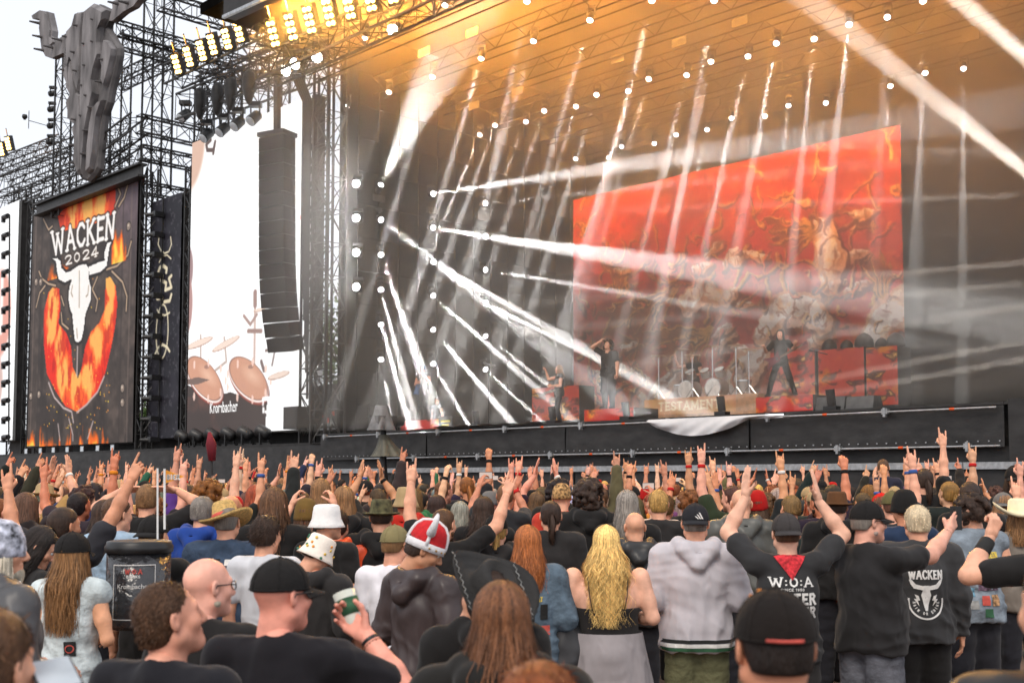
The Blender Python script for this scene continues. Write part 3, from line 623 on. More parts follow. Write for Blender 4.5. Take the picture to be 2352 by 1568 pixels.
# ----------------------------------------------------------------- red painted backdrop (a plain painting of the same size and colours)
bk = Sheet(1318, 372, 2076, 940, 11.0, 400, 300, (196, 62, 46), xm=1700)
M_BACK = mat('painted_canvas', rough=.85, var=.06, scale=2, attr='print')
bt = thing('stage_backdrop', 'large red painted backdrop with golden swirls behind the band', 'backdrop', S((bk.u0+bk.u1)/2, 11, DECK))
n1 = fbm(bk.x*.25, bk.y*.35, 81, 5); n2 = fbm(bk.x*.8, bk.y*.8, 83, 5); ty = bk.y/bk.h; tx = bk.x/bk.w
bk.blend(np.clip((n1-.45)*3, 0, .8), (226, 64, 40)); bk.blend(np.clip((.44-n1)*4, 0, .7), (116, 30, 24))
bk.blend(np.clip((ty-.55)*2.2, 0, 1)*np.clip((n2-.25)*2, 0, 1)*np.clip(1.3-tx*2.4, 0, 1), (240, 150, 50))
bk.blend(np.clip((ty-.6)*2.4, 0, 1)*np.clip((tx-.7)*4, 0, 1)*np.clip((n2-.3)*3, 0, .9), (206, 140, 66))
r3 = np.random.default_rng(21)
_x0, _y0 = bk.x, bk.y; bk.warp = 1
bk.x = _x0+.45*(fbm(_x0*1.3, _y0*1.3, 201, 5)-.5)+.14*(fbm(_x0*5, _y0*5, 203, 3)-.5); bk.y = _y0+.5*(fbm(_x0*1.3+9, _y0*1.3, 205, 5)-.5)+.22*(fbm(_x0*5, _y0*5, 207, 3)-.5)
def curl(x, y, a, L, w, col, k, bend):
    pts = [(x, y)]; ws = [w]
    for i in range(14):
        a += bend+r3.normal(0, .12); x += math.cos(a)*L/14; y += math.sin(a)*L/14; pts.append((x, y)); ws.append(w*(1-i/15))
    bk.stroke([(p[0]+.05, p[1]+.07) for p in pts], [q_*1.25 for q_ in ws], (82, 34, 22), .8); bk.stroke(pts, ws, col)
    bk.stroke([(p[0]-w*.16, p[1]-w*.14) for p in pts], [q_*.35 for q_ in ws], (236, 196, 120), .8)
for k in range(70):
    curl(r3.uniform(.3, bk.w), r3.uniform(.2, bk.h*.75), r3.uniform(0, 6.28), r3.uniform(.8, 2.6), r3.uniform(.08, .22), (206, 138, 66), k, r3.normal(0, .16))
def fan(x, y, a0, a1, L, seed):            # ribbed golden fan: a plain decorative shape
    rr = np.random.default_rng(seed); n = 5; tips = []
    for i in range(n):
        a = a0+(a1-a0)*i/(n-1); l = L*(1-.1*i+rr.uniform(-.1, .1)); tips.append((x+math.cos(a)*l, y+math.sin(a)*l))
    for i in range(n-1):
        m_ = ((tips[i][0]+tips[i+1][0])/2*.8+x*.2, (tips[i][1]+tips[i+1][1])/2*.8+y*.2); bk.poly([(x, y), tips[i], m_, tips[i+1]], (150+10*i, 84, 36), .9)
    for t_ in tips: bk.stroke([(x, y), ((x+t_[0])/2, (y+t_[1])/2-.12), t_], [.16, .12, .05], (220, 164, 88)); bk.stroke([(x+.04, y+.08), ((x+t_[0])/2, (y+t_[1])/2-.03), t_], [.06, .05, .03], (92, 44, 24), .8)
fan(5.6, 4.4, 2.95, 1.9, 4.4, 1); fan(7.3, 6.3, 3.2, 2.0, 3.6, 2); fan(3.9, 6.8, 3.6, 2.3, 1.6, 3); fan(12.4, 3.2, 3.4, 2.6, 2.6, 4); fan(14.5, 6.2, 4.2, 5.2, 2.4, 5); fan(2.6, 4.6, 4.2, 5.9, 2.2, 6); fan(1.6, 7.4, 3.6, 4.9, 1.4, 7)
def pale(pts, ws, seed):                   # pale cloud-like scroll
    rr = np.random.default_rng(seed)
    ws = [w*1.25 for w in ws]; bk.stroke([(a+.1, b+.14) for a, b in pts], [w*1.15 for w in ws], (104, 44, 26), .85); bk.stroke(pts, ws, (232, 180, 146)); bk.stroke([(a-.06, b-.1) for a, b in pts], [w*.65 for w in ws], (255, 240, 230), .95)
    for (a, b), w in zip(pts, ws):
        for k in range(3): bk.stroke([(a+rr.uniform(-w, w)*.3, b+rr.uniform(-w, w)*.4), (a+rr.uniform(-w, w)*.4, b+rr.uniform(-w, w)*.4)], .05, (160, 92, 58), .8)
for k in range(26):
    a_, b_ = r3.uniform(.5, bk.w-.5), r3.uniform(bk.h*.3, bk.h*.95); c_ = r3.uniform(-1, 1); pale([(a_, b_), (a_+.5, b_+.5*c_), (a_+.9, b_+.6*c_)], [.16, .3, .14], 100+k)
pale([(6.2, 5.2), (6.9, 4.8), (7.8, 5.2), (8.4, 5.0)], [.9, 1.0, .5, .3], 1); pale([(9.6, 6.8), (10.4, 6.0), (11.4, 6.0), (12.2, 6.6)], [.6, 1.1, 1.2, .7], 2)
pale([(6.4, 10.6), (7.6, 9.2), (8.6, 8.2), (9.4, 7.6)], [.7, 1.4, 1.2, .7], 3); pale([(12.2, 3.0), (12.6, 4.4), (12.4, 5.4)], [.6, .9, .5], 4); pale([(12.3, 9.4), (13.6, 7.9), (14.8, 6.6), (15.8, 5.8)], [.4, .7, 1.2, .9], 5)
pale([(4.4, 9.0), (5.0, 8.4), (5.8, 8.0)], [.6, .8, .4], 6); pale([(8.6, 10.0), (9.6, 9.8), (10.6, 9.5)], [.7, .6, .5], 7); pale([(1.6, 8.2), (2.1, 7.8)], [.6, .5], 8)
for k in range(150):
    curl(r3.uniform(.3, bk.w), r3.uniform(bk.h*.25, bk.h), r3.uniform(0, 6.28), r3.uniform(.4, 1.2), r3.uniform(.05, .14), [(120, 44, 26), (206, 140, 70), (232, 96, 50), (238, 200, 160)][k % 4], k, r3.normal(0, .2))
bk.x, bk.y = _x0, _y0
bk.blend(np.clip((fbm(bk.x*3.2, bk.y*3.2, 91, 4)-.55)*3, 0, .22), (96, 32, 22)); bk.blend(np.clip((fbm(bk.x*2.6, bk.y*3.4, 97, 4)-.6)*4, 0, .3), (250, 190, 120))
bk.place('painted_sheet', M_BACK, bt, .2)
MB().bar(S(bk.u0, 11.1, bk.z1+.03), S(bk.u1, 11.1, bk.z1+.03), .05, 8).build('hanging_pipe', M_STEEL, bt)
# ================================================================= lamps
def moving_head(p, d, label, energy=0, ang=3.0, col=(1, 1, 1), r=.17, L=.42, lit=True, group=None, hang=True, name='moving_head_lamp', soft=.09, hood=None):
    """spot fixture: base, yoke, head and lens; the lens centre sits at p and shines along d"""
    p = Vector(p); d = Vector(d).normalized(); t = thing(name, label, 'stage lamp', p, group)
    x = d.orthogonal().normalized() if abs(d.z) > .95 else d.cross(Vector((0, 0, 1))).normalized()
    c = p-d*L*.55; up = Vector((0, 0, 1 if hang else -1))
    hb = MB(); hb.tube([p-d*L, p-d*L*.85, p-d*.05, p], [r*.6, r*.95, r*1.05, r*1.02], 12); h = hb.build('head', M_PLAST, t, True)
    b = MB(); b.box(c+up*(L*.85), (r*2.2, r*1.6, r*.8)); b.build('base', M_PLAST, t)
    y = MB()
    for s_ in (-1, 1): y.bar(c+x*s_*r*1.25, c+x*s_*r*1.25+up*L*.8, .035); 
    y.bar(c-x*r*1.25+up*L*.78, c+x*r*1.25+up*L*.78, .04); y.build('yoke', M_PLAST, t)
    lm = MB(); lm.tube([p+d*.002, p+d*.03, p+d*.05], [r*.92, r*.8, r*.3], 12); lm.build('lens', M_LENS if lit else M_GLASS, h, True)
    if energy:
        l = bpy.data.lights.new('beam', 'SPOT'); l.energy = energy; l.spot_size = math.radians(ang); l.spot_blend = .25; l.color = col; l.shadow_soft_size = soft
        o = bpy.data.objects.new('beam', l); COL.objects.link(o); o.parent = t; o.location = d*.08; o.rotation_euler = (-d).to_track_quat('Z', 'Y').to_euler()
    return t
BEAM = 8.5
LC = (.92, .96, 1.0)
CEIL = [(1022, 12, 1.0), (837, 88, .7), (1105, 135, 1), (993, 177, 1), (1225, 95, .9), (1355, 47, 1.3), (893, 212, .5), (797, 245, .7), (1210, 4, 1), (1497, 2, 1.8), (1640, 2, 1.4),
        (1443, 210, 2.0), (1490, 182, .5), (1370, 218, .8), (1577, 173, .9), (1633, 142, .9), (1718, 130, 1.2), (1783, 100, .8), (1870, 90, 1.1), (1950, 57, .7), (2038, 40, .3), (1250, 255, .8), (1323, 245, 1),
        (1208, 280, .9), (1137, 288, .8), (1102, 310, 1.6), (1032, 315, .8), (1003, 342, 1.3), (1428, 337, .7), (1215, 390, .8), (1181, 408, 1.4), (1322, 365, .6), (1398, 362, .6), (1553, 310, .9), (1503, 330, .9), (1680, 272, .8), (1624, 298, 1.2),
        (1757, 267, 1.3), (1811, 243, 1.0), (1897, 237, .6), (2045, 198, 1.6), (2125, 168, .5), (2213, 158, 1.0), (2120, 3, .5)]
rows = {}
for (x, y, e) in CEIL:
    p = on_z(x, y, 17.0); u, v = uv_of(p); rows.setdefault(int(round((v+2)/3.2)), []).append((u, v, p, e))
ONE = ['first', 'second', 'third', 'fourth', 'fifth', 'sixth', 'seventh', 'eighth', 'ninth', 'tenth', 'eleventh', 'twelfth', 'thirteenth', 'fourteenth', 'fifteenth', 'sixteenth', 'seventeenth', 'eighteenth', 'nineteenth', 'twentieth']
for ri, rk in enumerate(sorted(rows)):
    for ki, (u, v, p, e) in enumerate(sorted(rows[rk], key=lambda q_: q_[0])):
        d = Vector((-.467, -1.0, -1.56)) if v > 5 else Vector((-.40, -.62, -1.7)) if v > .5 else Vector((-.34, -.36, -1.75))
        d = d+Vector((RNG.normal(0, .03), RNG.normal(0, .03), 0))
        moving_head(p, d, f'{ONE[ki]} white roof spotlight from the left in the {ONE[ri]} row from the front', 29000*e*BEAM, 1.6+RNG.uniform(0, .8), LC, .11, .34, group='white spotlights under the stage roof', soft=.07)
for i, (x, y) in enumerate(((902, 70), (678, 147), (728, 132), (657, 163))):
    p = pv(x, y, -2.6) if i else on_z(x, y, 17.4)
    moving_head(p, (-.3, -.85, -.5), ['lone dim spotlight just under the roof front truss', 'middle of three round lamps under the amber lamp row', 'right one of three round lamps under the amber lamp row', 'left one of three round lamps under the amber lamp row'][i], 0, r=.22, L=.6)
ORD = ['topmost', 'second', 'third', 'fourth', 'fifth', 'lowest']
WALLB = {875: [((985, 200), .10, 30), ((985, 590), .9, 4.2), ((912, 690), 1.0, 5), ((905, 780), .9, 4), ((945, 990), 1.6, 5), ((900, 960), .8, 3)],
         995: [((1110, 428), 1.6, 3.2), ((1130, 545), 2.0, 3.8), ((1290, 770), 2.0, 3), ((1220, 880), 2.0, 3), ((1180, 975), 2.4, 3.6), ((1075, 975), 2.0, 3)],
         1115: [((1380, 440), .7, 2.0), ((1400, 575), 1.0, 3.0), ((1600, 700), 1.6, 2.2), ((1460, 870), 2.0, 2.8), ((1330, 940), 1.8, 2.4), ((1245, 968), 1.6, 2.4)]}
for ci, (x, y0, y1) in enumerate(((875, 425, 825), (995, 445, 835), (1115, 467, 848))):
    for k in range(6):
        y = y0+(y1-y0)*k/5; v, z = on_u(x, y, -19.7); p = S(-19.7, v, z)
        (tx, ty), e, ang = WALLB[x][k]
        uu, zz = on_v(tx, ty, v-1.2 if ci else 1.2); q = S(uu, v-1.2 if ci else 1.2, zz)
        moving_head(p, q-p, f'{ORD[k]} beam lamp in the {["left", "middle", "right"][ci]} column on the left stage wall', 60000*e*BEAM, ang*.62, LC, .12, .4, soft=.07)
        if ci == 0:
            v2_, z2_ = on_u(818, 422+k*79, -19.9)
            if k < 4: moving_head(S(-19.9, v2_, z2_), SU*.5-SV*.8, f'{ORD[k]} round white lamp beside the line of beam lamps', 900, 60, LC, .17, .4)
for k, ((lx, ly), (tx, ty), e, ang) in enumerate((((2480, 615), (2000, 110), 9.0, 3.2), ((2420, 300), (2262, 50), 7.0, 3.2), ((2460, 600), (1600, 925), 2.6, 1.0), ((2460, 655), (1650, 950), 2.2, .9), ((2460, 520), (1700, 800), 2.2, 1.0),
        ((2460, 430), (1900, 640), 1.8, .9), ((2460, 330), (1600, 600), 1.6, 1.0), ((2460, 260), (1750, 470), 1.6, .9), ((2460, 180), (1700, 330), 1.2, .9), ((2460, 480), (1800, 705), 1.6, .8))):
    v, z = on_u(lx, ly, 9.6); v = max(v, 1.5); p = S(9.6, v, z); uu, zz = on_v(tx, ty, v+1.5); q = S(uu, v+1.5, zz)
    moving_head(p, q-p, f'beam lamp on the right stage wall, {["upper", "top", "lowest", "bottom", "lower middle", "middle", "upper middle", "higher", "highest", "centre"][k]} one', (20000 if k < 2 else 36000)*e*BEAM, ang, (1, .96, .9), .15, .4, soft=.08)
# ----------------------------------------------------------------- amber blinders
def blinder(p, d, label, energy, w=.38, h=.95):
    p = Vector(p); d = Vector(d).normalized(); x = d.cross(Vector((0, 0, 1))).normalized(); z = x.cross(d)
    t = thing('amber_blinder', label, 'stage lamp', p); A = (x, d, z)
    MB().box(p-d*.14, (w+.12, .24, h+.12), A).build('housing', M_PLAST, t)
    for i in range(2):
        for j in range(4):
            c = p+x*((i-.5)*w*.52)+z*((j-1.5)*h*.25); MB().tube([c-d*.01, c+d*.03, c+d*.06], [.085, .08, .03], 10).build('lamp', M_AMBER, t, True)
    y = MB(); y.bar(p+z*h*.55-d*.1, p+z*(h*.55+.5)-d*.1, .03); y.build('bracket', M_STEEL, t)
    l = bpy.data.lights.new('added_smoke_glow', 'SPOT'); l.energy = energy; l.spot_size = math.radians(100); l.spot_blend = .8; l.color = (1, .40, .06); l.shadow_soft_size = .3  # added amber spot above the housing, aimed back to tint the roof smoke
    o = bpy.data.objects.new('added_smoke_glow', l); COL.objects.link(o); o.parent = t; o.location = z*(h*.5+.35); o.rotation_euler = (-(SV+Vector((.1, 0, .24)))).to_track_quat('Z', 'Y').to_euler()
    l = bpy.data.lights.new('front_glow', 'SPOT'); l.energy = energy*.07; l.spot_size = math.radians(165); l.spot_blend = .8; l.color = (1, .5, .1); l.shadow_soft_size = .3
    o = bpy.data.objects.new('front_glow', l); COL.objects.link(o); o.parent = t; o.location = d*.15; o.rotation_euler = (-d).to_track_quat('Z', 'Y').to_euler()
nth = ['first', 'second', 'third', 'fourth', 'fifth', 'sixth', 'seventh']
nth += ['eighth', 'ninth', 'tenth', 'eleventh', 'twelfth', 'thirteenth', 'fourteenth']
for k in range(14):
    b_ = pv(627, 78, -3.7); e_ = pv(800, 12, -3.7); k_ = k if k < 6 else 6+(k-6)*2.2
    blinder(Vector((b_.x, b_.y, b_.z))+(e_-b_)*(k_/4), -SV*.8+Vector((.1, -.3, -.45)), f'{nth[k]} amber blinder from the left in the upper row on the roof truss', 17000)
for k, (x, y) in enumerate(((405, 148), (432, 131), (462, 117), (487, 103), (520, 90), (548, 73))):
    blinder(pv(x, y, -1.8), -SV*.8+Vector((.1, -.3, -.45)), f'{nth[k]} amber blinder from the left in the lower row on the sloping truss', 1500, .34, .85)
for k, (x, y) in enumerate(((2, 343), (18, 330))):
    blinder(pv(x, y, 1.2), -SV*.8+Vector((.1, -.3, -.3)), ['amber blinder on the truss at the very left edge', 'amber blinder next to the one at the left edge'][k], 300, .4, .8)
hp = thing('hanging_panel', 'dark box panel with pale lower edge hanging at the top edge', 'panel', pv(560, 20, -4.5))
a, b = pv(513, 40, -4.5), pv(640, -18, -4.5); c = Vector((0, 0, 4))
MB().prism([a, b, b+c, a+c], SV*.5).build('panel_body', M_BLACK, hp); MB().bar(a, b, .08).build('edge_rail', M_GALV, hp)
# lamps hanging under the screen truss
for k, (x, y, s_) in enumerate(((460, 238, 1), (500, 228, 1.1), (530, 215, 1.1), (572, 200, 1.2))):
    p = pv(x, y, -.2); t = thing('covered_lamp', f'{nth[k]} lamp in a dark rain cover hanging over the white screen', 'stage lamp', p)
    MB().tube([p+Vector((0, 0, .7)), p+Vector((0, 0, .55)), p, p-Vector((0, 0, .6)), p-Vector((0, 0, .75))], [.15, .26, .27*s_, .15, .05], 8).build('rain_cover', M_SCRIM, t, True)
    MB().bar(p+Vector((0, 0, .9)), p+Vector((0, 0, 1.5)), .05).build('clamp', M_STEEL, t)
for k, (x, y) in enumerate(((415, 250), (466, 295), (503, 282), (537, 268), (575, 255))):
    moving_head(pv(x, y+8, .2)-Vector((0, 0, .3)), (-.4, -.5, -.6), f'{nth[k]} unlit moving lamp hanging along the top of the white screen', 0, r=.24, L=.65, lit=False)
for k, (x, y) in enumerate(((115, 216), (113, 252), (112, 290), (110, 327))):
    moving_head(pv(x, y, .8), -SU+SV*-.4, f'{ORD[k] if k < 3 else "lowest"} small lamp on the side of the tower under the horn', 0, r=.17, L=.4, lit=False)
for k in range(8):
    y = 340+k*52; moving_head(pv(703, y, .3), -SU-SV*.3, f'{["topmost", "second", "third", "fourth", "fifth", "sixth", "seventh", "lowest"][k]} small lamp on the tower at the right edge of the white screen', 0, r=.16, L=.36, lit=False)
moving_head(pv(314*1.0, 290, .2), (-.3, -.8, -.4), 'floodlight with bright glass left of the skull muzzle', 0, r=.3, L=.4, lit=False) if False else None
for k, x in enumerate((418, 451, 486, 523, 561, 602)):
    u, z = on_v(x, 984, .9); p = S(u, .7, DECK+.35); t = moving_head(p, -SU*.75-SV*.35+Vector((0, 0, .38)), f'{nth[k]} black moving head lamp from the left standing before the white screen', 0, r=.27, L=.62, lit=False, hang=False)
for k, x in enumerate((75, 108, 138, 170, 204, 240, 274)):
    u, z = on_v(x, 1020, .8); p = S(u, .55, DECK-.16); t = thing('flood_lamp', f'{nth[k]} small black floodlight from the left below the flame banner', 'floodlight', p)
    MB().box(p, (.42, .22, .34), AX).build('housing', M_PLAST, t); MB().box(p-SV*.12, (.34, .02, .26), AX).build('glass', M_GLASS, t)
    MB().box(p-Vector((0, 0, .18)), (.2, .2, .06), AX).build('foot', M_PLAST, t)
# small camera on an arm left of the tower, antenna
p0 = pv(112, 290, 1.2); p1 = pv(66, 277, 1.2); ca = thing('camera_arm', 'thin mast arm with a small dome camera left of the tower', 'camera', p0)
MB().bar(p0, p1, .03).bar(p1-Vector((0, 0, .5)), p1+Vector((0, 0, .6)), .025).build('arm', M_STEEL, ca); MB().tube([p1+Vector((-.25, 0, .35)), p1+Vector((-.25, 0, .2)), p1+Vector((-.25, 0, .05))], [.14, .17, .06], 10).build('dome_camera', M_PLAST, ca, True)
# ================================================================= line array
an = Vector((-.477, -.879, 0)).normalized(); ax_ = Vector((an.y, -an.x, 0))*-1
M_GRILL = mat('speaker_grille', (.022, .02, .02), .7, .2, .15, 60, .4, 200)
la = thing('line_array', 'tall curved black line array speaker hanging beside the stage', 'speaker array', pv(650, 300, -1.6))
top = pv(622, 312, -1.6); NCAB = 15; zt = top.z; zb = pv(650, 795, -1.6).z; hh = (zt-zb)/NCAB
back = 0; tilt = 0; z = zt
for k in range(NCAB):
    tilt = .015+.24*max(0, (k-6)/8)**1.8; f = (an+Vector((0, 0, -tilt))).normalized(); upk = ax_.cross(f); upk = upk if upk.z > 0 else -upk
    c = Vector((top.x, top.y, z-hh/2))-an*(back+.38)
    MB().box(c, (1.25, .72, hh*.965), (ax_, f, upk)).build('cabinet', M_PLAST, la)
    MB().box(c+f*.365, (1.2, .02, hh*.9), (ax_, f, upk)).build('grille', M_GRILL, la)
    MB().box(c+ax_*.63-f*.2, (.03, .12, hh*.5), (ax_, f, upk)).box(c-ax_*.63-f*.2, (.03, .12, hh*.5), (ax_, f, upk)).build('rigging_plate', M_STEEL, la)
    z -= hh; back += hh*tilt*1.5
MB().box(top-an*.38+Vector((0, 0, .12)), (1.3, .9, .16), (ax_, an, Vector((0, 0, 1)))).bar(top-an*.38, pv(622, 160, -1.6)-an*.38, .16, 6).build('hoist_frame', M_STEEL, la)
cab = thing('cable_bundle', 'bundle of dark cables sagging from the roof beside the line array', 'cables', pv(690, 230, -1))
for k in range(5):
    a = pv(660+k*6, 150, -1.2); b = pv(700+k*3, 330, -.6); m_ = (a+b)/2+SU*.5; MB().tube([a, a*.6+m_*.4, m_, b*.5+m_*.5, b, b-Vector((0, 0, 6+k))], .05, 5).build('cable', M_PLAST, cab)
# second array further inside
# ================================================================= risers, drums, amps
M_RISER = mat('printed_riser', rough=.6, var=.05, attr='print')
def swirl_sheet(x0, y0, x1, y1, v, seed, base=(196, 40, 26), nx=70, ny=24):
    c = Sheet(x0, y0, x1, y1, v, nx, ny, base); n = fbm(c.x*1.6, c.y*2.2, seed, 5); n2_ = fbm(c.x*3.1+n*3, c.y*3.4, seed+3, 4)
    c.blend(np.clip((n-.5)*6, 0, 1), (232, 140, 40)); c.blend(np.clip((n2_-.55)*7, 0, 1), (60, 22, 16)); c.blend(np.clip((n2_-.68)*9, 0, 1), (250, 200, 110)); return c
def riser(x0, y0, x1, y1, v, lab, seed, dep=1.2):
    c = swirl_sheet(x0, y0, x1, y1, v, seed); c.z0 = DECK+.002; t = thing('riser', lab, 'riser', S((c.u0+c.u1)/2, v+dep/2, DECK))
    c.place('printed_front', M_RISER, t); MB().sbox(c.u0, c.u1, v+.012, v+dep, DECK, c.z1).build('box', M_DECKM, t); return c
R1 = riser(920, 964, 1012, 989, 1.4, 'low red printed riser under the guitarist at the far left', 5)
R2 = riser(1342, 938, 1455, 966, 1.0, 'low red printed riser under the singer', 6)
R3 = riser(1736, 909, 1867, 945, .9, 'low red printed riser under the guitarist on the right', 7)
dr = Sheet(1480, 912, 1690, 950, 4.6, 120, 36, (214, 160, 96)); dr.z0 = DECK+.002
dr.blend(np.clip((fbm(dr.x*1.2, dr.y*1.5, 15, 4)-.4)*3, 0, .7), (196, 110, 66)); paint_text(dr, 'TESTAMENT', .6, dr.h*.72, dr.w-1.2, dr.h*.5, (246, 226, 190), .2)
dt = thing('drum_riser', 'sand coloured drum riser lettered TESTAMENT', 'riser', S((dr.u0+dr.u1)/2, 5.5, DECK)); dr.place('printed_front', M_RISER, dt); MB().sbox(dr.u0, dr.u1+.8, 4.612, 8.0, DECK, dr.z1).build('box', mat('riser_side', (.5, .25, .12), .7), dt)
M_CHROME = mat('chrome', (.75, .75, .75), .2, 1.0, .05); M_DRUM = mat('drum_shell', (.4, .36, .33), .3, .2, .2, 4); M_CYM = mat('bronze_cymbal', (.5, .36, .16), .3, .9, .15)
M_SKIN_D = mat('drum_head', (.75, .72, .68), .6)
kz = dr.z1; kit = thing('drum_kit', 'drum kit with double bass drums and cymbals on the riser', 'drum kit', S((dr.u0+dr.u1)/2, 6, kz)); uc = (dr.u0+dr.u1)/2
def drum(u, v, z, r, L, d, nm):
    c = S(u, v, z); d = Vector(d).normalized(); o = MB().tube([c, c+d*L], [r, r], 20).build(nm, M_DRUM, kit, False)
    MB().tube([c-d*.015, c+d*.03], r*1.05, 20).build('hoop', M_CHROME, o); MB().tube([c-d*.02, c-d*.016], r*.98, 20).build('drum_skin', M_SKIN_D, o)
for s_ in (-1, 1): drum(uc+s_*.55, 5.2, kz+.32, .3, .5, SV, 'bass_drum')
for s_ in (-.6, 0, .6): drum(uc+s_, 5.5, kz+.95, .17, .25, SV*.5-Vector((0, 0, .8)), 'tom')
drum(uc+1.3, 5.9, kz+.55, .24, .4, (0, 0, -1), 'floor_tom'); drum(uc-1.3, 5.9, kz+.55, .24, .4, (0, 0, -1), 'floor_tom')
for u, v, z in ((-1.7, 5.2, 1.55), (-1.0, 5.6, 1.75), (-.2, 5.1, 1.45), (.55, 5.2, 1.7), (1.2, 5.6, 1.7), (1.9, 5.3, 1.5)):
    c = S(uc+u, v, kz+z); MB().lathe([(.02, .03), (.06, .025), (.26, 0), (.262, -.004), (.05, .01)], Matrix.Translation(c) @ Matrix.Rotation(.25, 4, 'X'), 20).build('cymbal', M_CYM, kit)
    MB().bar(c-Vector((0, 0, z)), c, .022, 6).bar(c-Vector((0, 0, z-.35)), c-Vector((.25, .1, z)), .014, 5).bar(c-Vector((0, 0, z-.35)), c-Vector((-.2, .2, z)), .014, 5).build('cymbal_stand', M_CHROME, kit)
mt_amp = M_RISER
for k, (x0, x1, y0, y1, v, lab) in enumerate(((1880, 1985, 800, 932, 8.4, 'red printed amplifier wall on the right, left half'), (1990, 2062, 796, 930, 8.4, 'red printed amplifier wall on the right, right half'), (1222, 1330, 888, 966, 7.0, 'pale red printed amplifier wall left of the singer'), (1770, 1872, 806, 934, 8.4, 'red printed amplifier wall behind the right guitarist'))):
    c = swirl_sheet(x0, y0, x1, y1, v, 30+k, (210, 70, 50), 70, 80); c.z0 = DECK+.002; t = thing('amplifier_wall', lab, 'amplifier', S((c.u0+c.u1)/2, v+.4, DECK)); c.place('printed_front', mt_amp, t); MB().sbox(c.u0, c.u1, v+.012, v+.9, DECK, c.z1).build('cabinet', M_PLAST, t)
M_DOME = mat('dark_helmet', (.05, .04, .035), .4, .3, .3)
for k, (x, y, r) in enumerate(((1905, 806, .26), (1945, 804, .22), (1985, 800, .32), (2025, 800, .22), (2058, 797, .3))):
    u, z = on_v(x, y, 8.7); p = S(u, 8.7, z); t = thing('stage_helmet', f'{nth[k]} dark dome shaped helmet from the left on the amplifier wall', 'helmet', p)
    MB().lathe([(r*.9, 0), (r, r*.35), (r*.92, r*.9), (r*.6, r*1.35), (r*.15, r*1.6), (.01, r*1.62)], Matrix.Translation(p), 16).build('dome', M_DOME, t, True)
    MB().lathe([(r*.9, .0), (r*1.02, .02), (r*1.02, .05), (r*.95, .06)], Matrix.Translation(p), 16).build('rim', M_DOME, t, True)
def wedge(x0, x1, y0, y1, v, lab):
    u0, z0 = on_v(x0, y1, v); u1, z1 = on_v(x1, y0, v); z0 = DECK; t = thing('monitor_wedge', lab, 'monitor speaker', S((u0+u1)/2, v, DECK))
    q = [S(u0, v, DECK), S(u0, v+.6, DECK), S(u0, v+.45, z1), S(u0, v+.1, z1)]; MB().prism(q, SU*(u1-u0)).build('cabinet', mat('monitor_grey', (.09, .09, .09), .6), t)
    MB().prism([S(u0+.06, v+.52, DECK+.08), S(u0+.06, v+.55, DECK+.08), S(u0+.06, v+.44, z1-.04), S(u0+.06, v+.41, z1-.04)], SU*(u1-u0-.12)).build('grille', M_GRILL, t)
wedge(1869, 1937, 908, 940, 1.0, 'grey monitor speaker right beside the red riser'); wedge(1941, 2003, 907, 935, 1.0, 'grey monitor speaker furthest right on the stage edge')
for k, (x, y) in enumerate(((1093, 972), (1268, 962), (1437, 950), (1656, 938), (1908, 922))):
    u, z = on_v(x, y, .25); p = S(u, .3, DECK+.12); t = thing('edge_uplight', f'{nth[k]} small black uplight from the left on the stage edge', 'stage lamp', S(u, .3, DECK))
    MB().tube([p, p+Vector((-.05, -.02, .42))], [.11, .12], 10).build('can', M_PLAST, t, False); MB().box(S(u, .3, DECK+.06), (.36, .25, .1), AX).build('foot', M_PLAST, t)
def mic_stand(x, y0, v, lab, hgt=1.6):
    u, z = on_v(x, y0, v); p = S(u, v, DECK); t = thing('microphone_stand', lab, 'microphone stand', p); q = p+Vector((0, 0, hgt))
    MB().bar(p, q, .016, 6).build('pole', M_STEEL, t); MB().lathe([(.16, 0), (.16, .03), (.03, .05)], Matrix.Translation(p), 14).build('foot', M_STEEL, t)
    MB().bar(q-SU*.1, q+SU*.32+Vector((0, 0, -.12)), .014, 6).build('boom', M_STEEL, t); MB().tube([q-SU*.1, q-SU*.22+Vector((0, 0, .03))], [.022, .035], 8).build('microphone', M_PLAST, t)
mic_stand(1122, 985, .9, 'tall thin microphone stand left of the singers', 2.2); mic_stand(1878, 930, 1.4, 'microphone stand right of the guitarist on the red riser', 1.7); mic_stand(955, 985, 2.6, 'microphone stand left of the far guitarist', 1.5)
M_RED = mat('red_plastic', (.6, .05, .02), .5)
fc = thing('flight_case_rack', 'open metal framed flight case on the left wing', 'flight case', pv(752, 985, 1.8)); p = fc.location
for a, b in (((-.9, 0), (-.9, 2)), ((.9, 0), (.9, 2)), ((-.9, 2), (.9, 2)), ((-.9, 0), (.9, 0))): MB().bar(p+SU*a[0]+Vector((0, 0, a[1])), p+SU*b[0]+Vector((0, 0, b[1])), .04).build('frame_tube', M_GALV, fc)
MB().box(p+SV*.5+Vector((0, 0, .95)), (1.7, .8, 1.8), AX).build('case_body', M_PLAST, fc)
for k, (du, dz) in enumerate(((-.2, .5), (.3, .55), (.1, .25))): MB().tube([p+SU*du+Vector((0, 0, dz)), p+SU*du+Vector((0, 0, dz+.2))], [.12, .1], 10).build('red_knob', M_RED, fc)
gb = thing('grey_case', 'grey case with yellow print beside the left riser', 'case', pv(1035, 985, 1.5)); p = Vector((gb.location.x, gb.location.y, DECK)); gb.location = p
MB().box(p+Vector((0, 0, .25)), (.75, .5, .5), AX).build('case_body', mat('grey_case', (.09, .09, .085), .6), gb)
for k in range(2): MB().box(p-SV*.253+Vector((0, 0, .33-.14*k)), (.5-.1*k, .006, .07), AX).build('yellow_print', mat('yellow_print', (.7, .6, .05), .6), gb)
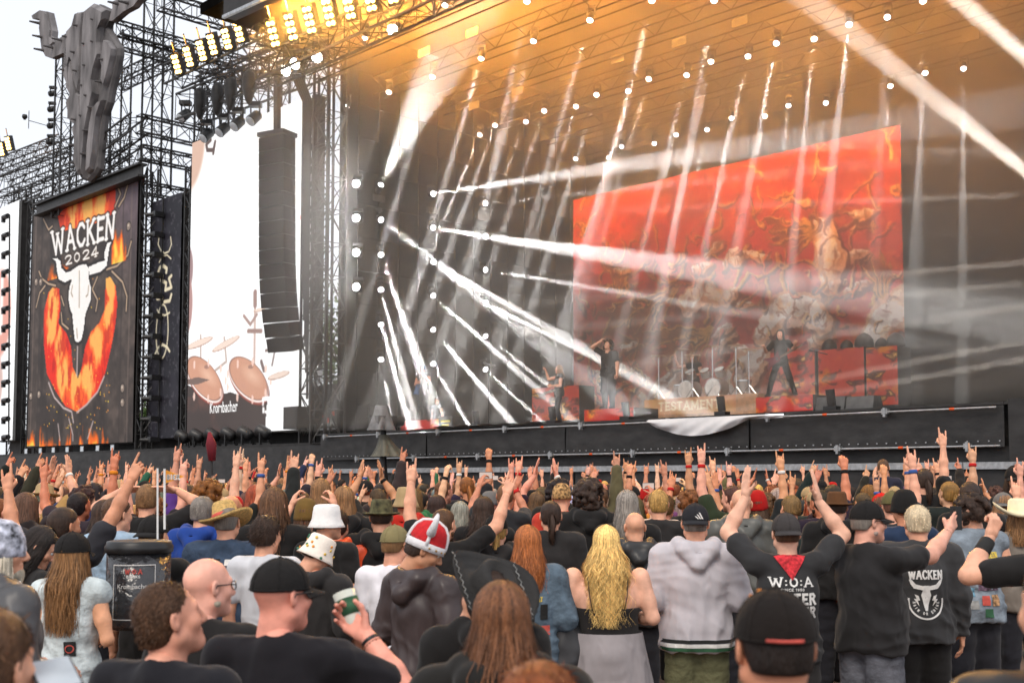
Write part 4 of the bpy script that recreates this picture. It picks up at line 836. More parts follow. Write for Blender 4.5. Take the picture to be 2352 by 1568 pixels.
sb = thing('dark_amp_case', 'dark case at the right end of the white screen', 'case', pv(683, 985, .6)); p = sb.location
MB().box(p+Vector((0, 0, .45)), (1.0, .7, .9), AX).build('case_body', M_PLAST, sb); MB().box(p-SV*.355+Vector((0, 0, .45)), (.9, .01, .8), AX).build('grille', M_GRILL, sb)
# white cloth over the rail
wc_u0 = on_v(1490, 975, -.3)[0]; wc_u1 = on_v(1800, 955, -.3)[0]; nu, nz = 60, 16
uu = np.linspace(wc_u0, wc_u1, nu); drop = np.clip(np.sin(np.clip((uu-wc_u0)/(wc_u1-wc_u0)*1.35, 0, 1)*math.pi), 0, 1)**.8*.40+.10
T = np.linspace(0, 1, nz)[:, None]; Z = DECK-.06-T*drop[None, :]; UU = np.repeat(uu[None, :], nz, 0)
w = .10*np.sin(UU*2.2+T*3)*T+.04*np.sin(UU*9+T*8)*T; VV = -.27-.06*np.sin(T*3.14)+w*.6-.03
P = np.stack([SP.x+SU.x*UU+SV.x*VV, SP.y+SU.y*UU+SV.y*VV, Z], -1).reshape(-1, 3); i = (np.arange(nz-1)[:, None]*nu+np.arange(nu-1)[None, :]).ravel()
cl = fast_mesh('white_cloth', P, np.stack([i, i+nu, i+nu+1, i+1], 1), mat('white_cloth', (.72, .72, .74), .8, 0, .06, 3)); tag(cl, 'white cloth draped over the stage edge rail', 'cloth')
u0_, u1_ = on_v(985, 995, -.2)[0], on_v(1235, 985, -.2)[0]; uu = np.linspace(u0_, u1_, 40); T = np.linspace(0, 1, 5)[:, None]; UU = np.repeat(uu[None, :], 5, 0); VV = -.26+T*.5; Z = DECK+.012+.05*np.abs(np.sin(UU*3))*(1-T)-.04*(1-T)*0+T*.01
P = np.stack([SP.x+SU.x*UU+SV.x*VV, SP.y+SU.y*UU+SV.y*VV, Z+VV*0], -1).reshape(-1, 3); i = (np.arange(4)[:, None]*40+np.arange(39)[None, :]).ravel()
cl = fast_mesh('white_cloth', P, np.stack([i, i+40, i+41, i+1], 1), MATS['white_cloth']); tag(cl, 'crumpled white cloth lying along the stage edge on the left', 'cloth')
# covered broadcast camera in the pit
p = pv(880, 1048, -1.4); jc = thing('broadcast_camera', 'broadcast camera under a grey rain cover in the pit', 'camera', Vector((p.x, p.y, 0)))
zb_ = p.z; zt_ = pv(880, 935, -1.4).z; b0 = Vector((p.x, p.y, 0))
MB().tube([b0, b0+Vector((0, 0, zb_)), b0+Vector((0, 0, zt_-.7))], [.3, .12, .1], 10).build('pedestal', M_PLAST, jc)
MB().box(b0+Vector((0, 0, zt_-.55)), (.5, .8, .5), AX).build('camera_body', M_PLAST, jc); MB().tube([b0+SV*.4+Vector((0, 0, zt_-.5)), b0+SV*.8+Vector((0, 0, zt_-.45))], [.16, .18], 12).build('lens_hood', M_PLAST, jc)
M_TARP = mat('grey_tarpaulin', (.11, .105, .08), .55, 0, .3, 3, .5, 6); M_TARP2 = mat('silver_rain_cover', (.16, .16, .165), .4, 0, .3, 5, .6, 8)
def cloth_cone(c, z0, z1, r0, r1, m, nm, par, lean=(0, 0), n=36, folds=7, seed=0):
    vs = []; R = 10
    for i in range(R+1):
        t = i/R; rr = r1+(r0-r1)*t**1.4
        for k in range(n):
            a = 2*math.pi*k/n; q = rr*(1+.22*t*math.sin(a*folds+seed+t)+.1*math.sin(a*3+seed)); vs.append((c[0]+lean[0]*t+q*math.cos(a), c[1]+lean[1]*t+q*math.sin(a), z1+(z0-z1)*t))
    b = MB(); b.add(vs, [(i*n+k, i*n+(k+1) % n, (i+1)*n+(k+1) % n, (i+1)*n+k) for i in range(R) for k in range(n)]); b.add([vs[k] for k in range(n)], [tuple(range(n))]); return b.build(nm, m, par, True)
cloth_cone(b0, zb_, zt_-.95, .55, .16, M_TARP, 'tarpaulin', jc, (.2, 0)); cloth_cone(b0+SV*-.1, zt_-.8, zt_+.05, .42, .22, M_TARP2, 'rain_cover', jc, (0, 0), folds=5, seed=2)
# trees far behind the towers
M_LEAF = mat('tree_leaf', (.07, .12, .03), .6, 0, .4, 3)
M_BARK = mat('tree_bark', (.07, .05, .04), .9)
for k, (x, y, dep, h) in enumerate(((742, 640, 95, 17), (330, 960, 110, 9), (480, 900, 120, 13))):
    p = at_depth(x, 1100, dep); p.z = 0; t = thing('broadleaf_tree', ['green tree glimpsed through the tower right of the white screen', 'low tree behind the lattice by the strip banner', 'tree hidden behind the white screen'][k], 'tree', p)
    MB().tube([p, p+Vector((.3, 0, h*.4)), p+Vector((0, 0, h*.7))], [.35, .25, .1], 8).build('trunk', M_BARK, t)
    n = 5000; r_ = np.random.default_rng(k); dd = r_.normal(size=(n, 3)); dd /= np.linalg.norm(dd, axis=1)[:, None]; C = dd*(r_.uniform(.3, 1, n)**.5)[:, None]*np.array([h*.33, h*.33, h*.36]); C *= (1+.25*np.sin(dd[:, :1]*7+dd[:, 1:2]*5)); C[:, 2] += h*.64
    a_ = r_.normal(size=(n, 3)); a_ /= np.linalg.norm(a_, axis=1)[:, None]; b_ = np.cross(a_, r_.normal(size=(n, 3))); b_ /= np.linalg.norm(b_, axis=1)[:, None]; s_ = .22
    V4 = np.stack([C-a_*s_, C+b_*s_*.6, C+a_*s_, C-b_*s_*.6], 1).reshape(-1, 3); fast_mesh('crown', V4, np.arange(4*n).reshape(-1, 4), M_LEAF, t)
# ================================================================= signed-distance modelling for bodies
class SDF:
    def __init__(s, lo, hi, h):
        s.h = h; s.lo = np.array(lo, float); n = np.ceil((np.array(hi)-s.lo)/h).astype(int)+1; s.n = n
        s.f = np.full(n, .25, np.float32); s.g = [s.lo[i]+np.arange(n[i])*h for i in range(3)]
    def _win(s, lo, hi):
        a = np.clip(np.floor((np.array(lo)-s.lo)/s.h).astype(int), 0, s.n); b = np.clip(np.ceil((np.array(hi)-s.lo)/s.h).astype(int)+1, 0, s.n)
        return tuple(slice(a[i], max(a[i], b[i])) for i in range(3))
    def _pts(s, w): return s.g[0][w[0]][:, None, None], s.g[1][w[1]][None, :, None], s.g[2][w[2]][None, None, :]
    def _mix(s, w, d, k, sub=False):
        f = s.f[w]
        if f.size == 0: return
        if sub:
            hh = np.clip(.5-.5*(f+d)/k, 0, 1); s.f[w] = f*(1-hh)+(-d)*hh+k*hh*(1-hh)
        else:
            hh = np.clip(.5+.5*(d-f)/k, 0, 1); s.f[w] = d*(1-hh)+f*hh-k*hh*(1-hh)
    def cap(s, a, b, ra, rb=None, k=.02, sub=False, sq=(1, 1, 1)):
        a = np.array(a, float); b = np.array(b, float); rb = ra if rb is None else rb; R = max(ra, rb)*max(1/min(sq), 1)+k*1.2+s.h
        w = s._win(np.minimum(a, b)-R, np.maximum(a, b)+R); X, Y, Z = s._pts(w); d = b-a; L2 = float(d @ d)+1e-9
        t = np.clip(((X-a[0])*d[0]+(Y-a[1])*d[1]+(Z-a[2])*d[2])/L2, 0, 1)
        q = np.sqrt(((X-a[0]-t*d[0])*sq[0])**2+((Y-a[1]-t*d[1])*sq[1])**2+((Z-a[2]-t*d[2])*sq[2])**2)-(ra+(rb-ra)*t)
        s._mix(w, q.astype(np.float32), k, sub); return s
    def ell(s, c, r, k=.02, sub=False, R=None):
        c = np.array(c, float); r = np.array(r, float); m = (r.max() if R is not None else r)+k*1.2+s.h
        w = s._win(c-m, c+m); X, Y, Z = s._pts(w); X = X-c[0]; Y = Y-c[1]; Z = Z-c[2]
        if R is not None: X, Y, Z = (R[0][0]*X+R[1][0]*Y+R[2][0]*Z, R[0][1]*X+R[1][1]*Y+R[2][1]*Z, R[0][2]*X+R[1][2]*Y+R[2][2]*Z)
        k0 = np.sqrt((X/r[0])**2+(Y/r[1])**2+(Z/r[2])**2); k1 = np.sqrt((X/r[0]**2)**2+(Y/r[1]**2)**2+(Z/r[2]**2)**2)+1e-6
        s._mix(w, (k0*(k0-1)/k1).astype(np.float32), k, sub); return s
    def mesh(s):
        f = s.f; sg = f < 0; n = f.shape
        corner = [(i, j, k) for i in (0, 1) for j in (0, 1) for k in (0, 1)]
        v = lambda a, c: a[c[0]:n[0]-1+c[0], c[1]:n[1]-1+c[1], c[2]:n[2]-1+c[2]]
        cnt = sum(v(sg, c).astype(np.int8) for c in corner); act = (cnt > 0) & (cnt < 8)
        idx = np.full(act.shape, -1, np.int64); I, J, K = np.nonzero(act); idx[I, J, K] = np.arange(len(I))
        acc = np.zeros((len(I), 3)); m = np.zeros(len(I))
        for a in range(8):
            for ax in range(3):
                c = corner[a]
                if c[ax]: continue
                e = list(c); e[ax] = 1; f0 = f[I+c[0], J+c[1], K+c[2]]; f1 = f[I+e[0], J+e[1], K+e[2]]; x = (f0 < 0) != (f1 < 0)
                t = np.where(x, f0/np.where(np.abs(f0-f1) < 1e-9, 1e-9, f0-f1), 0); p = np.array(c, float)[None, :].repeat(len(I), 0); p[:, ax] += t
                acc += p*x[:, None]; m += x
        P = (np.stack([I, J, K], 1)+acc/np.maximum(m, 1)[:, None])*s.h+s.lo
        qs = []
        for ax in range(3):
            b, c = (ax+1) % 3, (ax+2) % 3
            s0 = [slice(None)]*3; s1 = [slice(None)]*3; s0[ax] = slice(0, n[ax]-1); s1[ax] = slice(1, n[ax])
            for t in (b, c): s0[t] = slice(1, n[t]-1); s1[t] = slice(1, n[t]-1)
            A, B = sg[tuple(s0)], sg[tuple(s1)]; E = np.stack(np.nonzero(A != B), 1)
            if len(E) == 0: continue
            inside = A[tuple(E.T)]; base = E.copy(); base[:, b] += 1; base[:, c] += 1
            def cell(db, dc):
                q = base.copy(); q[:, b] -= db; q[:, c] -= dc; return idx[tuple(q.T)]
            q = np.stack([cell(0, 0), cell(1, 0), cell(1, 1), cell(0, 1)], 1); q[~inside] = q[~inside][:, ::-1]; qs.append(q)
        return P, np.concatenate(qs)
def vecs(*a): return np.array(a, float)
def unit(v): v = np.array(v, float); return v/np.linalg.norm(v)
def frame(z, y):
    z = unit(z); y = np.array(y, float); y = unit(y-z*(y @ z)); x = np.cross(y, z); return np.stack([x, y, z], 1)   # columns
# ---- hands: wrist at origin, fingers along +z, palm towards +y, thumb side +x
HANDS = {}
POSE = {'horns': ([.05, 1.35, 1.35, .08], 1.0), 'fist': ([1.45, 1.45, 1.45, 1.45], 1.0), 'open': ([.06, .04, .06, .1], 0.0), 'point': ([.04, 1.4, 1.4, 1.4], 1.0), 'relax': ([.35, .4, .45, .5], .3), 'grip': ([.8, .82, .84, .86], .35), 'two': ([.05, .1, 1.4, 1.4], 1.0), 'flat': ([.12, .1, .12, .15], .2)}
def hand(pose, h=.0052):
    if (pose, h) in HANDS: return HANDS[(pose, h)]
    cur, th = POSE[pose]; g = SDF((-.085, -.06, -.03), (.085, .11, .21), h)
    g.cap((0, 0, -.03), (0, 0, .02), .026, .03, .02, sq=(.9, 1.25, 1))
    for i, x in enumerate((.031, .011, -.010, -.030)):
        kz = (.092, .097, .092, .082)[i]; g.cap((x*.55, 0, .02), (x, 0, kz), .017, .0125, .012)
        L = (.044, .048, .045, .035)[i]; r = (.0098, .0102, .0096, .0085)[i]; p = np.array((x, 0, kz)); a = 0; sp = x*1.6*(1 if cur[i] < .3 else .2)
        for j, (l, q) in enumerate(((L, .6), (L*.62, 1.0), (L*.5, .75))):
            a += cur[i]*q*(1.0 if j else .95); d = np.array((sp, math.sin(a), math.cos(a))); d /= np.linalg.norm(d); e = p+d*l; g.cap(p, e, r*(1-.06*j), r*(.94-.07*j), .004); p = e
    p0 = np.array((.022, .012, .022))
    if th > .8: pts = [(.042, .03, .05), (.030, .052, .078), (.006, .056, .09)]
    elif th > .25: pts = [(.05, .022, .05), (.066, .045, .075), (.066, .066, .098)]
    else: pts = [(.05, .012, .048), (.075, .018, .072), (.092, .02, .094)]
    rr = (.0155, .0125, .0105, .0088)
    for i, q in enumerate(pts): g.cap(p0, q, rr[i], rr[i+1], .006); p0 = np.array(q)
    HANDS[(pose, h)] = g.mesh(); return HANDS[(pose, h)]
# ---- heads: origin at the middle of the head, face towards +y
HEADS = {}
def head(kind='m', h=.0062):
    if (kind, h) in HEADS: return HEADS[(kind, h)]
    f = .94 if kind == 'f' else 1.0; g = SDF((-.12, -.16, -.22), (.12, .15, .15), h)
    g.ell((0, -.014, .030), (.078, .098, .090), .01).ell((0, .030, -.025), (.064*f, .062, .088), .03)
    g.cap((-.048*f, .005, -.062), (0, .062, -.098), .030*f, .026*f, .03).cap((.048*f, .005, -.062), (0, .062, -.098), .030*f, .026*f, .03)
    g.ell((0, .073, -.100), (.022, .02, .02), .02).cap((-.036, .076, .024), (.036, .076, .024), .013*f, .013*f, .018)
    for s in (-1, 1):
        g.ell((s*.042, .060, -.026), (.026, .024, .024), .025); g.ell((s*.033, .096, .004), (.018, .016, .012), .012, True)
    g.cap((0, .088, .014), (0, .110, -.030), .008, .0125, .012).ell((0, .104, -.034), (.015, .012, .010), .008)
    for s in (-1, 1): g.ell((s*.012, .096, -.038), (.008, .01, .007), .006)
    g.cap((-.020, .086, -.060), (.020, .086, -.060), .007, .007, .008).cap((-.016, .085, -.071), (.016, .085, -.071), .0075, .0075, .006).cap((-.022, .099, -.0655), (.022, .099, -.0655), .002, .002, .003, True)
    for s in (-1, 1):
        c, q = math.cos(s*.45), math.sin(s*.45); R = ((c, -q, 0), (q, c, 0), (0, 0, 1))
        g.ell((s*.083, -.008, -.004), (.009, .020, .033), .006, R=R); g.ell((s*.091, -.004, .002), (.006, .010, .017), .004, True, R=R)
    nr = .060 if kind != 'f' else .048
    g.cap((0, -.022, -.05), (0, -.045, -.20), nr*.97, nr*1.05, .03)
    HEADS[(kind, h)] = g.mesh(); return HEADS[(kind, h)]
def ball(c, r, n=8):
    vs = []; fs = []
    for i in range(n+1):
        a = math.pi*i/n
        for j in range(n): b = 2*math.pi*j/n; vs.append((c[0]+r*math.sin(a)*math.cos(b), c[1]+r*math.cos(a), c[2]+r*math.sin(a)*math.sin(b)))
    for i in range(n):
        for j in range(n): fs.append((i*n+j, i*n+(j+1) % n, (i+1)*n+(j+1) % n, (i+1)*n+j))
    return np.array(vs), np.array(fs)
# ---- person materials (colour comes from each object)
M_SKIN = mat('skin', rough=.5, var=.17, scale=16, objcol=True, spec=.35, bump=.12, bscale=220)
M_EYE = mat('eye', (.7, .68, .65), .25); M_IRIS = mat('iris', (.03, .025, .02), .2); M_LIP = mat('lips', (.42, .17, .13), .5)
M_CLOTH = mat('cloth', rough=.9, var=.11, scale=7, objcol=True, bump=1.0, bscale=6.5, spec=.15, sheen=.10, stretch=(1.3, 1.3, .8), ridged=True)
M_RAIN = mat('rain_jacket', rough=.42, var=.25, scale=6, objcol=True, bump=1.0, bscale=6.5, spec=.4, stretch=(1, 1, .8), ridged=True)
M_DENIM = mat('denim', rough=.9, var=.35, scale=9, objcol=True, bump=.5, bscale=30, spec=.15)
M_HAIR = mat('hair', rough=.5, var=.3, scale=20, objcol=True, tone=True, bump=.5, bscale=90, spec=.35, stretch=(3, 3, .4))
M_SHOE = mat('shoe', (.03, .028, .027), .6)
M_FELT = mat('felt', rough=.95, var=.12, scale=9, objcol=True, bump=.2, bscale=60, spec=.15, sheen=.03)
M_STRAW = mat('straw', rough=.8, var=.3, scale=60, objcol=True, bump=1.0, bscale=120)
SK = [rgb(226, 166, 136), rgb(216, 150, 118), rgb(232, 178, 148), rgb(206, 140, 106), rgb(196, 130, 96)]
def noise3(P, f, seed):
    r = np.random.default_rng(seed); o = np.zeros(len(P))
    for k in range(7):
        d = r.normal(size=3); d /= np.linalg.norm(d); o += np.sin((P @ d)*f*(1+.6*k/3)+r.uniform(0, 6.28))/(1+.35*k)
    return o/3.0
def vnormals(P, Q):
    n = np.cross(P[Q[:, 2]]-P[Q[:, 0]], P[Q[:, 3]]-P[Q[:, 1]]); N = np.zeros_like(P)
    for k in range(4): np.add.at(N, Q[:, k], n)
    return N/(np.linalg.norm(N, axis=1)[:, None]+1e-9)
# arm poses: (upper arm direction, forearm direction, hand direction or None, palm direction, hand pose); x is outwards, y forwards, z up
ARM = {
 'down': ((.22, -.05, -1), (.10, .22, -1), None, (-1, .2, 0), 'relax'), 'bent': ((.30, -.10, -1), (-.45, 1, -.1), None, (-.6, 0, -.5), 'grip'),
 'folded': ((.30, .15, -1), (-1, .75, .15), None, (0, -1, 0), 'fist'), 'horns': ((.32, .30, .9), (-.02, .10, 1), (0, .05, 1), (.05, 1, .1), 'horns'),
 'horns_out': ((.75, .30, .62), (.28, .25, 1), None, (.05, 1, .1), 'horns'), 'horns_low': ((.65, .55, -.10), (.10, .45, 1), (0, .15, 1), (.0, 1, 0), 'horns'),
 'horns_high': ((.14, .22, 1), (.03, .12, 1), None, (0, 1, .1), 'horns'), 'fist_up': ((.28, .35, .9), (0, .2, 1), None, (0, 1, 0), 'fist'), 'open_up': ((.30, .30, .9), (.10, .2, 1), None, (0, 1, 0), 'open'),
 'point_up': ((.40, .25, .85), (.38, .25, 1), None, (0, 1, 0), 'point'), 'phone': ((.28, .80, .25), (-.38, .45, .9), (-.25, .3, .9), (-.8, .5, .2), 'grip'), 'clap': ((.25, .55, .75), (-.62, .25, .95), (-.15, .15, 1), (-1, .05, 0), 'flat'),
 'head': ((.85, .35, .45), (-.85, -.15, .55), (-.9, -.3, .1), (-.2, -.6, -.8), 'flat'), 'fwd': ((.25, .9, -.15), (-.05, 1, .45), None, (-1, 0, .2), 'two'),
}
def make_body(name, arms=('down', 'down'), sex='m', girth=1.0, sleeve='short', lean=0.0, hz=0.0, hx=0.0, tilt=0.0, top='shirt', shoulder=1.0, vox=.014, hvox=.0062, hands_h=.0056, wr=.0062, hem=.0, stance=.11, legs=None, bare=False, custom=None, belly=0.0, seed=0, hood=False, face=False, shorts=False):
    """meshes of a standing person 1.78 m tall facing +y: dict(body, top, trousers, shoe meshes, head matrix, wrists)"""
    G = girth; fem = sex == 'f'; sh = (.19 if not fem else .165)*shoulder*(1+.35*(G-1))
    bend = lambda p: np.array((p[0], p[1]*math.cos(lean)+(p[2]-.95)*math.sin(lean), .95+(p[2]-.95)*math.cos(lean)-p[1]*math.sin(lean))) if p[2] > .95 else np.array(p, float)
    lo, hi = (-.95, -.6, -.02), (.95, .95, 2.42)
    H = {}; A = {}
    for s, nm in ((-1, 0), (1, 1)):
        ap = arms[nm]; up, fo, hd, pa, hp = (custom[nm] if custom and custom[nm] else ARM[ap]); m = np.array((s, 1, 1))
        raised = unit(up)[2] > .3; S0 = bend((s*sh*(.95 if raised else 1), -.01, 1.435+(.035 if raised else 0))); E = S0+unit(np.array(up)*m)*.285; Wr = E+unit(np.array(fo)*m)*.255
        A[nm] = (S0, E, Wr, unit(np.array(hd if hd is not None else fo)*m), np.array(pa, float)*m, hp, s)
    allp = np.array([q for a in A.values() for q in a[:3]]); lo = np.minimum(allp.min(0)-.15, (-.36*G, -.34*G, -.02)); hi = np.maximum(allp.max(0)+.15, (.36*G, .40*G, 1.62))
    # -- skin
    b = SDF(lo, hi, vox)
    w = .155*G
    b.ell(bend((0, 0, 1.28)), (w*.95, .10*G, .20), .04).ell(bend((0, .005, 1.08)), (w*.86, .095*G, .17), .05).ell((0, 0, .95), (.15*G, .10*G, .12), .05)
    b.cap(bend((0, -.03, 1.40)), bend((0, -.035, 1.50)), .075, .058, .05)
    legs = legs or (((-stance, .0), (-stance*1.1, .02)), ((stance, 0), (stance*1.1, .0)))
    LG = []
    for s, ((kx, ky), (fx, fy)) in zip((-1, 1), legs):
        hp_ = np.array((s*.092, 0, .92)); kn = np.array((kx, ky+.02, .50)); an_ = np.array((fx, fy-.02, .09)); LG.append((hp_, kn, an_))
        b.cap(hp_, kn, .082*G, .056*G, .03).cap(kn, an_, .055*G, .037, .03)
    for (S0, E, Wr, hd, pa, hp, s) in A.values():
        gg = 1+.5*(G-1); f_ = .88 if fem else 1
        b.cap(S0, S0*.4+E*.6, .060*gg*f_, .052*gg*f_, .05).cap(S0*.4+E*.6, E, .052*gg*f_, .042*gg*f_, .02).cap(E, E*.6+Wr*.4, .043*gg*f_, .042*gg*f_, .02).cap(E*.6+Wr*.4, Wr, .042*gg*f_, .027*gg, .02)
    P, Q = b.mesh(); parts = [(P, Q, 0)]; off = 0
    for (S0, E, Wr, hd, pa, hp, s) in A.values():
        hP, hQ = hand(hp, hands_h); R = frame(hd, pa); hP2 = hP.copy(); want = 1
        # thumb side: for a right arm seen with the palm direction as y, x must point to the thumb
        x_th = np.cross(R[:, 1], R[:, 2]); flip = -s
        hP2[:, 0] *= flip; R2 = np.stack([x_th, R[:, 1], R[:, 2]], 1); q = hP2 @ R2.T+Wr+hd*.01
        parts.append((q, hQ if flip > 0 else hQ[:, ::-1], 0))
    HM = Matrix.Translation(Vector(bend((0, .01, 1.655)))) @ Matrix.Rotation(hz, 4, 'Z') @ Matrix.Rotation(-hx-lean*.4, 4, 'X') @ Matrix.Rotation(tilt, 4, 'Y')
    hm = np.array(HM); kP, kQ = head('f' if fem else 'm', hvox); parts.append((kP @ hm[:3, :3].T+hm[:3, 3], kQ, 0))
    if face:
        for s in (-1, 1):
            for c, r, mi in (((s*.032, .079, .004), .0125, 1), ((s*.032, .0868, .004), .0062, 2)):
                eP, eQ = ball(c, r); parts.append((eP @ hm[:3, :3].T+hm[:3, 3], eQ, mi))
    V = []; F = []; MI = []
    for p, q, mi in parts: F.append(q+off); V.append(p); off += len(p); MI += [mi]*len(q)
    body = (np.concatenate(V), np.concatenate(F), MI)
    # -- top garment
    t = SDF(lo, hi, vox); e = .016; hemz = .86-hem; e2 = .012 if top == 'shirt' else .026
    dw = 1.0 if not fem else .92
    if not bare:
        t.ell(bend((0, -.005, 1.29)), (w*1.02*dw+e2, .112*G+e2, .20), .05).ell(bend((0, .005+belly*.5, 1.10)), (w*.96*dw+e2, .108*G+e2+belly, .20), .07).ell((0, belly*.4, .98), (.158*G+e2, .108*G+e2+belly*.7, .13), .07)
        t.cap((-.06*G, 0, .95), (-.06*G, 0, hemz+.05), .105*G+e2, .112*G+e2, .05).cap((.06*G, 0, .95), (.06*G, 0, hemz+.05), .105*G+e2, .112*G+e2, .05)
        for (S0, E, Wr, hd, pa, hp, s) in A.values():
            t.cap(bend((s*.05, -.02, 1.455)), S0, .058+e2, .062+e2, .05)
            if sleeve == 'short': t.cap(S0, S0*.38+E*.62, .064+e2*.8, .066+e2, .03)
            elif sleeve == 'long': t.cap(S0, E, .064+e2, .054+e2, .04).cap(E, E*.06+Wr*.94, .054+e2, .040+e2*.8, .03)
        if hood:
            for q in (-1, 1): t.cap(bend((q*.085, .045, 1.505)), bend((q*.115, -.04, 1.525)), .034, .046, .03).cap(bend((q*.115, -.04, 1.525)), bend((q*.085, -.12, 1.49)), .046, .055, .02).cap(bend((q*.085, -.12, 1.49)), bend((0, -.165, 1.40)), .050, .052, .02)
            t.cap(bend((-.07, -.12, 1.50)), bend((.07, -.12, 1.50)), .045, .045, .03).ell(bend((0, -.14, 1.455)), (.09, .03, .03), .012, sub=True)
        elif top == 'jacket': t.cap(bend((-.05, -.045, 1.50)), bend((.05, -.045, 1.50)), .042, .042, .03)
        # neck opening
        t.cap(bend((0, -.042, 1.462)), bend((0, -.03, 1.36)), .078, .09, .03); t.ell(bend((0, .03, 1.58)), (.088, .092, .075), .012, sub=True)
        t.f = np.maximum(t.f, (hemz-t.g[2])[None, None, :].astype(np.float32))
    else:
        t.ell(bend((0, 0, 1.25)), (w*.97+.008, .104*G+.008, .19), .04).ell(bend((0, .005, 1.08)), (w*.9+.008, .10*G+.008, .17), .06).ell((0, 0, .97), (.152*G+.01, .106*G+.01, .12), .05)
        t.f = np.maximum(t.f, np.maximum(1.03-t.g[2], t.g[2]-1.235)[None, None, :].astype(np.float32))
    P, Q = t.mesh(); N = vnormals(P, Q); Pw = P*vecs(1, 1, 1.7)
    ph_ = noise3(P, 9, seed+7); fold = 1-2*np.abs(np.sin(P[:, 2]*27+ph_*4.2+P[:, 0]*9)); fold2 = 1-2*np.abs(np.sin(P[:, 0]*33+ph_*4+P[:, 2]*11+P[:, 1]*14))
    low_ = np.clip((1.30-P[:, 2])/.35, .25, 1)
    P = P+N*((noise3(Pw, 26, seed)*.45+noise3(P*vecs(1, 1, .6), 55, seed+1)*.3+fold*.8*low_+fold2*.55*np.clip((1.40-P[:, 2])/.3, .15, 1))*wr*(1.2 if top == 'jacket' else 1.4))[:, None]
    topm = (P, Q)
    # -- trousers
    l = SDF((-.45*G, -.4, 0), (.45*G, .4, 1.12), vox*1.15); l.ell((0, 0, .95), (.155*G, .112*G, .13), .05)
    for (hp_, kn, an_), s in zip(LG, (-1, 1)):
        l.cap(hp_, kn, .092*G, .078*G, .05)
        if not shorts: l.cap(kn, an_, .072*G, .062, .03)
    if shorts: l.f = np.maximum(l.f, (.46-l.g[2])[None, None, :].astype(np.float32))
    else: l.f = np.maximum(l.f, (.05-l.g[2])[None, None, :].astype(np.float32))
    P2, Q2 = l.mesh(); N2 = vnormals(P2, Q2); P2 = P2+N2*(noise3(P2*vecs(1, 1, 2.2), 24, seed+3)*.006)[:, None]
    SHO = []
    for (hp_, kn, an_), s in zip(LG, (-1, 1)):
        so = SDF((-.6, -.35, -.01), (.6, .45, .16), .016); so.cap(an_-vecs(0, .03, .035), an_+vecs(s*.03, .15, -.045), .048, .042, .02).cap(an_, an_-vecs(0, 0, .04), .046, .05, .02)
        so.f = np.maximum(so.f, (-so.g[2])[None, None, :].astype(np.float32)); SHO.append(so.mesh())
    mk = lambda nm, P, Q, m, mi=None: mesh_only(nm, P, Q, m, mi)
    return dict(body=mk(name+'_body', body[0], body[1], [M_SKIN, M_EYE, M_IRIS], body[2]), top=mk(name+'_top', *topm, M_CLOTH), trousers=mk(name+'_trousers', P2, Q2, M_CLOTH), shoes=[mk(name+'_shoe', a_, b_, M_SHOE) for a_, b_ in SHO], head=HM,
                wrist={k: (Vector(A[k][2]), Vector(A[k][3]), Vector(A[k][4])) for k in A}, topPQ=topm, arms=A)
def mesh_only(nm, P, Q, m, mi=None):
    o = fast_mesh(nm, P, Q, m, None, mi); me = o.data; bpy.data.objects.remove(o); return me
# ---- hair and hats in head space
def ribbons(paths, widths, tones, side):
    """strips along paths (n, k, 3)"""
    n, k, _ = paths.shape; T = np.gradient(paths, axis=1); Wd = np.cross(T, side[:, None, :]); Wd /= np.linalg.norm(Wd, axis=2)[..., None]+1e-9
    tp = np.linspace(1, .25, k)[None, :, None]; Wd = Wd*widths[:, None, None]*tp
    V = np.stack([paths-Wd, paths+Wd], 2).reshape(-1, 3); i = (np.arange(n)[:, None]*k*2+np.arange(k-1)[None, :]*2).ravel(); Q = np.stack([i, i+1, i+3, i+2], 1)
    return V, Q, np.repeat(tones, k*2)
def hair_mesh(nm, parts, m=None):
    V = []; F = []; T = []; o = 0
    for p, q, t in parts: V.append(p); F.append(q+o); T.append(np.broadcast_to(t, len(p))); o += len(p)
    ob = fast_mesh(nm, np.concatenate(V), np.concatenate(F), m or M_HAIR); me = ob.data; bpy.data.objects.remove(ob)
    a = me.color_attributes.new('tone', 'FLOAT_COLOR', 'POINT'); t = np.concatenate(T); c = np.ones((len(t), 4), np.float32); c[:, :3] = t[:, None]; a.data.foreach_set('color', c.ravel()); return me
def scalp(th=.012, front=.055, low=-.055, h=.008, recede=0.0, side_low=None):
    g = SDF((-.14, -.16, -.14), (.14, .16, .16), h); g.ell((0, -.016, .032), (.078+th, .098+th, .090+th), .01).ell((0, -.045, -.03), (.066+th, .062+th*.8, .07), .03)
    X, Y, Z = g.g[0][:, None, None], g.g[1][None, :, None], g.g[2][None, None, :]
    line = np.where(Y > .0, .02+(Y)*(.55+recede), low+.055+(Y)*1.1) ; cut = np.maximum(np.maximum(line-Z, Y-front-Z*.0-.02), low-Z)
    g.f = np.maximum(g.f, cut.astype(np.float32)); return g
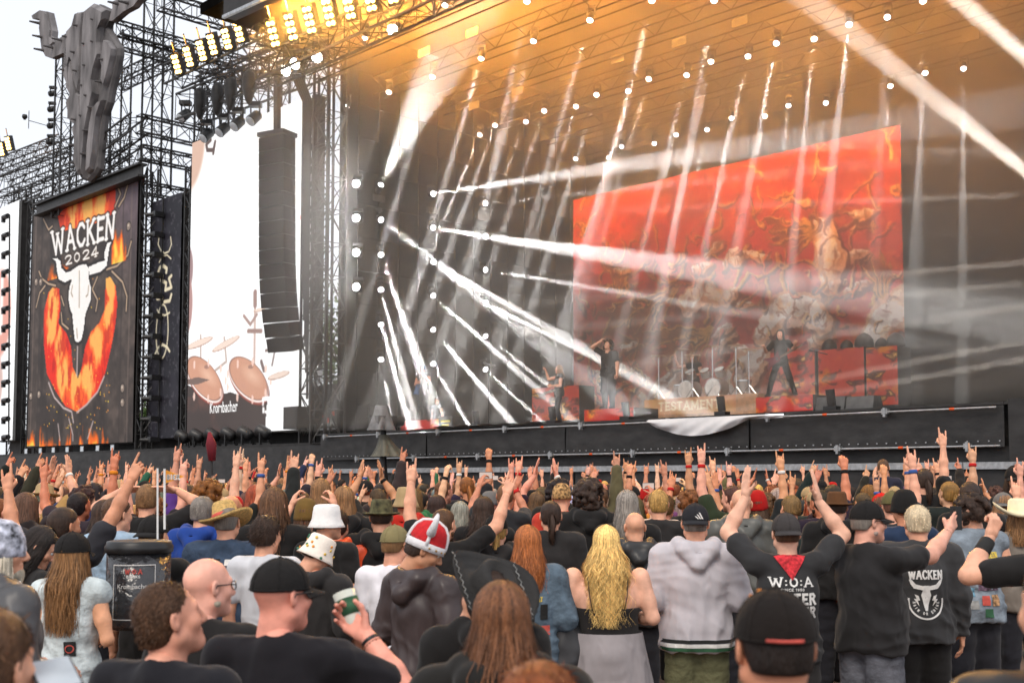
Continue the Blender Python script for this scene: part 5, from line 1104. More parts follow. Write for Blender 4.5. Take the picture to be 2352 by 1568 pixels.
def short_hair(nm, seed=0, th=.013, n=900, ln=.028, front=.07, low=-.07, recede=0, messy=.35):
    P, Q = scalp(th, front, low, recede=recede).mesh(); r = np.random.default_rng(seed); parts = [(P, Q, .8+.25*noise3(P, 60, seed))]
    if n:
        up = P[(P[:, 2] > low+.02)]; i = r.integers(0, len(up), n); p = up[i]; nrm = unit_rows(p-np.array((0, -.016, .03))); d = np.array((0, -.6, -.75))[None, :]+r.normal(0, messy, (n, 3)); d = d-nrm*(np.sum(d*nrm, 1)[:, None])*.75+nrm*.25; d = unit_rows(d)
        k = 4; tt = np.linspace(0, 1, k)[None, :, None]; path = p[:, None, :]-nrm[:, None, :]*.004+d[:, None, :]*tt*ln*r.uniform(.6, 1.3, n)[:, None, None]+nrm[:, None, :]*(tt*(1-tt))*.012
        parts.append(ribbons(path, r.uniform(.0016, .003, n), r.uniform(.6, 1.45, n), nrm))
    return hair_mesh(nm, parts)
def unit_rows(v): return v/(np.linalg.norm(v, axis=1)[:, None]+1e-9)
def long_hair(nm, seed=0, length=.42, n=520, wave=.010, wf=16, spread=1.0, fringe=False, k=16, width=.0044, tonelo=.6, tonehi=1.4, back=.14, cap=True, wide=.018):
    """strands falling from a parting over the skull and down the back"""
    r = np.random.default_rng(seed); az = r.uniform(-2.25, 2.25, n)*spread; az = np.where(np.abs(az) < 2.4, az, 2.4)      # 0 = straight back
    lay = r.uniform(0, 1, n); t0 = r.uniform(.05, .8, n); L = length*r.uniform(.72, 1.05, n)
    s = np.linspace(0, 1, k)[None, :]; R = np.array((.084, .104, .098))*(1+.12*lay[:, None]); arc = (1.75-t0); tot = arc*.1+L
    dist = s*tot[:, None]; th = np.minimum(t0[:, None]+dist/.1, 1.75); fall = np.maximum(dist-arc[:, None]*.1, 0)
    sx, sy = np.sin(az)[:, None], -np.cos(az)[:, None]
    X = R[:, :1]*np.sin(th)*sx; Y = R[:, 1:2]*np.sin(th)*sy-.016; Z = .03+R[:, 2:]*np.cos(th)
    bulge = np.minimum(fall/.16, 1); ph = r.uniform(0, 6.28, n)[:, None]; wv = wave*bulge*r.uniform(.5, 1.4, n)[:, None]
    X = X+(X/.085)*bulge*wide+wv*np.sin(dist*wf*6.28/1.0*.35+ph)+r.normal(0, .008, n)[:, None]*bulge
    Y = np.where(sy < .3, Y-bulge*back*.35*np.clip(-sy+.35, 0, 1)*np.minimum(fall/.2, 1), Y+bulge*.01)+wv*np.cos(dist*wf*6.28*.3+ph*1.7)*.6; Z = Z-fall
    fl_ = (r.uniform(0, 1, n) < .06)[:, None]*bulge; X = X+fl_*r.normal(0, .022, n)[:, None]; Y = Y-fl_*np.abs(r.normal(0, .022, n))[:, None]
    pth = np.stack([X, Y, Z], -1); nrm = np.stack([sx[:, 0], sy[:, 0], np.full(n, .1)], 1)
    tn = r.uniform(tonelo, tonehi, n)*(.8+.3*lay); parts = [ribbons(pth, r.uniform(.6, 1.3, n)*width, tn, nrm)]
    if cap:
        P, Q = scalp(.006, .06, -.07, recede=.15).mesh(); parts.append((P, Q, .7)); g = SDF((-.14, -.24, -.05-length), (.14, .06, .06), .016)
        g.cap((0, -.06, .0), (0, -.07-back*.25, -.12-length*.25), .075, .085, .03, sq=(1, 1.5, 1)).cap((0, -.07-back*.25, -.12-length*.25), (0, -.07-back*.35, -length*.62), .085, .05, .03, sq=(1, 2.0, 1)); P, Q = g.mesh(); parts.append((P, Q, .55+.2*noise3(P*vecs(3, 3, .3), 60, seed)))
    return hair_mesh(nm, parts)
def curly_hair(nm, seed=0, R=.035, n=150, sz=.022, drop=.0):
    r = np.random.default_rng(seed); g = SDF((-.2, -.22, -.2-drop), (.2, .16, .22), .0095); g.ell((0, -.018, .03), (.085, .1, .095), .02)
    for i in range(n):
        d = unit(r.normal(size=3)*np.array((1, 1, .9))); 
        if d[1] > .35 and d[2] < .35: continue
        if d[2] < -.55: continue
        p = np.array((0, -.018, .02))+d*(np.array((.08, .1, .09))+R*r.uniform(.4, 1)); p[2] -= drop*max(0, -d[2]+.3)*r.uniform(0, 1); g.ell(p, (sz*r.uniform(.7, 1.2),)*3, .012)
    P, Q = g.mesh(); nn = 700; i = r.integers(0, len(P), nn); p = P[i]; nrm = unit_rows(p); tt = np.linspace(0, 6.0, 9)[None, :, None]; a = np.cross(nrm, r.normal(size=(nn, 3))); a = unit_rows(a); b = np.cross(nrm, a)
    pth = p[:, None, :]+(a[:, None, :]*np.cos(tt)+b[:, None, :]*np.sin(tt))*.008+nrm[:, None, :]*tt*.0016; pth = pth[(p[:, 1] < .05)]
    parts = [(P, Q, .75+.4*noise3(P, 90, seed)), ribbons(pth, np.full(len(pth), .0016), r.uniform(.6, 1.5, len(pth)), nrm[(p[:, 1] < .05)])]
    return hair_mesh(nm, parts)
def ponytail(nm, seed=0, length=.22, bun=False, wave=.012):
    me = [scalp(.008, .075, -.065, recede=.1).mesh()]; r = np.random.default_rng(seed); parts = [(me[0][0], me[0][1], .75+.25*noise3(me[0][0]*vecs(1, 1, 3), 50, seed))]
    n = 160; ph = r.uniform(0, 6.28, n); rr = r.uniform(0, .03, n); s = np.linspace(0, 1, 10)[None, :]
    root = np.array((0, -.115, .0)); X = (rr*np.cos(ph))[:, None]*np.sin(np.pi*np.clip(s*.9+.08, 0, 1))**.6*1.3+wave*np.sin(s*9+ph[:, None])*s; Y = root[1]-.035*np.sin(s*2.2)+(rr*np.sin(ph))[:, None]*np.sin(np.pi*np.clip(s*.9+.08, 0, 1))**.6; Z = root[2]+.01-s*length*r.uniform(.75, 1.1, n)[:, None]
    parts.append(ribbons(np.stack([X, Y, Z], -1), r.uniform(.004, .007, n), r.uniform(.6, 1.4, n), np.stack([np.cos(ph), np.sin(ph), 0*ph], 1)))
    g = SDF((-.06, -.2, -.25), (.06, -.05, .06), .008)
    if bun: g.ell((0, -.13, .03), (.042, .036, .042), .01)
    else: g.cap((0, -.11, 0), (0, -.145, -length*.5), .02, .022, .02)
    P, Q = g.mesh(); parts.append((P, Q, .7+.3*noise3(P, 120, seed)))
    return hair_mesh(nm, parts)
def beard_mesh(nm, L=.05, seed=0, rr=.033):
    g = SDF((-.1, -.03, -.2-L), (.1, .14, .0), .008); g.cap((-.050, .005, -.062), (0, .062, -.099), rr, rr*.9, .02).cap((.050, .005, -.062), (0, .062, -.099), rr, rr*.9, .02).cap((0, .064, -.098), (0, .066, -.1-L), rr*.9, rr*.55, .03)
    g.f = np.maximum(g.f, (g.g[2]+.048+0*g.g[2])[None, None, :].astype(np.float32)); P, Q = g.mesh(); return hair_mesh(nm, [(P, Q, .8+.3*noise3(P, 90, seed))])
def cap_mesh(nm, back=False, strap=True, m=None):
    """baseball cap: crown with brim; back=True turns the brim to the rear"""
    g = SDF((-.14, -.16, -.05), (.14, .16, .17), .0066); g.ell((0, -.012, .030), (.090, .112, .104), .01)
    g.f = np.maximum(g.f, (.018-g.g[2][None, None, :]-.06*(g.g[1][None, :, None] < -9)).astype(np.float32))
    g2 = SDF((-.14, -.16, -.05), (.14, .16, .17), .0066); P, Q = g.mesh(); seam = np.abs(np.sin(np.arctan2(P[:, 0], P[:, 1]+.012)*3)); N = vnormals(P, Q); P = P-N*(.0012*(seam < .06))[:, None]
    MBx = MB(); n = 20; s = 1; vs = []
    for i in range(n+1):
        a = -1.15+2.3*i/n; x0, y0 = .088*math.sin(a), -.012+.110*math.cos(a); ext = .075*max(0, math.cos(a*1.25))**.6; x1, y1 = x0*1.06, y0+ext
        dz = -.012*(math.sin(a)**2)-.004
        for (x, y, z) in ((x0, y0, .026), (x1, y1, .018+dz-.010), (x1, y1, .014+dz-.010), (x0, y0, .019)): vs.append((x, y, z))
    MBx.add(vs, [(4*i+j, 4*i+(j+1) % 4, 4*(i+1)+(j+1) % 4, 4*(i+1)+j) for i in range(n) for j in range(4)]+[(0, 1, 2, 3), (4*n+3, 4*n+2, 4*n+1, 4*n)])
    V2 = np.array(MBx.v); F2 = np.array([f for f in MBx.f if len(f) == 4]); parts = [(P, Q, 1.0), (V2, F2, .85)]
    bP, bQ = ball((0, -.012, .134), .008, 6); parts.append((bP, bQ, .8))
    for a in np.arange(6)*math.pi/3+.52:
        sm_ = MB(); sm_.tube([(.0905*math.sin(q)*math.cos(a), -.012+.1125*math.sin(q)*math.sin(a), .030+.1045*math.cos(q)) for q in np.linspace(.08, 1.62, 9)], .0022, 4); parts.append((np.array(sm_.v), np.array([f for f in sm_.f if len(f) == 4]), 1.5))
    sm_ = MB(); sm_.tube([(.0912*math.cos(q), -.012+.1135*math.sin(q), .026) for q in np.linspace(0, 6.283, 25)], .003, 4); parts.append((np.array(sm_.v), np.array([f for f in sm_.f if len(f) == 4]), .7))
    if back:
        parts = [(p*vecs(-1, -1, 1)+vecs(0, -.02, 0), q, t) for p, q, t in parts]
    return hair_mesh(nm, parts, m or M_FELT)
def hat_mesh(nm, kind):
    n = 32; prof = {'bucket': [(.001, .135), (.05, .134), (.074, .128), (.084, .115), (.091, .06), (.096, .025), (.112, -.015), (.122, -.036), (.119, -.039), (.096, .015), (.086, .02)],
                    'straw': [(.001, .155), (.05, .156), (.075, .150), (.088, .125), (.096, .05), (.104, .026), (.15, .012), (.19, .016), (.20, .026), (.19, .008), (.10, .01)],
                    'fedora': [(.001, .13), (.04, .135), (.07, .14), (.084, .12), (.094, .05), (.100, .03), (.135, .022), (.155, .035), (.152, .028), (.10, .014)],
                    'cowboy': [(.001, .125), (.035, .13), (.065, .145), (.085, .13), (.094, .06), (.100, .03), (.14, .022), (.19, .03), (.205, .045), (.19, .02), (.10, .012)],
                    'beanie': [(.001, .142), (.04, .138), (.07, .118), (.090, .07), (.098, .02), (.100, -.005), (.103, -.03), (.097, -.034), (.09, -.02)],
                    'bandana': [(.001, .130), (.045, .124), (.075, .100), (.092, .05), (.097, .01), (.096, -.02), (.09, -.022)]}[kind]
    vs = []
    for r, z in prof:
        for k in range(n):
            a = 2*math.pi*k/n; x, y = r*math.cos(a)*.96, r*math.sin(a)*1.16-.012; zz = z
            if kind in ('cowboy',) and r > .11: zz = z+.07*(abs(math.cos(a))**2)*((r-.10)/.1)-.02*(abs(math.sin(a))**2)
            if kind in ('cowboy', 'fedora') and r < .06 and z > .1: zz = z-.028*max(0, 1-abs(x)/.05)
            if kind == 'straw' and r > .12: zz = z+.035*(math.cos(a)**2)*((r-.1)/.1)-.02*(math.sin(a)**2)
            vs.append((x, y, zz))
    V = np.array(vs); i = np.arange(len(prof)-1)[:, None]*n; k = np.arange(n)[None, :]; Q = np.stack([(i+k), i+(k+1) % n, i+n+(k+1) % n, i+n+k], -1).reshape(-1, 4)
    V = V+.0015*np.stack([noise3(V, 60, 3), noise3(V, 60, 4), noise3(V, 70, 5)], 1)
    return hair_mesh(nm, [(V, Q[:, ::-1], 1.0)], M_STRAW if kind == 'straw' else M_FELT)
# ---- assemble a person
FACE_AT = S(-8, 3, 0); SWAY = [0, 0]
def place(B, loc, h=1.78, rot=None, label='', skin=None, topc=(.02, .02, .02), legc=(.02, .02, .025), hair=None, hairc=(.05, .03, .02), hats=(), group=None, topmat=None, legmat=None, extra=(), z=0.0, shoe=True, topname='shirt'):
    """hats / extra: (part name, mesh, colour, material or None) in head space / body space"""
    loc = Vector((loc[0], loc[1], z)); s = h/1.78
    if rot is None: rot = 0
    root = thing('person', label, 'person', loc, group); root.rotation_euler = (SWAY[0], SWAY[1], rot); root.scale = (s, s, s)
    def part(nm, me, col, mtx=None, m=None):
        o = bpy.data.objects.new(nm, me); COL.objects.link(o); o.parent = root; o.color = (*col, 1)
        if mtx is not None: o.matrix_local = mtx
        if m is not None: o.material_slots[0].link = 'OBJECT'; o.material_slots[0].material = m
        return o
    bo = part('body', B['body'], skin or SK[0]); to = part(topname, B['top'], topc, m=topmat); part('trousers', B['trousers'], legc, m=legmat)
    if shoe:
        for q_ in B['shoes']: part('shoe', q_, (.03, .03, .03))
    if hair is not None: part('hair', hair, hairc, B['head'])
    hs_ = Matrix.Scale(1.07, 4) if (hair is not None and not hair.name.startswith('buzz')) else Matrix.Identity(4)
    for it in hats: part(it[0], it[1], it[2], B['head'] @ (hs_ if it[0] not in ('beard', 'spectacles', 'stubble') else Matrix.Identity(4)), it[3] if len(it) > 3 else None)
    for it in extra: part(it[0], it[1], it[2], None, it[3] if len(it) > 3 else None)
    return root
def decal(B, polys, zc, mat_, name='print', root=None, back=True, xc=0.0, offs=.006, sub=.02, color=None):
    """flat print pressed on to the back (or chest) of the garment"""
    P, Q = B['topPQ']; tree = BVHTree.FromPolygons([tuple(p) for p in P], [tuple(q) for q in Q]); bm = bmesh.new()
    for pl in polys:
        try: bm.faces.new([bm.verts.new((x, 0, y)) for x, y in pl])
        except ValueError: pass
    for _ in range(4):
        es = [e for e in bm.edges if e.calc_length() > sub]
        if not es: break
        bmesh.ops.subdivide_edges(bm, edges=es, cuts=1, use_grid_fill=True)
    sgn = -1 if back else 1; bad = []
    for v in bm.verts:
        x = (v.co.x if back else -v.co.x)+xc; z = v.co.z+zc
        hit = tree.ray_cast(Vector((x, sgn*1.0, z)), Vector((0, -sgn, 0)))
        if hit[0] is None: bad.append(v)
        else: v.co = hit[0]+Vector((0, sgn*offs, 0))
    bmesh.ops.delete(bm, geom=bad, context='VERTS'); bmesh.ops.triangulate(bm, faces=bm.faces); me = bpy.data.meshes.new(name); bm.to_mesh(me); bm.free(); me.materials.append(mat_)
    o = bpy.data.objects.new(name, me); COL.objects.link(o); o.parent = root
    if color: o.color = (*color, 1)
    if name == 'lettering': o['kind'] = 'stuff'
    return o
def shift(polys, dx, dy): return [[(x+dx, y+dy) for x, y in p] for p in polys]
def rect(w, h, x=0, y=0): return [[(x-w/2, y-h/2), (x+w/2, y-h/2), (x+w/2, y+h/2), (x-w/2, y+h/2)]]
def ringp(r, w, a0=0, a1=6.283, n=28): return [[((r+s*w)*math.cos(a), (r+s*w)*math.sin(a)) for a, s in ((a0+(a1-a0)*i/n, 0), (a0+(a1-a0)*(i+1)/n, 0), (a0+(a1-a0)*(i+1)/n, 1), (a0+(a1-a0)*i/n, 1))] for i in range(n)]
# ================================================================= garments, hair and hats shared by the crowd
BLK = (.016, .015, .015); CH = (.028, .026, .026)
H_SHORT = [short_hair('short_hair_a', 1), short_hair('short_hair_b', 2, .010, 700, .02, low=-.06), short_hair('short_hair_c', 3, .018, 1100, .04, messy=.6)]
H_BUZZ = short_hair('buzz_hair', 4, .004, 0, low=-.05); H_THIN = short_hair('thin_hair', 5, .007, 900, .02, .03, -.07, .55)
H_LONG = [long_hair('long_hair_a', 1, .40, 1100, .008), long_hair('long_hair_b', 2, .32, 1100, .018, 20), long_hair('long_hair_c', 3, .50, 1200, .012, 14), long_hair('long_hair_d', 4, .25, 950, .01)]
H_CURL = [curly_hair('curly_hair_a', 1), curly_hair('curly_hair_b', 2, .05, 200, .024, .08)]
H_PONY = [ponytail('ponytail_a', 1), ponytail('ponytail_b', 2, .3), ponytail('hair_bun', 3, .06, True)]
H_FRINGE = long_hair('hair_under_cap', 6, .10, 420, .006, cap=False); H_BEARD = beard_mesh('beard', .03); H_STUB = beard_mesh('stubble', .0, 1, .0305); H_BEARDL = beard_mesh('long_beard', .16, 2)
C_FWD = cap_mesh('cap_forward'); C_BACK = cap_mesh('cap_backward', True); HATS = {k: hat_mesh(k+'_hat', k) for k in ('bucket', 'straw', 'fedora', 'cowboy', 'beanie', 'bandana')}
HC = dict(black=rgb(38, 30, 27), dark=rgb(62, 44, 34), brown=rgb(98, 68, 46), light=rgb(140, 102, 66), blond=rgb(196, 154, 88), red=rgb(142, 78, 40), grey=rgb(140, 132, 124), white=rgb(206, 196, 176))
def glasses(nm, col=(.02, .02, .02)):
    b = MB()
    for s in (-1, 1):
        b.tube([(s*.034+.024*math.cos(a), .101-.004*abs(math.cos(a)), .003+.019*math.sin(a)) for a in np.linspace(0, 6.283, 15)], .0026, 5)
        b.tube([(s*.058, .097, .008), (s*.080, .06, .012), (s*.086, .0, .010), (s*.084, -.012, -.012)], .0028, 5)
    b.bar((-.010, .104, .006), (.010, .104, .006), .0026)
    ob = b.build(nm, M_PLAST); me = ob.data; bpy.data.objects.remove(ob); return me
GLASS = glasses('spectacles')
HERO = []                                  # (x, depth, label) of every placed person
def hero(x, yt, Y, B, label, rot=0.0, **kw):
    Y = Y*1.2 if Y >= 4.9 else Y
    p = at_depth(x, yt, Y); h = kw.pop('h', p.z); st_z = kw.pop('z', 0.0)
    HERO.append((p.x, Y, x)); return place(B, (p.x, Y), h, rot, label, z=st_z, **kw)
def inhead(root, B, nm, me, col=(.02, .02, .02)):
    o = bpy.data.objects.new(nm, me); COL.objects.link(o); o.parent = root; o.matrix_local = B['head']; o.color = (*col, 1); return o
def local_mesh(b, nm, m, smooth=True):
    o = b.build(nm, m, smooth=smooth); me = o.data; bpy.data.objects.remove(o); return me
def world_of(root, v): return root.location+(Matrix.Rotation(root.rotation_euler.z, 3, 'Z') @ (Vector(v)*root.scale.x))
FINE = dict(vox=.011, hvox=.005, hands_h=.0048)
P_WHITE = mat('white_ink', (.72, .71, .69), .85, 0, .12, 30); P_RED = mat('red_ink', (.55, .09, .07), .85, 0, .2, 30); P_YEL = mat('yellow_ink', (.65, .48, .08), .85, 0, .2, 30); P_BLK = mat('black_patch', (.02, .02, .02), .9); P_BLUE = mat('blue_patch', (.12, .25, .34), .9, 0, .5, 40); P_MIX = mat('patch_art', (.35, .2, .1), .9, 0, .9, 45); P_PUR = mat('dusky_patch', (.14, .09, .13), .9, 0, .9, 30); P_GREY = mat('grey_ink', (.3, .3, .29), .9, 0, .3, 30); P_GRN = mat('green_ink', (.03, .1, .05), .9)
def bull_polys(s):
    q = [[(-.10, .30), (.10, .30), (.13, .10), (.17, -.02), (.12, -.20), (.07, -.42), (.04, -.55), (-.04, -.55), (-.07, -.42), (-.12, -.20), (-.17, -.02), (-.13, .10)]]
    for m in (-1, 1): q += [[(m*.08, .28), (m*.34, .34), (m*.44, .46), (m*.50, .52), (m*.56, .50), (m*.50, .34), (m*.40, .20), (m*.10, .14)]]
    return [[(x*s, y*s) for x, y in p] for p in q]
# ================================================================= foreground
b = make_body('near_short', ('down', 'down'), girth=1.2, hz=-.65, hx=-.22, seed=1, **FINE); near_hair = short_hair('near_short_hair', 11, .005, 7000, .018, .03, -.085, .45, .2)
hero(388, 1332, 3.5, b, 'man with short brown hair in a black shirt, nearest at lower left', -.35, skin=rgb(214, 152, 128), topc=(.014, .014, .018), hair=near_hair, hairc=rgb(86, 60, 42))
b = make_body('near_bald', ('down', 'down'), girth=1.15, hz=-.55, seed=2, **FINE)
hero(478, 1279, 4.5, b, 'bald man with glasses and white stubble behind the short haired man', -.35, skin=rgb(232, 172, 152), topc=BLK, hats=(('spectacles', GLASS, BLK), ('beard', H_STUB, HC['white'])))
cupA = ((.72, .35, -.42), (-.72, .22, .85), (-.80, .25, .55), (-.35, -.55, .5), 'grip')
b = make_body('near_drinker', ('down', 'bent'), girth=1.3, hz=-.6, custom=(None, cupA), seed=3, **FINE); flatcap = cap_mesh('flat_cap')
r = hero(648, 1286, 3.85, b, 'man in black flat cap and black shirt drinking beer', -.2, skin=rgb(232, 158, 138), topc=(.013, .012, .015), hats=(('cap', flatcap, (.016, .015, .015)), ('spectacles', GLASS, BLK)))
w, hd, pa = b['wrist'][1]; wb = thing('beer_cup', 'plastic cup of golden beer held to the mouth of the drinking man', 'cup', (0, 0, 0)); c = world_of(r, w+hd*.09+Vector((-.02, .03, .045)))
wb.location = c; ax = Vector((-.35, .25, .9)).normalized(); M4 = Matrix.Translation(c) @ ax.to_track_quat('Z', 'Y').to_matrix().to_4x4()
MB().lathe([(.030, -.065), (.033, -.06), (.036, .0), (.041, .062), (.039, .062), (.034, .0), (.03, -.058)], M4, 20).build('cup', mat('clear_cup', (.6, .62, .55), .15, spec=.6), wb, True); MB().lathe([(.029, -.055), (.034, .005), (.001, .006)], M4, 20).build('beer', mat('beer', (.85, .45, .03), .3), wb, True)
MB().lathe([(.0375, -.02), (.0405, .035), (.0406, .036), (.0376, -.021)], M4, 20).build('label_print', P_GRN, wb, True)
bq = MB(); e_, w_ = b['arms'][1][1], b['arms'][1][2]; d_ = unit(w_-e_)
for k, (t_, m_) in enumerate(((.012, 0), (.03, 1))): bq.m = m_; bq.lathe([(.031, -.008), (.034, -.006), (.034, .006), (.031, .008)], Matrix.Translation(Vector(w_-d_*t_)) @ Vector(d_).to_track_quat('Z', 'Y').to_matrix().to_4x4(), 16)
o = bpy.data.objects.new('wristband', local_mesh(bq, 'wristband', [M_PLAST, mat('brown_leather', (.2, .06, .02), .6)])); COL.objects.link(o); o.parent = r
b = make_body('near_longhair', ('down', 'down'), girth=1.1, sleeve='long', top='jacket', hood=True, seed=4, **FINE); nh = long_hair('near_long_hair', 12, .46, 3200, .010, 16, k=20, width=.0026, tonelo=.45, tonehi=1.6, spread=1.08)
hero(1152, 1340, 3.35, b, 'person with long brown hair down the back, nearest at bottom centre', 0, topc=(.016, .015, .014), hair=nh, hairc=rgb(112, 72, 46))
b = make_body('near_cowboy', ('down', 'down'), girth=1.15, sleeve='long', top='jacket', hood=True, hx=-.75, hz=.12, tilt=.25, seed=5, **FINE)
cow = hat_mesh('big_cowboy_hat', 'cowboy')
r = hero(1114, 1302, 4.6, b, 'person in a big tilted black cowboy hat and black hoodie', .25, topc=BLK, hats=(('hat', cow, (.034, .033, .033)),), hair=H_SHORT[0], hairc=HC['dark'])
zg = MB()
for sgn in (-1, 1): zg.tube([(sgn*(.155+.012*(k % 2)), -.18+k*.02, .075+.0*k+.004) for k in range(18)], .0022, 4)
zg.tube([(.078*math.cos(q), -.012+.092*math.sin(q), .142) for q in np.linspace(0, 6.283, 29)], .0035, 5); zg.tube([(.1*.98*math.cos(q), -.012+.1*1.18*math.sin(q), .034) for q in np.linspace(0, 6.283, 29)], .004, 5)
inhead(r, b, 'zigzag_stitch', local_mesh(zg, 'zigzag_stitch', P_GREY)); decal(b, text_polys('SCORPI', .20, .034, .18, False), 1.16, P_GREY, 'print', r, xc=-.03)
b = make_body('near_cap', ('down', 'down'), girth=1.05, hz=.1, seed=6, **FINE)
r = hero(1778, 1360, 2.5, b, 'person in a black cap with a flame patch, nearest at lower right', 0, skin=rgb(206, 142, 112), topc=(.012, .012, .013), hair=H_BUZZ, hairc=HC['black'], hats=(('cap', flatcap, (.014, .011, .010)),))
fp = MB()
for k, (x, y) in enumerate(((-.035, .04), (-.01, .055), (.02, .05), (.045, .035), (-.02, .025), (.015, .03))):
    z_ = .030+.104*math.sqrt(max(0, 1-(x/.09)**2-((y+.012)/.112)**2)); fp.m = k % 2; q_, f_ = ball((x, y, z_-.008), .014, 6); fp.add([tuple(v) for v in q_], [tuple(v) for v in f_])
inhead(r, b, 'flame_patch', local_mesh(fp, 'flame_patch', [mat('flame_orange', (.75, .25, .03), .8), mat('flame_cream', (.8, .65, .35), .8)])); rs_ = MB(); rs_.tube([(.092*math.sin(a), -.012-.114*math.cos(a), .030) for a in np.linspace(-.6, .3, 9)], .004, 5); inhead(r, b, 'red_strap', local_mesh(rs_, 'red_strap', P_RED))
b = make_body('near_low', ('down', 'down'), girth=1.0, seed=7, sleeve='long'); hero(1238, 1530, 2.25, b, 'short brown haired head peeking in at the bottom edge', -.2, hair=H_SHORT[2], hairc=HC['red'], topc=BLK)
b = make_body('left_grey', ('bent', 'bent'), girth=1.4, sleeve='long', top='jacket', hood=True, seed=8, hz=-.5, **FINE)
r = hero(-4, 1198, 4.85, b, 'bearded man in grey rain jacket and patterned headscarf at left edge', -.75, topc=(.085, .085, .09), topmat=M_RAIN, hats=(('headscarf', HATS['bandana'], (.55, .57, .62), mat('skull_scarf', (.4, .42, .5), .9, 0, .95, 28)), ('beard', H_BEARDL, HC['white'])), hair=H_LONG[3], hairc=HC['white'])
b = make_body('corner_blue', ('down', 'down'), girth=1.2, sleeve='long', top='jacket', seed=9); hero(-30, 1400, 2.35, b, 'person in blue grey jacket cut off at lower left corner', -.3, topc=rgb(92, 100, 128), topmat=M_RAIN, hair=H_SHORT[0], hairc=HC['brown'])
b = make_body('corner_black', ('bent', 'down'), girth=1.3, sleeve='long', top='jacket', seed=10); hero(2450, 1270, 2.5, b, 'person in black jacket cut off at lower right corner', .2, topc=BLK, topmat=M_RAIN, hair=H_SHORT[1], hairc=HC['dark'])
pt = thing('phone', 'phone lying flat in a hand at the bottom left edge', 'phone', at_depth(128, 1552, 2.4)); p = pt.location
MB().box(p, (.085, .15, .009), (Vector((.8, .5, .1)).normalized(), Vector((-.5, .8, .25)).normalized(), Vector((.05, -.25, .95)).normalized())).build('case', M_PLAST, pt); MB().box(p+Vector((0, -.002, .007)), (.075, .14, .002), (Vector((.8, .5, .1)).normalized(), Vector((-.5, .8, .25)).normalized(), Vector((.05, -.25, .95)).normalized())).build('display', mat('phone_glass', (.35, .4, .45), .1, spec=.8), pt)
# ================================================================= middle distance
b = make_body('viking', ('bent', 'bent'), girth=1.08, sleeve='long', top='jacket', hood=True, hz=-.78, hx=.42, lean=.06, face=True, seed=12, **FINE)
r = hero(962, 1214, 5.2, b, 'man in red and white horned viking helmet looking down, dark rain jacket', -.72, skin=rgb(196, 140, 108), topc=rgb(62, 52, 52), topmat=M_RAIN, hair=H_SHORT[1], hairc=HC['dark'])
vk = MB(); prof = [(.103, .0), (.100, .03), (.096, .06), (.085, .10), (.06, .135), (.02, .152), (.001, .154)]; vk.lathe(prof, None, 28, .98, 1.18); vk.m = 1
vk.lathe([(.103, -.035), (.110, -.033), (.111, .012), (.104, .015)], None, 28, .98, 1.18)
for a in (0, math.pi/2): vk.tube([((q+.003)*math.cos(t)*.98*math.cos(a)-0, (q+.003)*math.sin(a)*1.18*math.cos(t), z) for t, (q, z) in [(0, p_) for p_ in prof]]+[(-(q+.003)*.98*math.cos(a), -(q+.003)*math.sin(a)*1.18, z) for (q, z) in prof[::-1]], .012, 6)
M_RFELT = mat('red_felt', (.55, .02, .025), .95, 0, .15, 40, .4, 150); M_WFELT = mat('white_felt', (.74, .73, .75), .95, 0, .06, 40, .4, 150)
VM = b['head'] @ Matrix.Translation((0, -.010, .036)) @ Matrix.Rotation(.06, 4, 'X') @ Matrix.Scale(.93, 4)
hm_ = inhead(r, b, 'viking_helmet', local_mesh(vk, 'viking_helmet', [M_RFELT, M_WFELT])); hm_.matrix_local = VM
for s in (-1, 1):
    hb = MB(); hb.tube([(s*.075, 0, .075), (s*.115, 0, .085), (s*.145, 0, .12), (s*.152, 0, .165), (s*.145, 0, .20)], [.030, .029, .024, .017, .007], 12); ho = inhead(r, b, 'felt_horn', local_mesh(hb, 'felt_horn', M_WFELT)); ho.matrix_local = VM
rv = MB()
for a in np.linspace(.2, 2.9, 8): rv.tube([(.108*math.cos(a), .127*math.sin(a), -.012), (.114*math.cos(a), .134*math.sin(a), -.012)], [.0075, .006], 8)
ro = inhead(r, b, 'rivets', local_mesh(rv, 'rivets', mat('brass', (.5, .3, .1), .35, .8))); ro.matrix_local = VM
# blonde woman with a grey hoodie tied round the waist
b = make_body('blonde', ('bent', 'bent'), sex='f', girth=1.5, bare=True, seed=13, wr=.0015, shoulder=1.18, **FINE)
bh = long_hair('blond_wavy_hair', 21, .54, 3600, .020, 19, k=26, width=.0028, tonelo=.5, tonehi=1.5, spread=.95, back=.12, wide=.042)
r = hero(1392, 1208, 6.05, b, 'woman with long wavy blond hair in black strap top, grey hoodie round waist', 0, skin=rgb(232, 178, 152), topc=(.022, .02, .02), hair=bh, hairc=rgb(246, 204, 126), legc=BLK, topname='strap_top')
for s in (-1, 1):
    sm = MB(); sm.tube([(s*.105, -.165, 1.225), (s*.125, -.168, 1.32), (s*.135, -.13, 1.44), (s*.13, -.03, 1.52)], .0035, 5); o = bpy.data.objects.new('shoulder_strap', local_mesh(sm, 'shoulder_strap', P_BLK)); COL.objects.link(o); o.parent = r
nn = 60; R_ = 14; vs = []
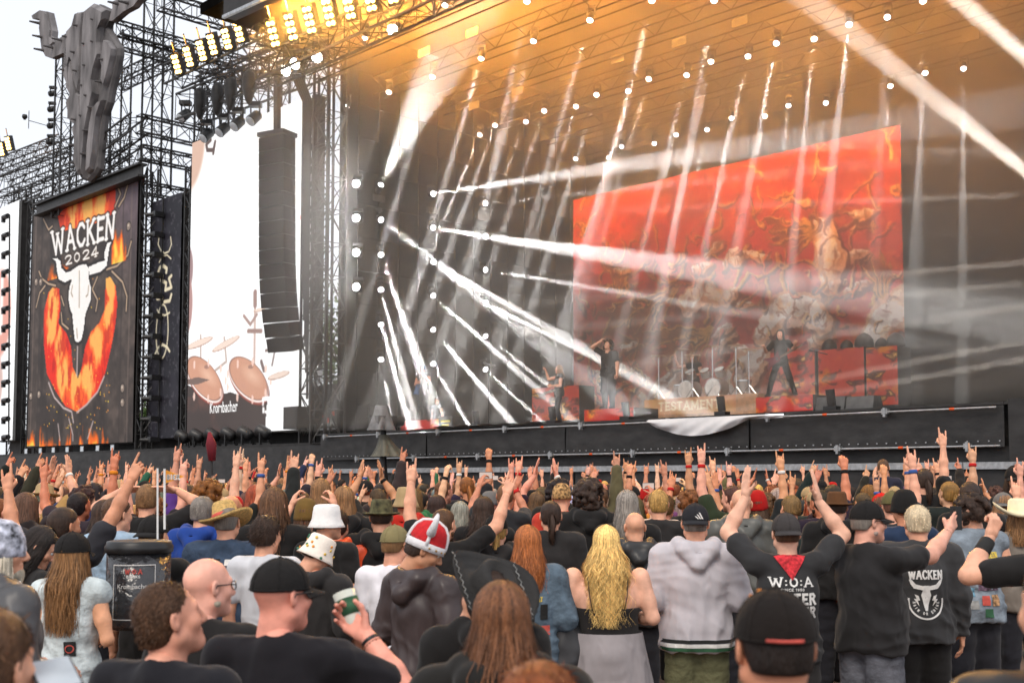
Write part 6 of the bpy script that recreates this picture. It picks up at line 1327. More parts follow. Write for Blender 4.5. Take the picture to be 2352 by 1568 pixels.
for i in range(R_+1):
    t = i/R_; z = 1.07-.50*t
    for k in range(nn):
        a = 2*math.pi*k/nn; f_ = 1+.05*t*math.sin(a*9+t*2)+.03*math.sin(a*17+3*t)*t; rx = (.245+.085*t)*f_; ry = (.185+.075*t)*f_; hood_ = .035*math.exp(-((a-4.71)/.5)**2)*math.exp(-((t-.28)/.16)**2)+.012*math.exp(-((a-4.71)/.62)**2)*math.exp(-((t-.50)/.05)**2)
        vs.append((rx*math.cos(a), (ry+hood_)*math.sin(a), z-.02*math.sin(a*2)*t))
tb = MB(); tb.add(vs, [(i*nn+k, i*nn+(k+1) % nn, (i+1)*nn+(k+1) % nn, (i+1)*nn+k) for i in range(R_) for k in range(nn)])
o = bpy.data.objects.new('tied_hoodie', local_mesh(tb, 'tied_hoodie', M_CLOTH)); COL.objects.link(o); o.parent = r; o.color = (*rgb(150, 144, 146), 1)
bgm = SDF((-.2, -.15, -.3), (.2, .15, .3), .016); bgm.ell((0, 0, -.05), (.11, .07, .20), .03).ell((-.03, .02, .1), (.08, .05, .1), .05); P, Q = bgm.mesh(); P = P+vnormals(P, Q)*(noise3(P, 30, 5)*.012)[:, None]
o = fast_mesh('shoulder_bag', P, Q, M_RAIN); o.color = (.03, .03, .033, 1); o.location = world_of(r, (-.27, -.08, .93)); o.rotation_euler = (0, .35, .2); tag(o, 'black crumpled bag hanging at the blonde woman\'s left hip', 'bag')
# grey hoodie man
b = make_body('grey_hoodie', ('bent', 'bent'), girth=1.3, sleeve='long', top='jacket', hood=True, hz=-.12, seed=14, shoulder=1.0, hem=.03, shorts=True, **FINE)
r = hero(1597, 1158, 6.3, b, 'broad man in pale grey hoodie, black cap and green shorts', -.05, topc=rgb(190, 186, 192), legc=rgb(104, 104, 78), hair=H_BUZZ, hairc=HC['grey'], hats=(('cap', C_BACK, (.022, .022, .026)),), topname='hoodie', legmat=M_DENIM)
st3 = MB()
for k in range(3): st3.prism([(.018+k*.013, -.118, .035), (.028+k*.013, -.117, .033), (.020+k*.013-.012, -.115, .050+.012*k), (.010+k*.013-.012, -.115, .052+.012*k)], (0, -.006, 0))
inhead(r, b, 'cap_logo', local_mesh(st3, 'cap_logo', P_WHITE, False))
for z, h_, m_ in ((.905, .022, P_BLK), (.878, .024, P_WHITE), (.852, .022, P_GRN)): decal(b, [[(x-.05, -h_/2), (x, -h_/2), (x, h_/2), (x-.05, h_/2)] for x in np.arange(-.23, .30, .05)], z, m_, 'hem_stripe', r)
# man with glasses and raised phone
armP = ((.10, .92, .05), (-.10, .95, .62), (-.05, .8, .7), (-1, .1, .1), 'two')
b = make_body('phone_man', ('bent', 'bent'), girth=1.35, hz=-.38, belly=.06, custom=(((.2, .75, -.45), (.1, .55, .9), None, (0, 1, 0), 'horns'), armP), face=True, seed=15, **FINE)
r = hero(1992, 1152, 6.0, b, 'man in black cap and glasses holding up a phone in profile', -.98, skin=rgb(222, 164, 142), topc=(.022, .021, .022), legc=rgb(98, 100, 108), legmat=M_DENIM, hair=H_BUZZ, hairc=HC['grey'], hats=(('cap', C_FWD, BLK), ('spectacles', GLASS, BLK), ('stubble', H_STUB, rgb(190, 170, 160))))
w, hd, pa = b['wrist'][1]; q = world_of(r, w+hd*.13); ph = thing('phone', 'phone held up by the man in black cap and glasses', 'phone', q); A_ = (Vector((.95, .2, 0)).normalized(), Vector((-.2, .95, 0)).normalized(), Vector((0, 0, 1)))
MB().box(q, (.075, .010, .15), A_).build('case', M_PLAST, ph); MB().box(q-A_[1]*.007+Vector((.0, 0, .045)), (.03, .004, .03), A_).build('camera_bump', M_STEEL, ph)
wt = MB(); e_, w_ = b['arms'][1][1], b['arms'][1][2]; d_ = unit(w_-e_); wt.lathe([(.030, -.010), (.033, -.008), (.033, .008), (.030, .010)], Matrix.Translation(Vector(w_-d_*.02)) @ Vector(d_).to_track_quat('Z', 'Y').to_matrix().to_4x4(), 16); o = bpy.data.objects.new('watch', local_mesh(wt, 'watch', M_STEEL)); COL.objects.link(o); o.parent = r
# WACKEN jacket
b = make_body('wacken_jacket', ('bent', 'down'), girth=1.28, sleeve='long', top='jacket', seed=16, hem=.02, **FINE)
r = hero(2106, 1160, 6.6, b, 'white haired man in black jacket printed WACKEN with bull skull', -.05, topc=(.045, .045, .047), hair=H_SHORT[1], hairc=rgb(226, 206, 172), legc=BLK, topname='jacket')
decal(b, text_polys('WACKEN', .23, .058, .2), 1.285, P_WHITE, 'lettering', r); decal(b, bull_polys(.20), 1.18, P_WHITE, 'bull_emblem', r); decal(b, shift(ringp(.108, .012, math.pi*.93, math.pi*2.07), 0, 0), 1.13, P_WHITE, 'emblem_ring', r)
tp = []
for i, ch in enumerate('RAIN OR SHINE'):
    a = math.pi*1.02+(math.pi*.96)*i/12
    for pl in text_polys(ch, .012, .018, .22, False): tp.append([(x*math.cos(a+math.pi/2)-y*math.sin(a+math.pi/2)+.088*math.cos(a), x*math.sin(a+math.pi/2)+y*math.cos(a+math.pi/2)+.088*math.sin(a)) for x, y in pl])
decal(b, tp, 1.13, P_WHITE, 'lettering', r, sub=.05)
for s in (-1, 1): decal(b, [[(s*.05, .02), (s*.075, .03), (s*.062, .0), (s*.08, .0), (s*.045, -.05), (s*.055, -.012), (s*.04, -.01)]], 1.15, P_WHITE, 'lightning', r)
# W:O:A shirt
b = make_body('woa_shirt', ('clap', 'clap'), girth=1.2, seed=17, custom=(((.45, .45, .55), (-.55, .1, 1), (-.05, .1, 1), (-.9, .4, 0), 'open'), ((.62, .35, .55), (-.62, .1, .9), (-.15, .1, 1), (-.9, .4, 0), 'open')), **FINE)
r = hero(1805, 1180, 5.9, b, 'man with raised hands, red bandana and black shirt lettered FASTER HARDER', 0, skin=rgb(228, 176, 150), topc=(.034, .034, .036), hair=H_BUZZ, hairc=HC['brown'], hats=(('cap', C_BACK, (.05, .045, .045)),), legc=CH)
decal(b, text_polys('W:O:A', .28, .055, .2), 1.335, P_WHITE, 'lettering', r); decal(b, text_polys('SINCE 1990', .15, .016, .2, False), 1.308, P_WHITE, 'lettering', r); decal(b, text_polys('FASTER', .31, .066, .24), 1.225, P_WHITE, 'lettering', r); decal(b, text_polys('HARDER', .31, .066, .24), 1.142, P_WHITE, 'lettering', r); decal(b, text_polys('LOUDER', .28, .058, .24), 1.07, P_WHITE, 'lettering', r)
decal(b, [[(-.10, .045), (0, .06), (.10, .045), (.0, -.10)]], 1.475, mat('red_bandana', (.55, .03, .04), .9, 0, .6, 40), 'bandana', r, offs=.012)
# denim vests
def vest(B, r, patches):
    for (x, z, w_, h_, m_) in patches: decal(B, rect(w_, h_), z, m_, 'patch', r, xc=x, sub=.05)
b = make_body('denim_light', ('bent', 'bent'), girth=1.25, seed=18, hz=.75, sleeve='none', top='jacket', face=True, **FINE)
r = hero(2228, 1138, 7.2, b, 'man with dark curls and glasses in pale denim vest covered with patches', .2, topc=rgb(126, 136, 146), topmat=M_DENIM, hair=H_CURL[0], hairc=HC['dark'], hats=(('spectacles', GLASS, BLK), ('beard', H_BEARD, HC['dark'])), topname='vest')
vest(b, r, ((.03, 1.20, .17, .20, P_PUR), (-.11, 1.27, .06, .07, P_BLUE), (-.11, 1.18, .07, .07, P_MIX), (-.11, 1.09, .06, .06, P_BLUE), (0, 1.03, .06, .07, P_RED), (.08, 1.03, .06, .08, P_MIX), (-.09, 1.0, .06, .06, P_GREY), (.02, .94, .06, .06, P_GRN), (-.04, 1.335, .0, .0, P_YEL)))
decal(b, text_polys('HELLOWEEN', .22, .04, .26), 1.335, P_YEL, 'lettering', r)
b = make_body('edge_arm', ('bent', 'down'), girth=1.2, seed=19, custom=(((.95, .3, -.12), (-.62, .3, .72), (-.4, .1, .8), (.3, 1, 0), 'fist'), None), **FINE)
r = hero(2440, 1150, 5.0, b, 'man at right edge in black shirt with black wristband on bent arm', .1, skin=rgb(222, 166, 138), topc=BLK, hair=H_SHORT[0], hairc=HC['dark'])
wt = MB(); e_, w_ = b['arms'][0][1], b['arms'][0][2]; d_ = unit(w_-e_); wt.lathe([(.034, -.045), (.042, -.04), (.038, .04), (.033, .045)], Matrix.Translation(Vector(w_-d_*.06)) @ Vector(d_).to_track_quat('Z', 'Y').to_matrix().to_4x4(), 16); o = bpy.data.objects.new('wristband', local_mesh(wt, 'wristband', P_BLK)); COL.objects.link(o); o.parent = r
# straw hat
b = make_body('straw_man', ('bent', 'bent'), girth=1.3, sleeve='long', top='jacket', seed=20, **FINE)
r = hero(522, 1158, 6.6, b, 'man in straw hat with red band and denim vest with skull patch', -.12, topc=rgb(58, 72, 92), topmat=M_DENIM, hair=H_BUZZ, hairc=HC['grey'], topname='vest')
hb_ = inhead(r, b, 'straw_hat', HATS['straw'], rgb(222, 184, 116)); SM = b['head'] @ Matrix.Rotation(-.28, 4, 'Y') @ Matrix.Rotation(-.18, 4, 'X') @ Matrix.Scale(.95, 4); hb_.matrix_local = SM
bb = MB(); bb.lathe([(.098, .026), (.103, .026), (.099, .062), (.094, .062)], None, 28, .96, 1.16); bo_ = inhead(r, b, 'hat_band', local_mesh(bb, 'hat_band', P_RED)); bo_.matrix_local = SM @ Matrix.Translation((0, -.012, 0))
decal(b, rect(.23, .27), 1.20, P_BLK, 'back_patch', r); decal(b, text_polys('IRON MAIDEN', .19, .04, .2, False), 1.275, P_RED, 'lettering', r, offs=.010); decal(b, rect(.09, .09, .02, -.0), 1.19, P_BLUE, 'patch', r, offs=.010); decal(b, rect(.06, .06), 1.385, P_BLK, 'patch', r, xc=-.02); decal(b, rect(.055, .04), 1.39, P_WHITE, 'patch', r, xc=.07); decal(b, ringp(.0, .035), 1.33, P_MIX, 'patch', r, xc=.14)
# beer backpack
b = make_body('barrel_man', ('down', 'down'), girth=1.2, sleeve='short', seed=21, **FINE)
r = hero(352, 1185, 5.95, b, 'man in black cap carrying a beer barrel on his back', -.25, topc=BLK, hair=H_BUZZ, hairc=HC['dark'], hats=(('cap', C_BACK, BLK),), legc=BLK)
q = at_depth(318, 1340, 6.7); br = thing('beer_barrel', 'black shiny barrel backpack printed Krombacher', 'barrel', q); zt_ = at_depth(318, 1240, 6.7).z; zb_ = at_depth(318, 1440, 6.7).z; hb = zt_-zb_; T0 = Matrix.Translation(Vector((q.x, q.y, zb_)))
M_WRAP = mat('shiny_black_wrap', (.025, .025, .028), .18, 0, .3, 8, .9, 14, spec=.7)
MB().lathe([(.154, .0), (.170, .024), (.176, hb*.1), (.177, hb*.86)], T0, 40).build('wrapped_body', M_WRAP, br, True); MB().lathe([(.177, hb*.86), (.188, hb*.865), (.189, hb*.93), (.180, hb*.96), (.178, hb*.99), (.157, hb), (.001, hb)], T0, 40).build('lid', M_PLAST, br, True)
def on_barrel(polys, zc, m_, nm, rad=.1795):
    mb = MB(); 
    for pl in [[(x*1.2, y*1.2) for x, y in p_] for p_ in polys]:
        n_ = len(pl); mb.add([(q.x+rad*math.sin(x/rad+.15), q.y-rad*math.cos(x/rad+.15), zb_+zc*1.2+y) for x, y in pl], [tuple(range(n_))])
    return mb.build(nm, m_, br, recalc=False)
fr_ = []
for x in np.arange(-.10, .10, .02): fr_ += [[(x, .0), (x+.02, 0), (x+.02, .004), (x, .004)], [(x, .25), (x+.02, .25), (x+.02, .254), (x, .254)]]
on_barrel(fr_+rect(.004, .254, -.1, .127)+rect(.004, .254, .1, .127), .05, P_WHITE, 'label_frame'); on_barrel(bfont_polys('Krombacher', .15), .195, P_WHITE, 'lettering'); on_barrel(text_polys('W:O:A', .08, .022, .2), .262, P_RED, 'lettering'); on_barrel(text_polys('DRINKS', .06, .012, .2, False), .243, P_WHITE, 'lettering')
fl = thing('beer_flag', 'small orange pennant lettered BIER on a thin white pole', 'flag', at_depth(362, 1238, 6.7)); p0 = at_depth(362, 1238, 6.7); p1 = at_depth(362, 1075, 6.7); MB().bar(p0, p1, .006, 6).build('pole', M_WHITE, fl)
f2 = thing('beer_pennant', 'orange BIER pennant above the heads left of the straw hat', 'flag', at_depth(378, 1175, 6.6)); MB().bar(at_depth(378, 1215, 6.6), at_depth(378, 1076, 6.6), .007, 6).build('pole', M_WHITE, f2)
c1, c2, c3 = at_depth(378, 1078, 6.6), at_depth(423, 1094, 6.6), at_depth(378, 1110, 6.6); MB().prism([c1, c2, c3], (0, .006, 0)).build('pennant', mat('orange_cloth', (.75, .3, .03), .8), f2)
mb = MB()
for pl in text_polys('BIER', .075, .026, .26, False): mb.add([(c1.x+.05+x, c1.y-.004, c1.z-.045-y*0-.0+y-.01) for x, y in pl], [tuple(range(4))])
mb.build('lettering', P_WHITE, f2, recalc=False)
# more named people
def mk(nm, arms, **k): return make_body(nm, arms, vox=.0125, hvox=.0056, hands_h=.005, **k)
b = mk('girl', ('down', 'bent'), sex='f', sleeve='none', top='jacket', seed=22, hz=-.1, hem=-.04); gh = long_hair('girl_hair', 31, .46, 2000, .008, 14, k=20, width=.0036, spread=1.0)
r = hero(168, 1228, 5.3, b, 'young woman with long light brown hair, black cap and sleeveless pale vest', -.1, skin=rgb(224, 164, 128), topc=rgb(196, 206, 208), topmat=M_DENIM, legc=BLK, hair=gh, hairc=rgb(140, 100, 62), hats=(('cap', C_FWD, BLK),), topname='vest'); decal(b, rect(.065, .085), 1.12, P_BLK, 'patch', r, xc=.06); decal(b, ringp(.018, .006), 1.12, P_RED, 'patch', r, xc=.06, offs=.01)
b = mk('looking_down', ('bent', 'bent'), sex='f', hz=-.5, hx=.55, seed=23, face=True); hero(92, 1212, 5.7, b, 'dark haired woman looking down behind the girl in black cap', -.9, hair=H_LONG[3], hairc=HC['black'], topc=BLK)
b = mk('bucket_white', ('down', 'down'), girth=1.15, hz=-.6, seed=24, face=True); r = hero(752, 1160, 7.0, b, 'man in plain white bucket hat and black shirt looking right', -.5, topc=BLK, hair=H_BUZZ, hairc=HC['grey'], hats=(('bucket_hat', HATS['bucket'], rgb(232, 230, 228)),)); decal(b, text_polys('YES!', .2, .06, .22), 1.22, P_WHITE, 'lettering', r); decal(b, text_polys('HELL', .16, .045, .22), 1.12, P_WHITE, 'lettering', r)
b = mk('orange', ('down', 'down'), girth=1.35, sleeve='long', top='jacket', hood=True, seed=25); hero(775, 1172, 7.4, b, 'person in bright orange jacket behind the white bucket hat', -.2, topc=rgb(232, 84, 40), topmat=M_RAIN, hair=H_SHORT[0], hairc=HC['dark'])
b = mk('bucket_fruit', ('bent', 'bent'), girth=1.05, sleeve='long', top='jacket', hood=True, hz=-.6, hx=.45, seed=26); hero(730, 1232, 6.0, b, 'person in orange patterned white bucket hat and black hoodie', -.5, topc=CH, hair=H_BUZZ, hairc=HC['brown'], hats=(('bucket_hat', HATS['bucket'], rgb(236, 226, 214), None),)); fruit = MB(); rr_ = np.random.default_rng(3)
for k in range(26):
    a = rr_.uniform(0, 6.28); t = rr_.uniform(0, 1); R_ = .091+.035*max(0, t-.5)*2; z_ = .112-.14*t; fruit.m = k % 3; fruit.tube([(R_*.96*math.cos(a), R_*1.16*math.sin(a)-.012, z_), ((R_+.006)*.96*math.cos(a), (R_+.006)*1.16*math.sin(a)-.012, z_)], [.011, .008], 7)
last = [o_ for o_ in COL.objects if o_.name.startswith('bucket_hat')][-1]; fo = bpy.data.objects.new('fruit_print', local_mesh(fruit, 'fruit_print', [mat('fruit_orange', (.75, .3, .05), .9), mat('fruit_green', (.06, .2, .12), .9), mat('fruit_yellow', (.75, .5, .1), .9)])); COL.objects.link(fo); fo.parent = last.parent; fo.matrix_local = b['head']
b = mk('white_tee', ('down', 'down'), girth=1.1, hz=-.3, seed=27); r = hero(908, 1208, 6.0, b, 'man in white shirt and olive cap left of the viking helmet', -.25, skin=rgb(222, 160, 132), topc=rgb(228, 226, 232), legc=CH, hair=H_BUZZ, hairc=HC['light'], hats=(('cap', C_FWD, rgb(128, 118, 84)),))
b = mk('balding_horns', ('horns', 'horns_out'), girth=1.25, seed=28, hz=-.4); hero(1020, 1168, 7.2, b, 'balding man with ponytail raising both hands in horn signs', -.1, topc=BLK, hair=H_THIN, hairc=HC['brown'], hats=(('beard', H_BEARDL, HC['brown']),))
b = mk('bald_black', ('bent', 'bent'), girth=1.2, sleeve='long', top='jacket', hood=True, seed=29); hero(1458, 1175, 7.4, b, 'bald man in crumpled black rain jacket left of grey hoodie man', .1, skin=rgb(214, 158, 128), topc=(.028, .028, .029), topmat=M_RAIN)
b = mk('red_vest', ('down', 'bent'), sex='f', girth=1.2, sleeve='long', top='jacket', seed=30); rh = long_hair('red_hair', 33, .36, 1500, .012, 18, k=18, width=.004); r = hero(1212, 1208, 6.0, b, 'red haired person in denim vest with black back patch', .05, topc=rgb(92, 108, 122), topmat=M_DENIM, hair=rh, hairc=rgb(168, 98, 52), topname='vest')
vest(b, r, ((-.04, 1.14, .15, .2, P_BLK), (.10, 1.22, .05, .1, P_BLK), (.11, 1.10, .06, .06, P_RED), (.11, 1.02, .06, .07, P_BLUE), (.10, .95, .06, .06, P_BLK))); decal(b, text_polys('VOLBEAT', .12, .03, .26), 1.29, P_YEL, 'lettering', r, xc=.03); decal(b, [[(-.04, .05), (.0, .03), (-.01, .0), (.04, -.06), (-.005, -.01), (-.015, .02)]], 1.16, P_YEL, 'patch', r, xc=-.03, offs=.01)
b = mk('pony_jacket', ('down', 'down'), girth=1.12, sleeve='long', top='jacket', seed=31); hero(1265, 1150, 7.8, b, 'man with dark curly ponytail in dark jacket behind red haired person', .05, topc=CH, hair=H_PONY[0], hairc=HC['dark'])
b = mk('curl_hoodie', ('down', 'down'), girth=1.3, sleeve='long', top='jacket', hood=True, seed=32); hero(1352, 1108, 8.8, b, 'tall person with dark curls in a wide black hoodie', .0, topc=BLK, hair=H_CURL[1], hairc=HC['dark'])
b = mk('mid_plain', ('down', 'down'), girth=1.1, seed=33); r = hero(1290, 1110, 9.6, b, 'person in multicoloured skull bandana with red cloth', 0, topc=(.5, .05, .03), hats=(('bandana', HATS['bandana'], rgb(190, 150, 90), mat('tie_dye', (.35, .2, .08), .9, 0, 1.0, 40)),))
r = hero(1512, 1124, 8.6, b, 'man with thinning blond hair in black shirt with grey lettering', 0, topc=CH, hair=H_THIN, hairc=HC['blond']); decal(b, text_polys("BUT I'LL", .26, .05, .18), 1.26, P_GREY, 'lettering', r); decal(b, text_polys('FAST', .18, .05, .18), 1.17, P_GREY, 'lettering', r)
hero(1440, 1127, 8.1, b, 'person with long straight grey hair left of the thinning blond man', .1, topc=BLK, hair=H_LONG[0], hairc=HC['grey'])
b2 = mk('mid_jacket', ('down', 'down'), girth=1.25, sleeve='long', top='jacket', hood=True, seed=34); hero(1702, 1122, 8.2, b2, 'bald man in grey green jacket left of the raised hands', .0, topc=rgb(84, 84, 80), skin=SK[0], topmat=M_RAIN)
hero(466, 1140, 7.6, b2, 'grey haired man with blue hood and light jacket beside straw hat', -.25, topc=rgb(36, 66, 140), hair=H_SHORT[1], hairc=HC['grey'])
b3 = mk('mid_vest', ('down', 'bent'), girth=1.12, sleeve='none', top='jacket', seed=35, hz=-.4); r = hero(270, 1142, 7.0, b3, 'man with short brown hair in pale blue denim vest', -.2, topc=rgb(150, 172, 192), topmat=M_DENIM, hair=H_SHORT[1], hairc=HC['brown'], topname='vest'); decal(b3, rect(.06, .07), .98, P_RED, 'patch', r, xc=-.06)
b = mk('two_arms', ('horns_out', 'point_up'), girth=1.12, hz=-.5, seed=36, face=True); hero(148, 1165, 6.2, b, 'dark ponytailed man with both arms high, one finger pointing', -.1, skin=rgb(206, 144, 112), topc=(.03, .03, .036), hair=H_PONY[1], hairc=HC['dark'], hats=(('beard', H_BEARD, HC['dark']),))
hero(243, 1150, 7.5, b3, 'person with very long dark curly hair', .1, topc=BLK, hair=H_LONG[2], hairc=HC['dark'])
b = mk('hands_head', ('head', 'head'), girth=1.15, seed=37); r = hero(340, 1112, 8.0, b, 'blond man with both hands on his head', 0, topc=BLK, hair=H_SHORT[1], hairc=HC['light']); decal(b, text_polys('THE GUMPF', .2, .028, .2, False), 1.36, P_WHITE, 'lettering', r)
hero(632, 1122, 7.2, b3, 'person with long straight brown hair behind the white shirted young man', 0, topc=BLK, hair=H_LONG[2], hairc=HC['brown'])
b = mk('young_white', ('down', 'down'), hz=-.2, seed=38); hero(612, 1186, 6.2, b, 'young man with short dark hair in pale shirt', -.2, topc=rgb(206, 208, 214), hair=H_SHORT[2], hairc=HC['dark'])
hero(703, 1150, 8.0, mk('phone_two', ('phone', 'phone'), seed=39), 'person in olive beret filming with a phone', 0, topc=CH, hats=(('beret', HATS['beanie'], rgb(110, 86, 46)),), hair=H_FRINGE, hairc=HC['brown'])
hero(876, 1150, 7.4, b2, 'person in camouflage brimmed hat and black top', 0, topc=BLK, hats=(('camouflage_hat', HATS['fedora'], rgb(76, 72, 46), mat('camouflage', (.07, .065, .03), .9, 0, .8, 22)),), hair=H_BUZZ, hairc=HC['dark'])
hero(790, 1118, 8.4, b2, 'long haired man in black jacket with small backpack', .1, topc=BLK, hair=H_LONG[3], hairc=HC['light']); hero(737, 1100, 9.6, b2, 'person with straight light brown hair over black jacket', 0, topc=CH, hair=H_LONG[0], hairc=HC['light'])
hero(2026, 1136, 9.0, b3, 'person in red backward cap with yellow patch', 0, topc=BLK, hair=H_LONG[3], hairc=HC['brown'], hats=(('cap', C_BACK, rgb(200, 30, 26)),)); hero(1922, 1132, 8.6, b2, 'person in brown felt hat and black jacket', -.2, topc=BLK, hats=(('felt_hat', HATS['fedora'], rgb(92, 62, 40)),), hair=H_BUZZ, hairc=HC['dark'])
hero(2122, 1076, 11.0, mk('mohawk', ('down', 'horns_high'), seed=40), 'man with shaved sides and braided mohawk raising a horn sign', 0, topc=BLK, hair=H_PONY[0], hairc=HC['dark'])
hero(2028, 1042, 14.5, b, 'buzz cut man in dark shirt standing higher by the barrier', 0, topc=rgb(46, 46, 60), hair=H_BUZZ, hairc=HC['brown'], h=1.82, z=.38)
hero(2228, 1106, 9.0, mk('bun_arm', ('down', 'horns_low'), girth=1.15, seed=41, hz=-.3), 'man with dark hair bun in black shirt, arm bent up', -.2, topc=BLK, hair=H_PONY[2], hairc=HC['dark'])
hero(2332, 1072, 10.5, mk('facing_woman', ('phone', 'down'), sex='f', face=True, seed=42), 'woman in dark cap facing the crowd and holding a phone', 2.9, topc=BLK, hair=H_LONG[3], hairc=HC['dark'], hats=(('cap', C_FWD, BLK),))
hero(2342, 1152, 8.0, b3, 'person in cream cowboy hat near the right edge', .1, topc=rgb(120, 112, 104), hats=(('cowboy_hat', HATS['cowboy'], rgb(232, 220, 186)),), hair=H_LONG[3], hairc=HC['light'])
hero(1140, 1184, 7.4, b2, 'person with black cap over a blond ponytail', 0, topc=CH, hats=(('cap', C_FWD, BLK),), hair=H_PONY[1], hairc=HC['blond']); hero(1112, 1142, 8.6, b3, 'person with long dark hair left of black cap and ponytail', 0, topc=BLK, hair=H_LONG[1], hairc=HC['dark'])
hero(560, 1235, 5.6, b2, 'person in plain black jacket in front of the straw hat man', -.1, topc=BLK, hair=H_SHORT[0], hairc=HC['dark'], h=1.5) if False else None
# ================================================================= the rest of the crowd
GP = []                                     # generic bodies
for nm, arms, kw in (('rest_a', ('down', 'down'), {}), ('rest_b', ('down', 'down'), dict(girth=1.2, sleeve='long', top='jacket', hood=True)), ('rest_c', ('bent', 'bent'), dict(sex='f')), ('rest_d', ('bent', 'down'), dict(girth=1.25, sleeve='none', top='jacket')),
                     ('horn_r', ('down', 'horns'), {}), ('horn_l', ('horns', 'down'), dict(girth=1.1)), ('horn_rj', ('bent', 'horns_high'), dict(sleeve='long', top='jacket')), ('horn_o', ('down', 'horns_out'), dict(sex='f')), ('horn_lo', ('horns_low', 'bent'), dict(girth=1.1)),
                     ('both', ('horns_out', 'horns'), {}), ('fist', ('down', 'fist_up'), {}), ('open', ('open_up', 'down'), dict(sex='f')), ('film', ('phone', 'phone'), {}), ('clapper', ('clap', 'clap'), dict(girth=1.15)), ('pointer', ('down', 'point_up'), dict(sleeve='long', top='jacket')), ('horn_ho', ('horns_high', 'bent'), dict(sleeve='none', top='jacket'))):
    for v_ in range(2 if nm in ('rest_a', 'rest_b', 'horn_r', 'horn_l') else 1):
        GP.append((nm, make_body('crowd_'+nm, arms, vox=.017, hvox=.0085, hands_h=.0066, seed=100+len(GP), hz=[.0, -.35, .3, -.15, .45][len(GP) % 5], hx=[0, -.12, .1][len(GP) % 3], wr=.006, **kw), arms, kw))
DOES = {'rest_a': 'arms down', 'rest_b': 'hooded jacket', 'rest_c': 'arms bent', 'rest_d': 'sleeveless', 'horn_r': 'right horn sign raised', 'horn_l': 'left horn sign raised', 'horn_rj': 'sleeved arm up high', 'horn_o': 'arm stretched outwards', 'horn_lo': 'low horn sign', 'both': 'both arms up', 'fist': 'raising a fist', 'open': 'raising open hand', 'film': 'filming two-handed', 'clapper': 'clapping overhead', 'pointer': 'pointing up', 'horn_ho': 'sleeveless arm up high'}
HAIRS = [('short', H_SHORT), ('buzzed', [H_BUZZ]), ('thinning', [H_THIN]), ('long', H_LONG), ('curly', H_CURL), ('tied', H_PONY)]
TOPC = [('black', BLK)]*9+[('charcoal', CH)]*4+[('grey', rgb(120, 118, 118)), ('navy', rgb(40, 46, 72)), ('red', rgb(170, 34, 30)), ('olive', rgb(84, 82, 56)), ('denim blue', rgb(96, 116, 138)), ('white', rgb(216, 214, 212)), ('orange', rgb(214, 104, 36)), ('green', rgb(40, 92, 62)), ('purple', rgb(96, 62, 120)), ('tan', rgb(150, 124, 92))]
BANDS = {}
def band_mesh(B, k):
    key = (B['body'].name, k)
    if key not in BANDS:
        e_, w_ = B['arms'][k][1], B['arms'][k][2]; d_ = unit(w_-e_); q = MB(); lng = B['top'].name
        q.lathe([(.030, -.018), (.0385, -.016), (.037, .014), (.029, .016)], Matrix.Translation(Vector(w_-d_*.022)) @ Vector(d_).to_track_quat('Z', 'Y').to_matrix().to_4x4(), 12)
        v_ = np.array(q.v); f_ = np.array([f for f in q.f if len(f) == 4]); BANDS[key] = hair_mesh('wristband', [(v_, f_, 1.0)], M_FELT)
    return BANDS[key]
rc = random.Random(5); LABELS = set(); spots = []
NEAR = [('under the flame banner', 60, 310), ('below the strip banner', 310, 425), ('below the white screen', 425, 590), ('below the line array', 590, 720), ('below the stage tower', 720, 850), ('below the covered camera', 850, 930), ('below the left guitarist', 930, 1060), ('below the microphone stand', 1060, 1200), ('left of the singer', 1200, 1330), ('below the singer', 1330, 1480), ('below the drum riser', 1480, 1730), ('below the right guitarist', 1730, 1880), ('below the monitor speakers', 1880, 2060), ('below the backdrop edge', 2060, 2200), ('at the far right', 2200, 2400), ('at the far left', -100, 60)]
Yk = 9.3; row = 0
while Yk < 45:
    half = .46*Yk; dx = .54+.009*Yk; n = int(2*half/dx)
    for i in range(n):
        x = -half+dx*(i+.5)+rc.uniform(-.22, .22); y = Yk+rc.uniform(-.28, .28)*Yk/9
        if uv_of((x, y, 0))[1] > -4.0: continue
        if any(math.hypot(x-a, y-b) < .52 for a, b, _ in HERO): continue
        px = 1176+x/y*FPX
        if any(b > y and abs(px-c_) < 60 and b < 10.5 for a, b, c_ in HERO): continue
        spots.append((x, y, px, row))
    Yk *= 1.072; row += 1
print('crowd spots', len(spots))
spots.sort(key=lambda q_: q_[1]); keep = spots[:238]; rest_ = spots[238:]
ROWN = ['near', 'near', 'near', 'middle', 'middle', 'middle', 'middle', 'middle', 'farther', 'farther', 'farther', 'farther']+['far']*20
cnt = {}
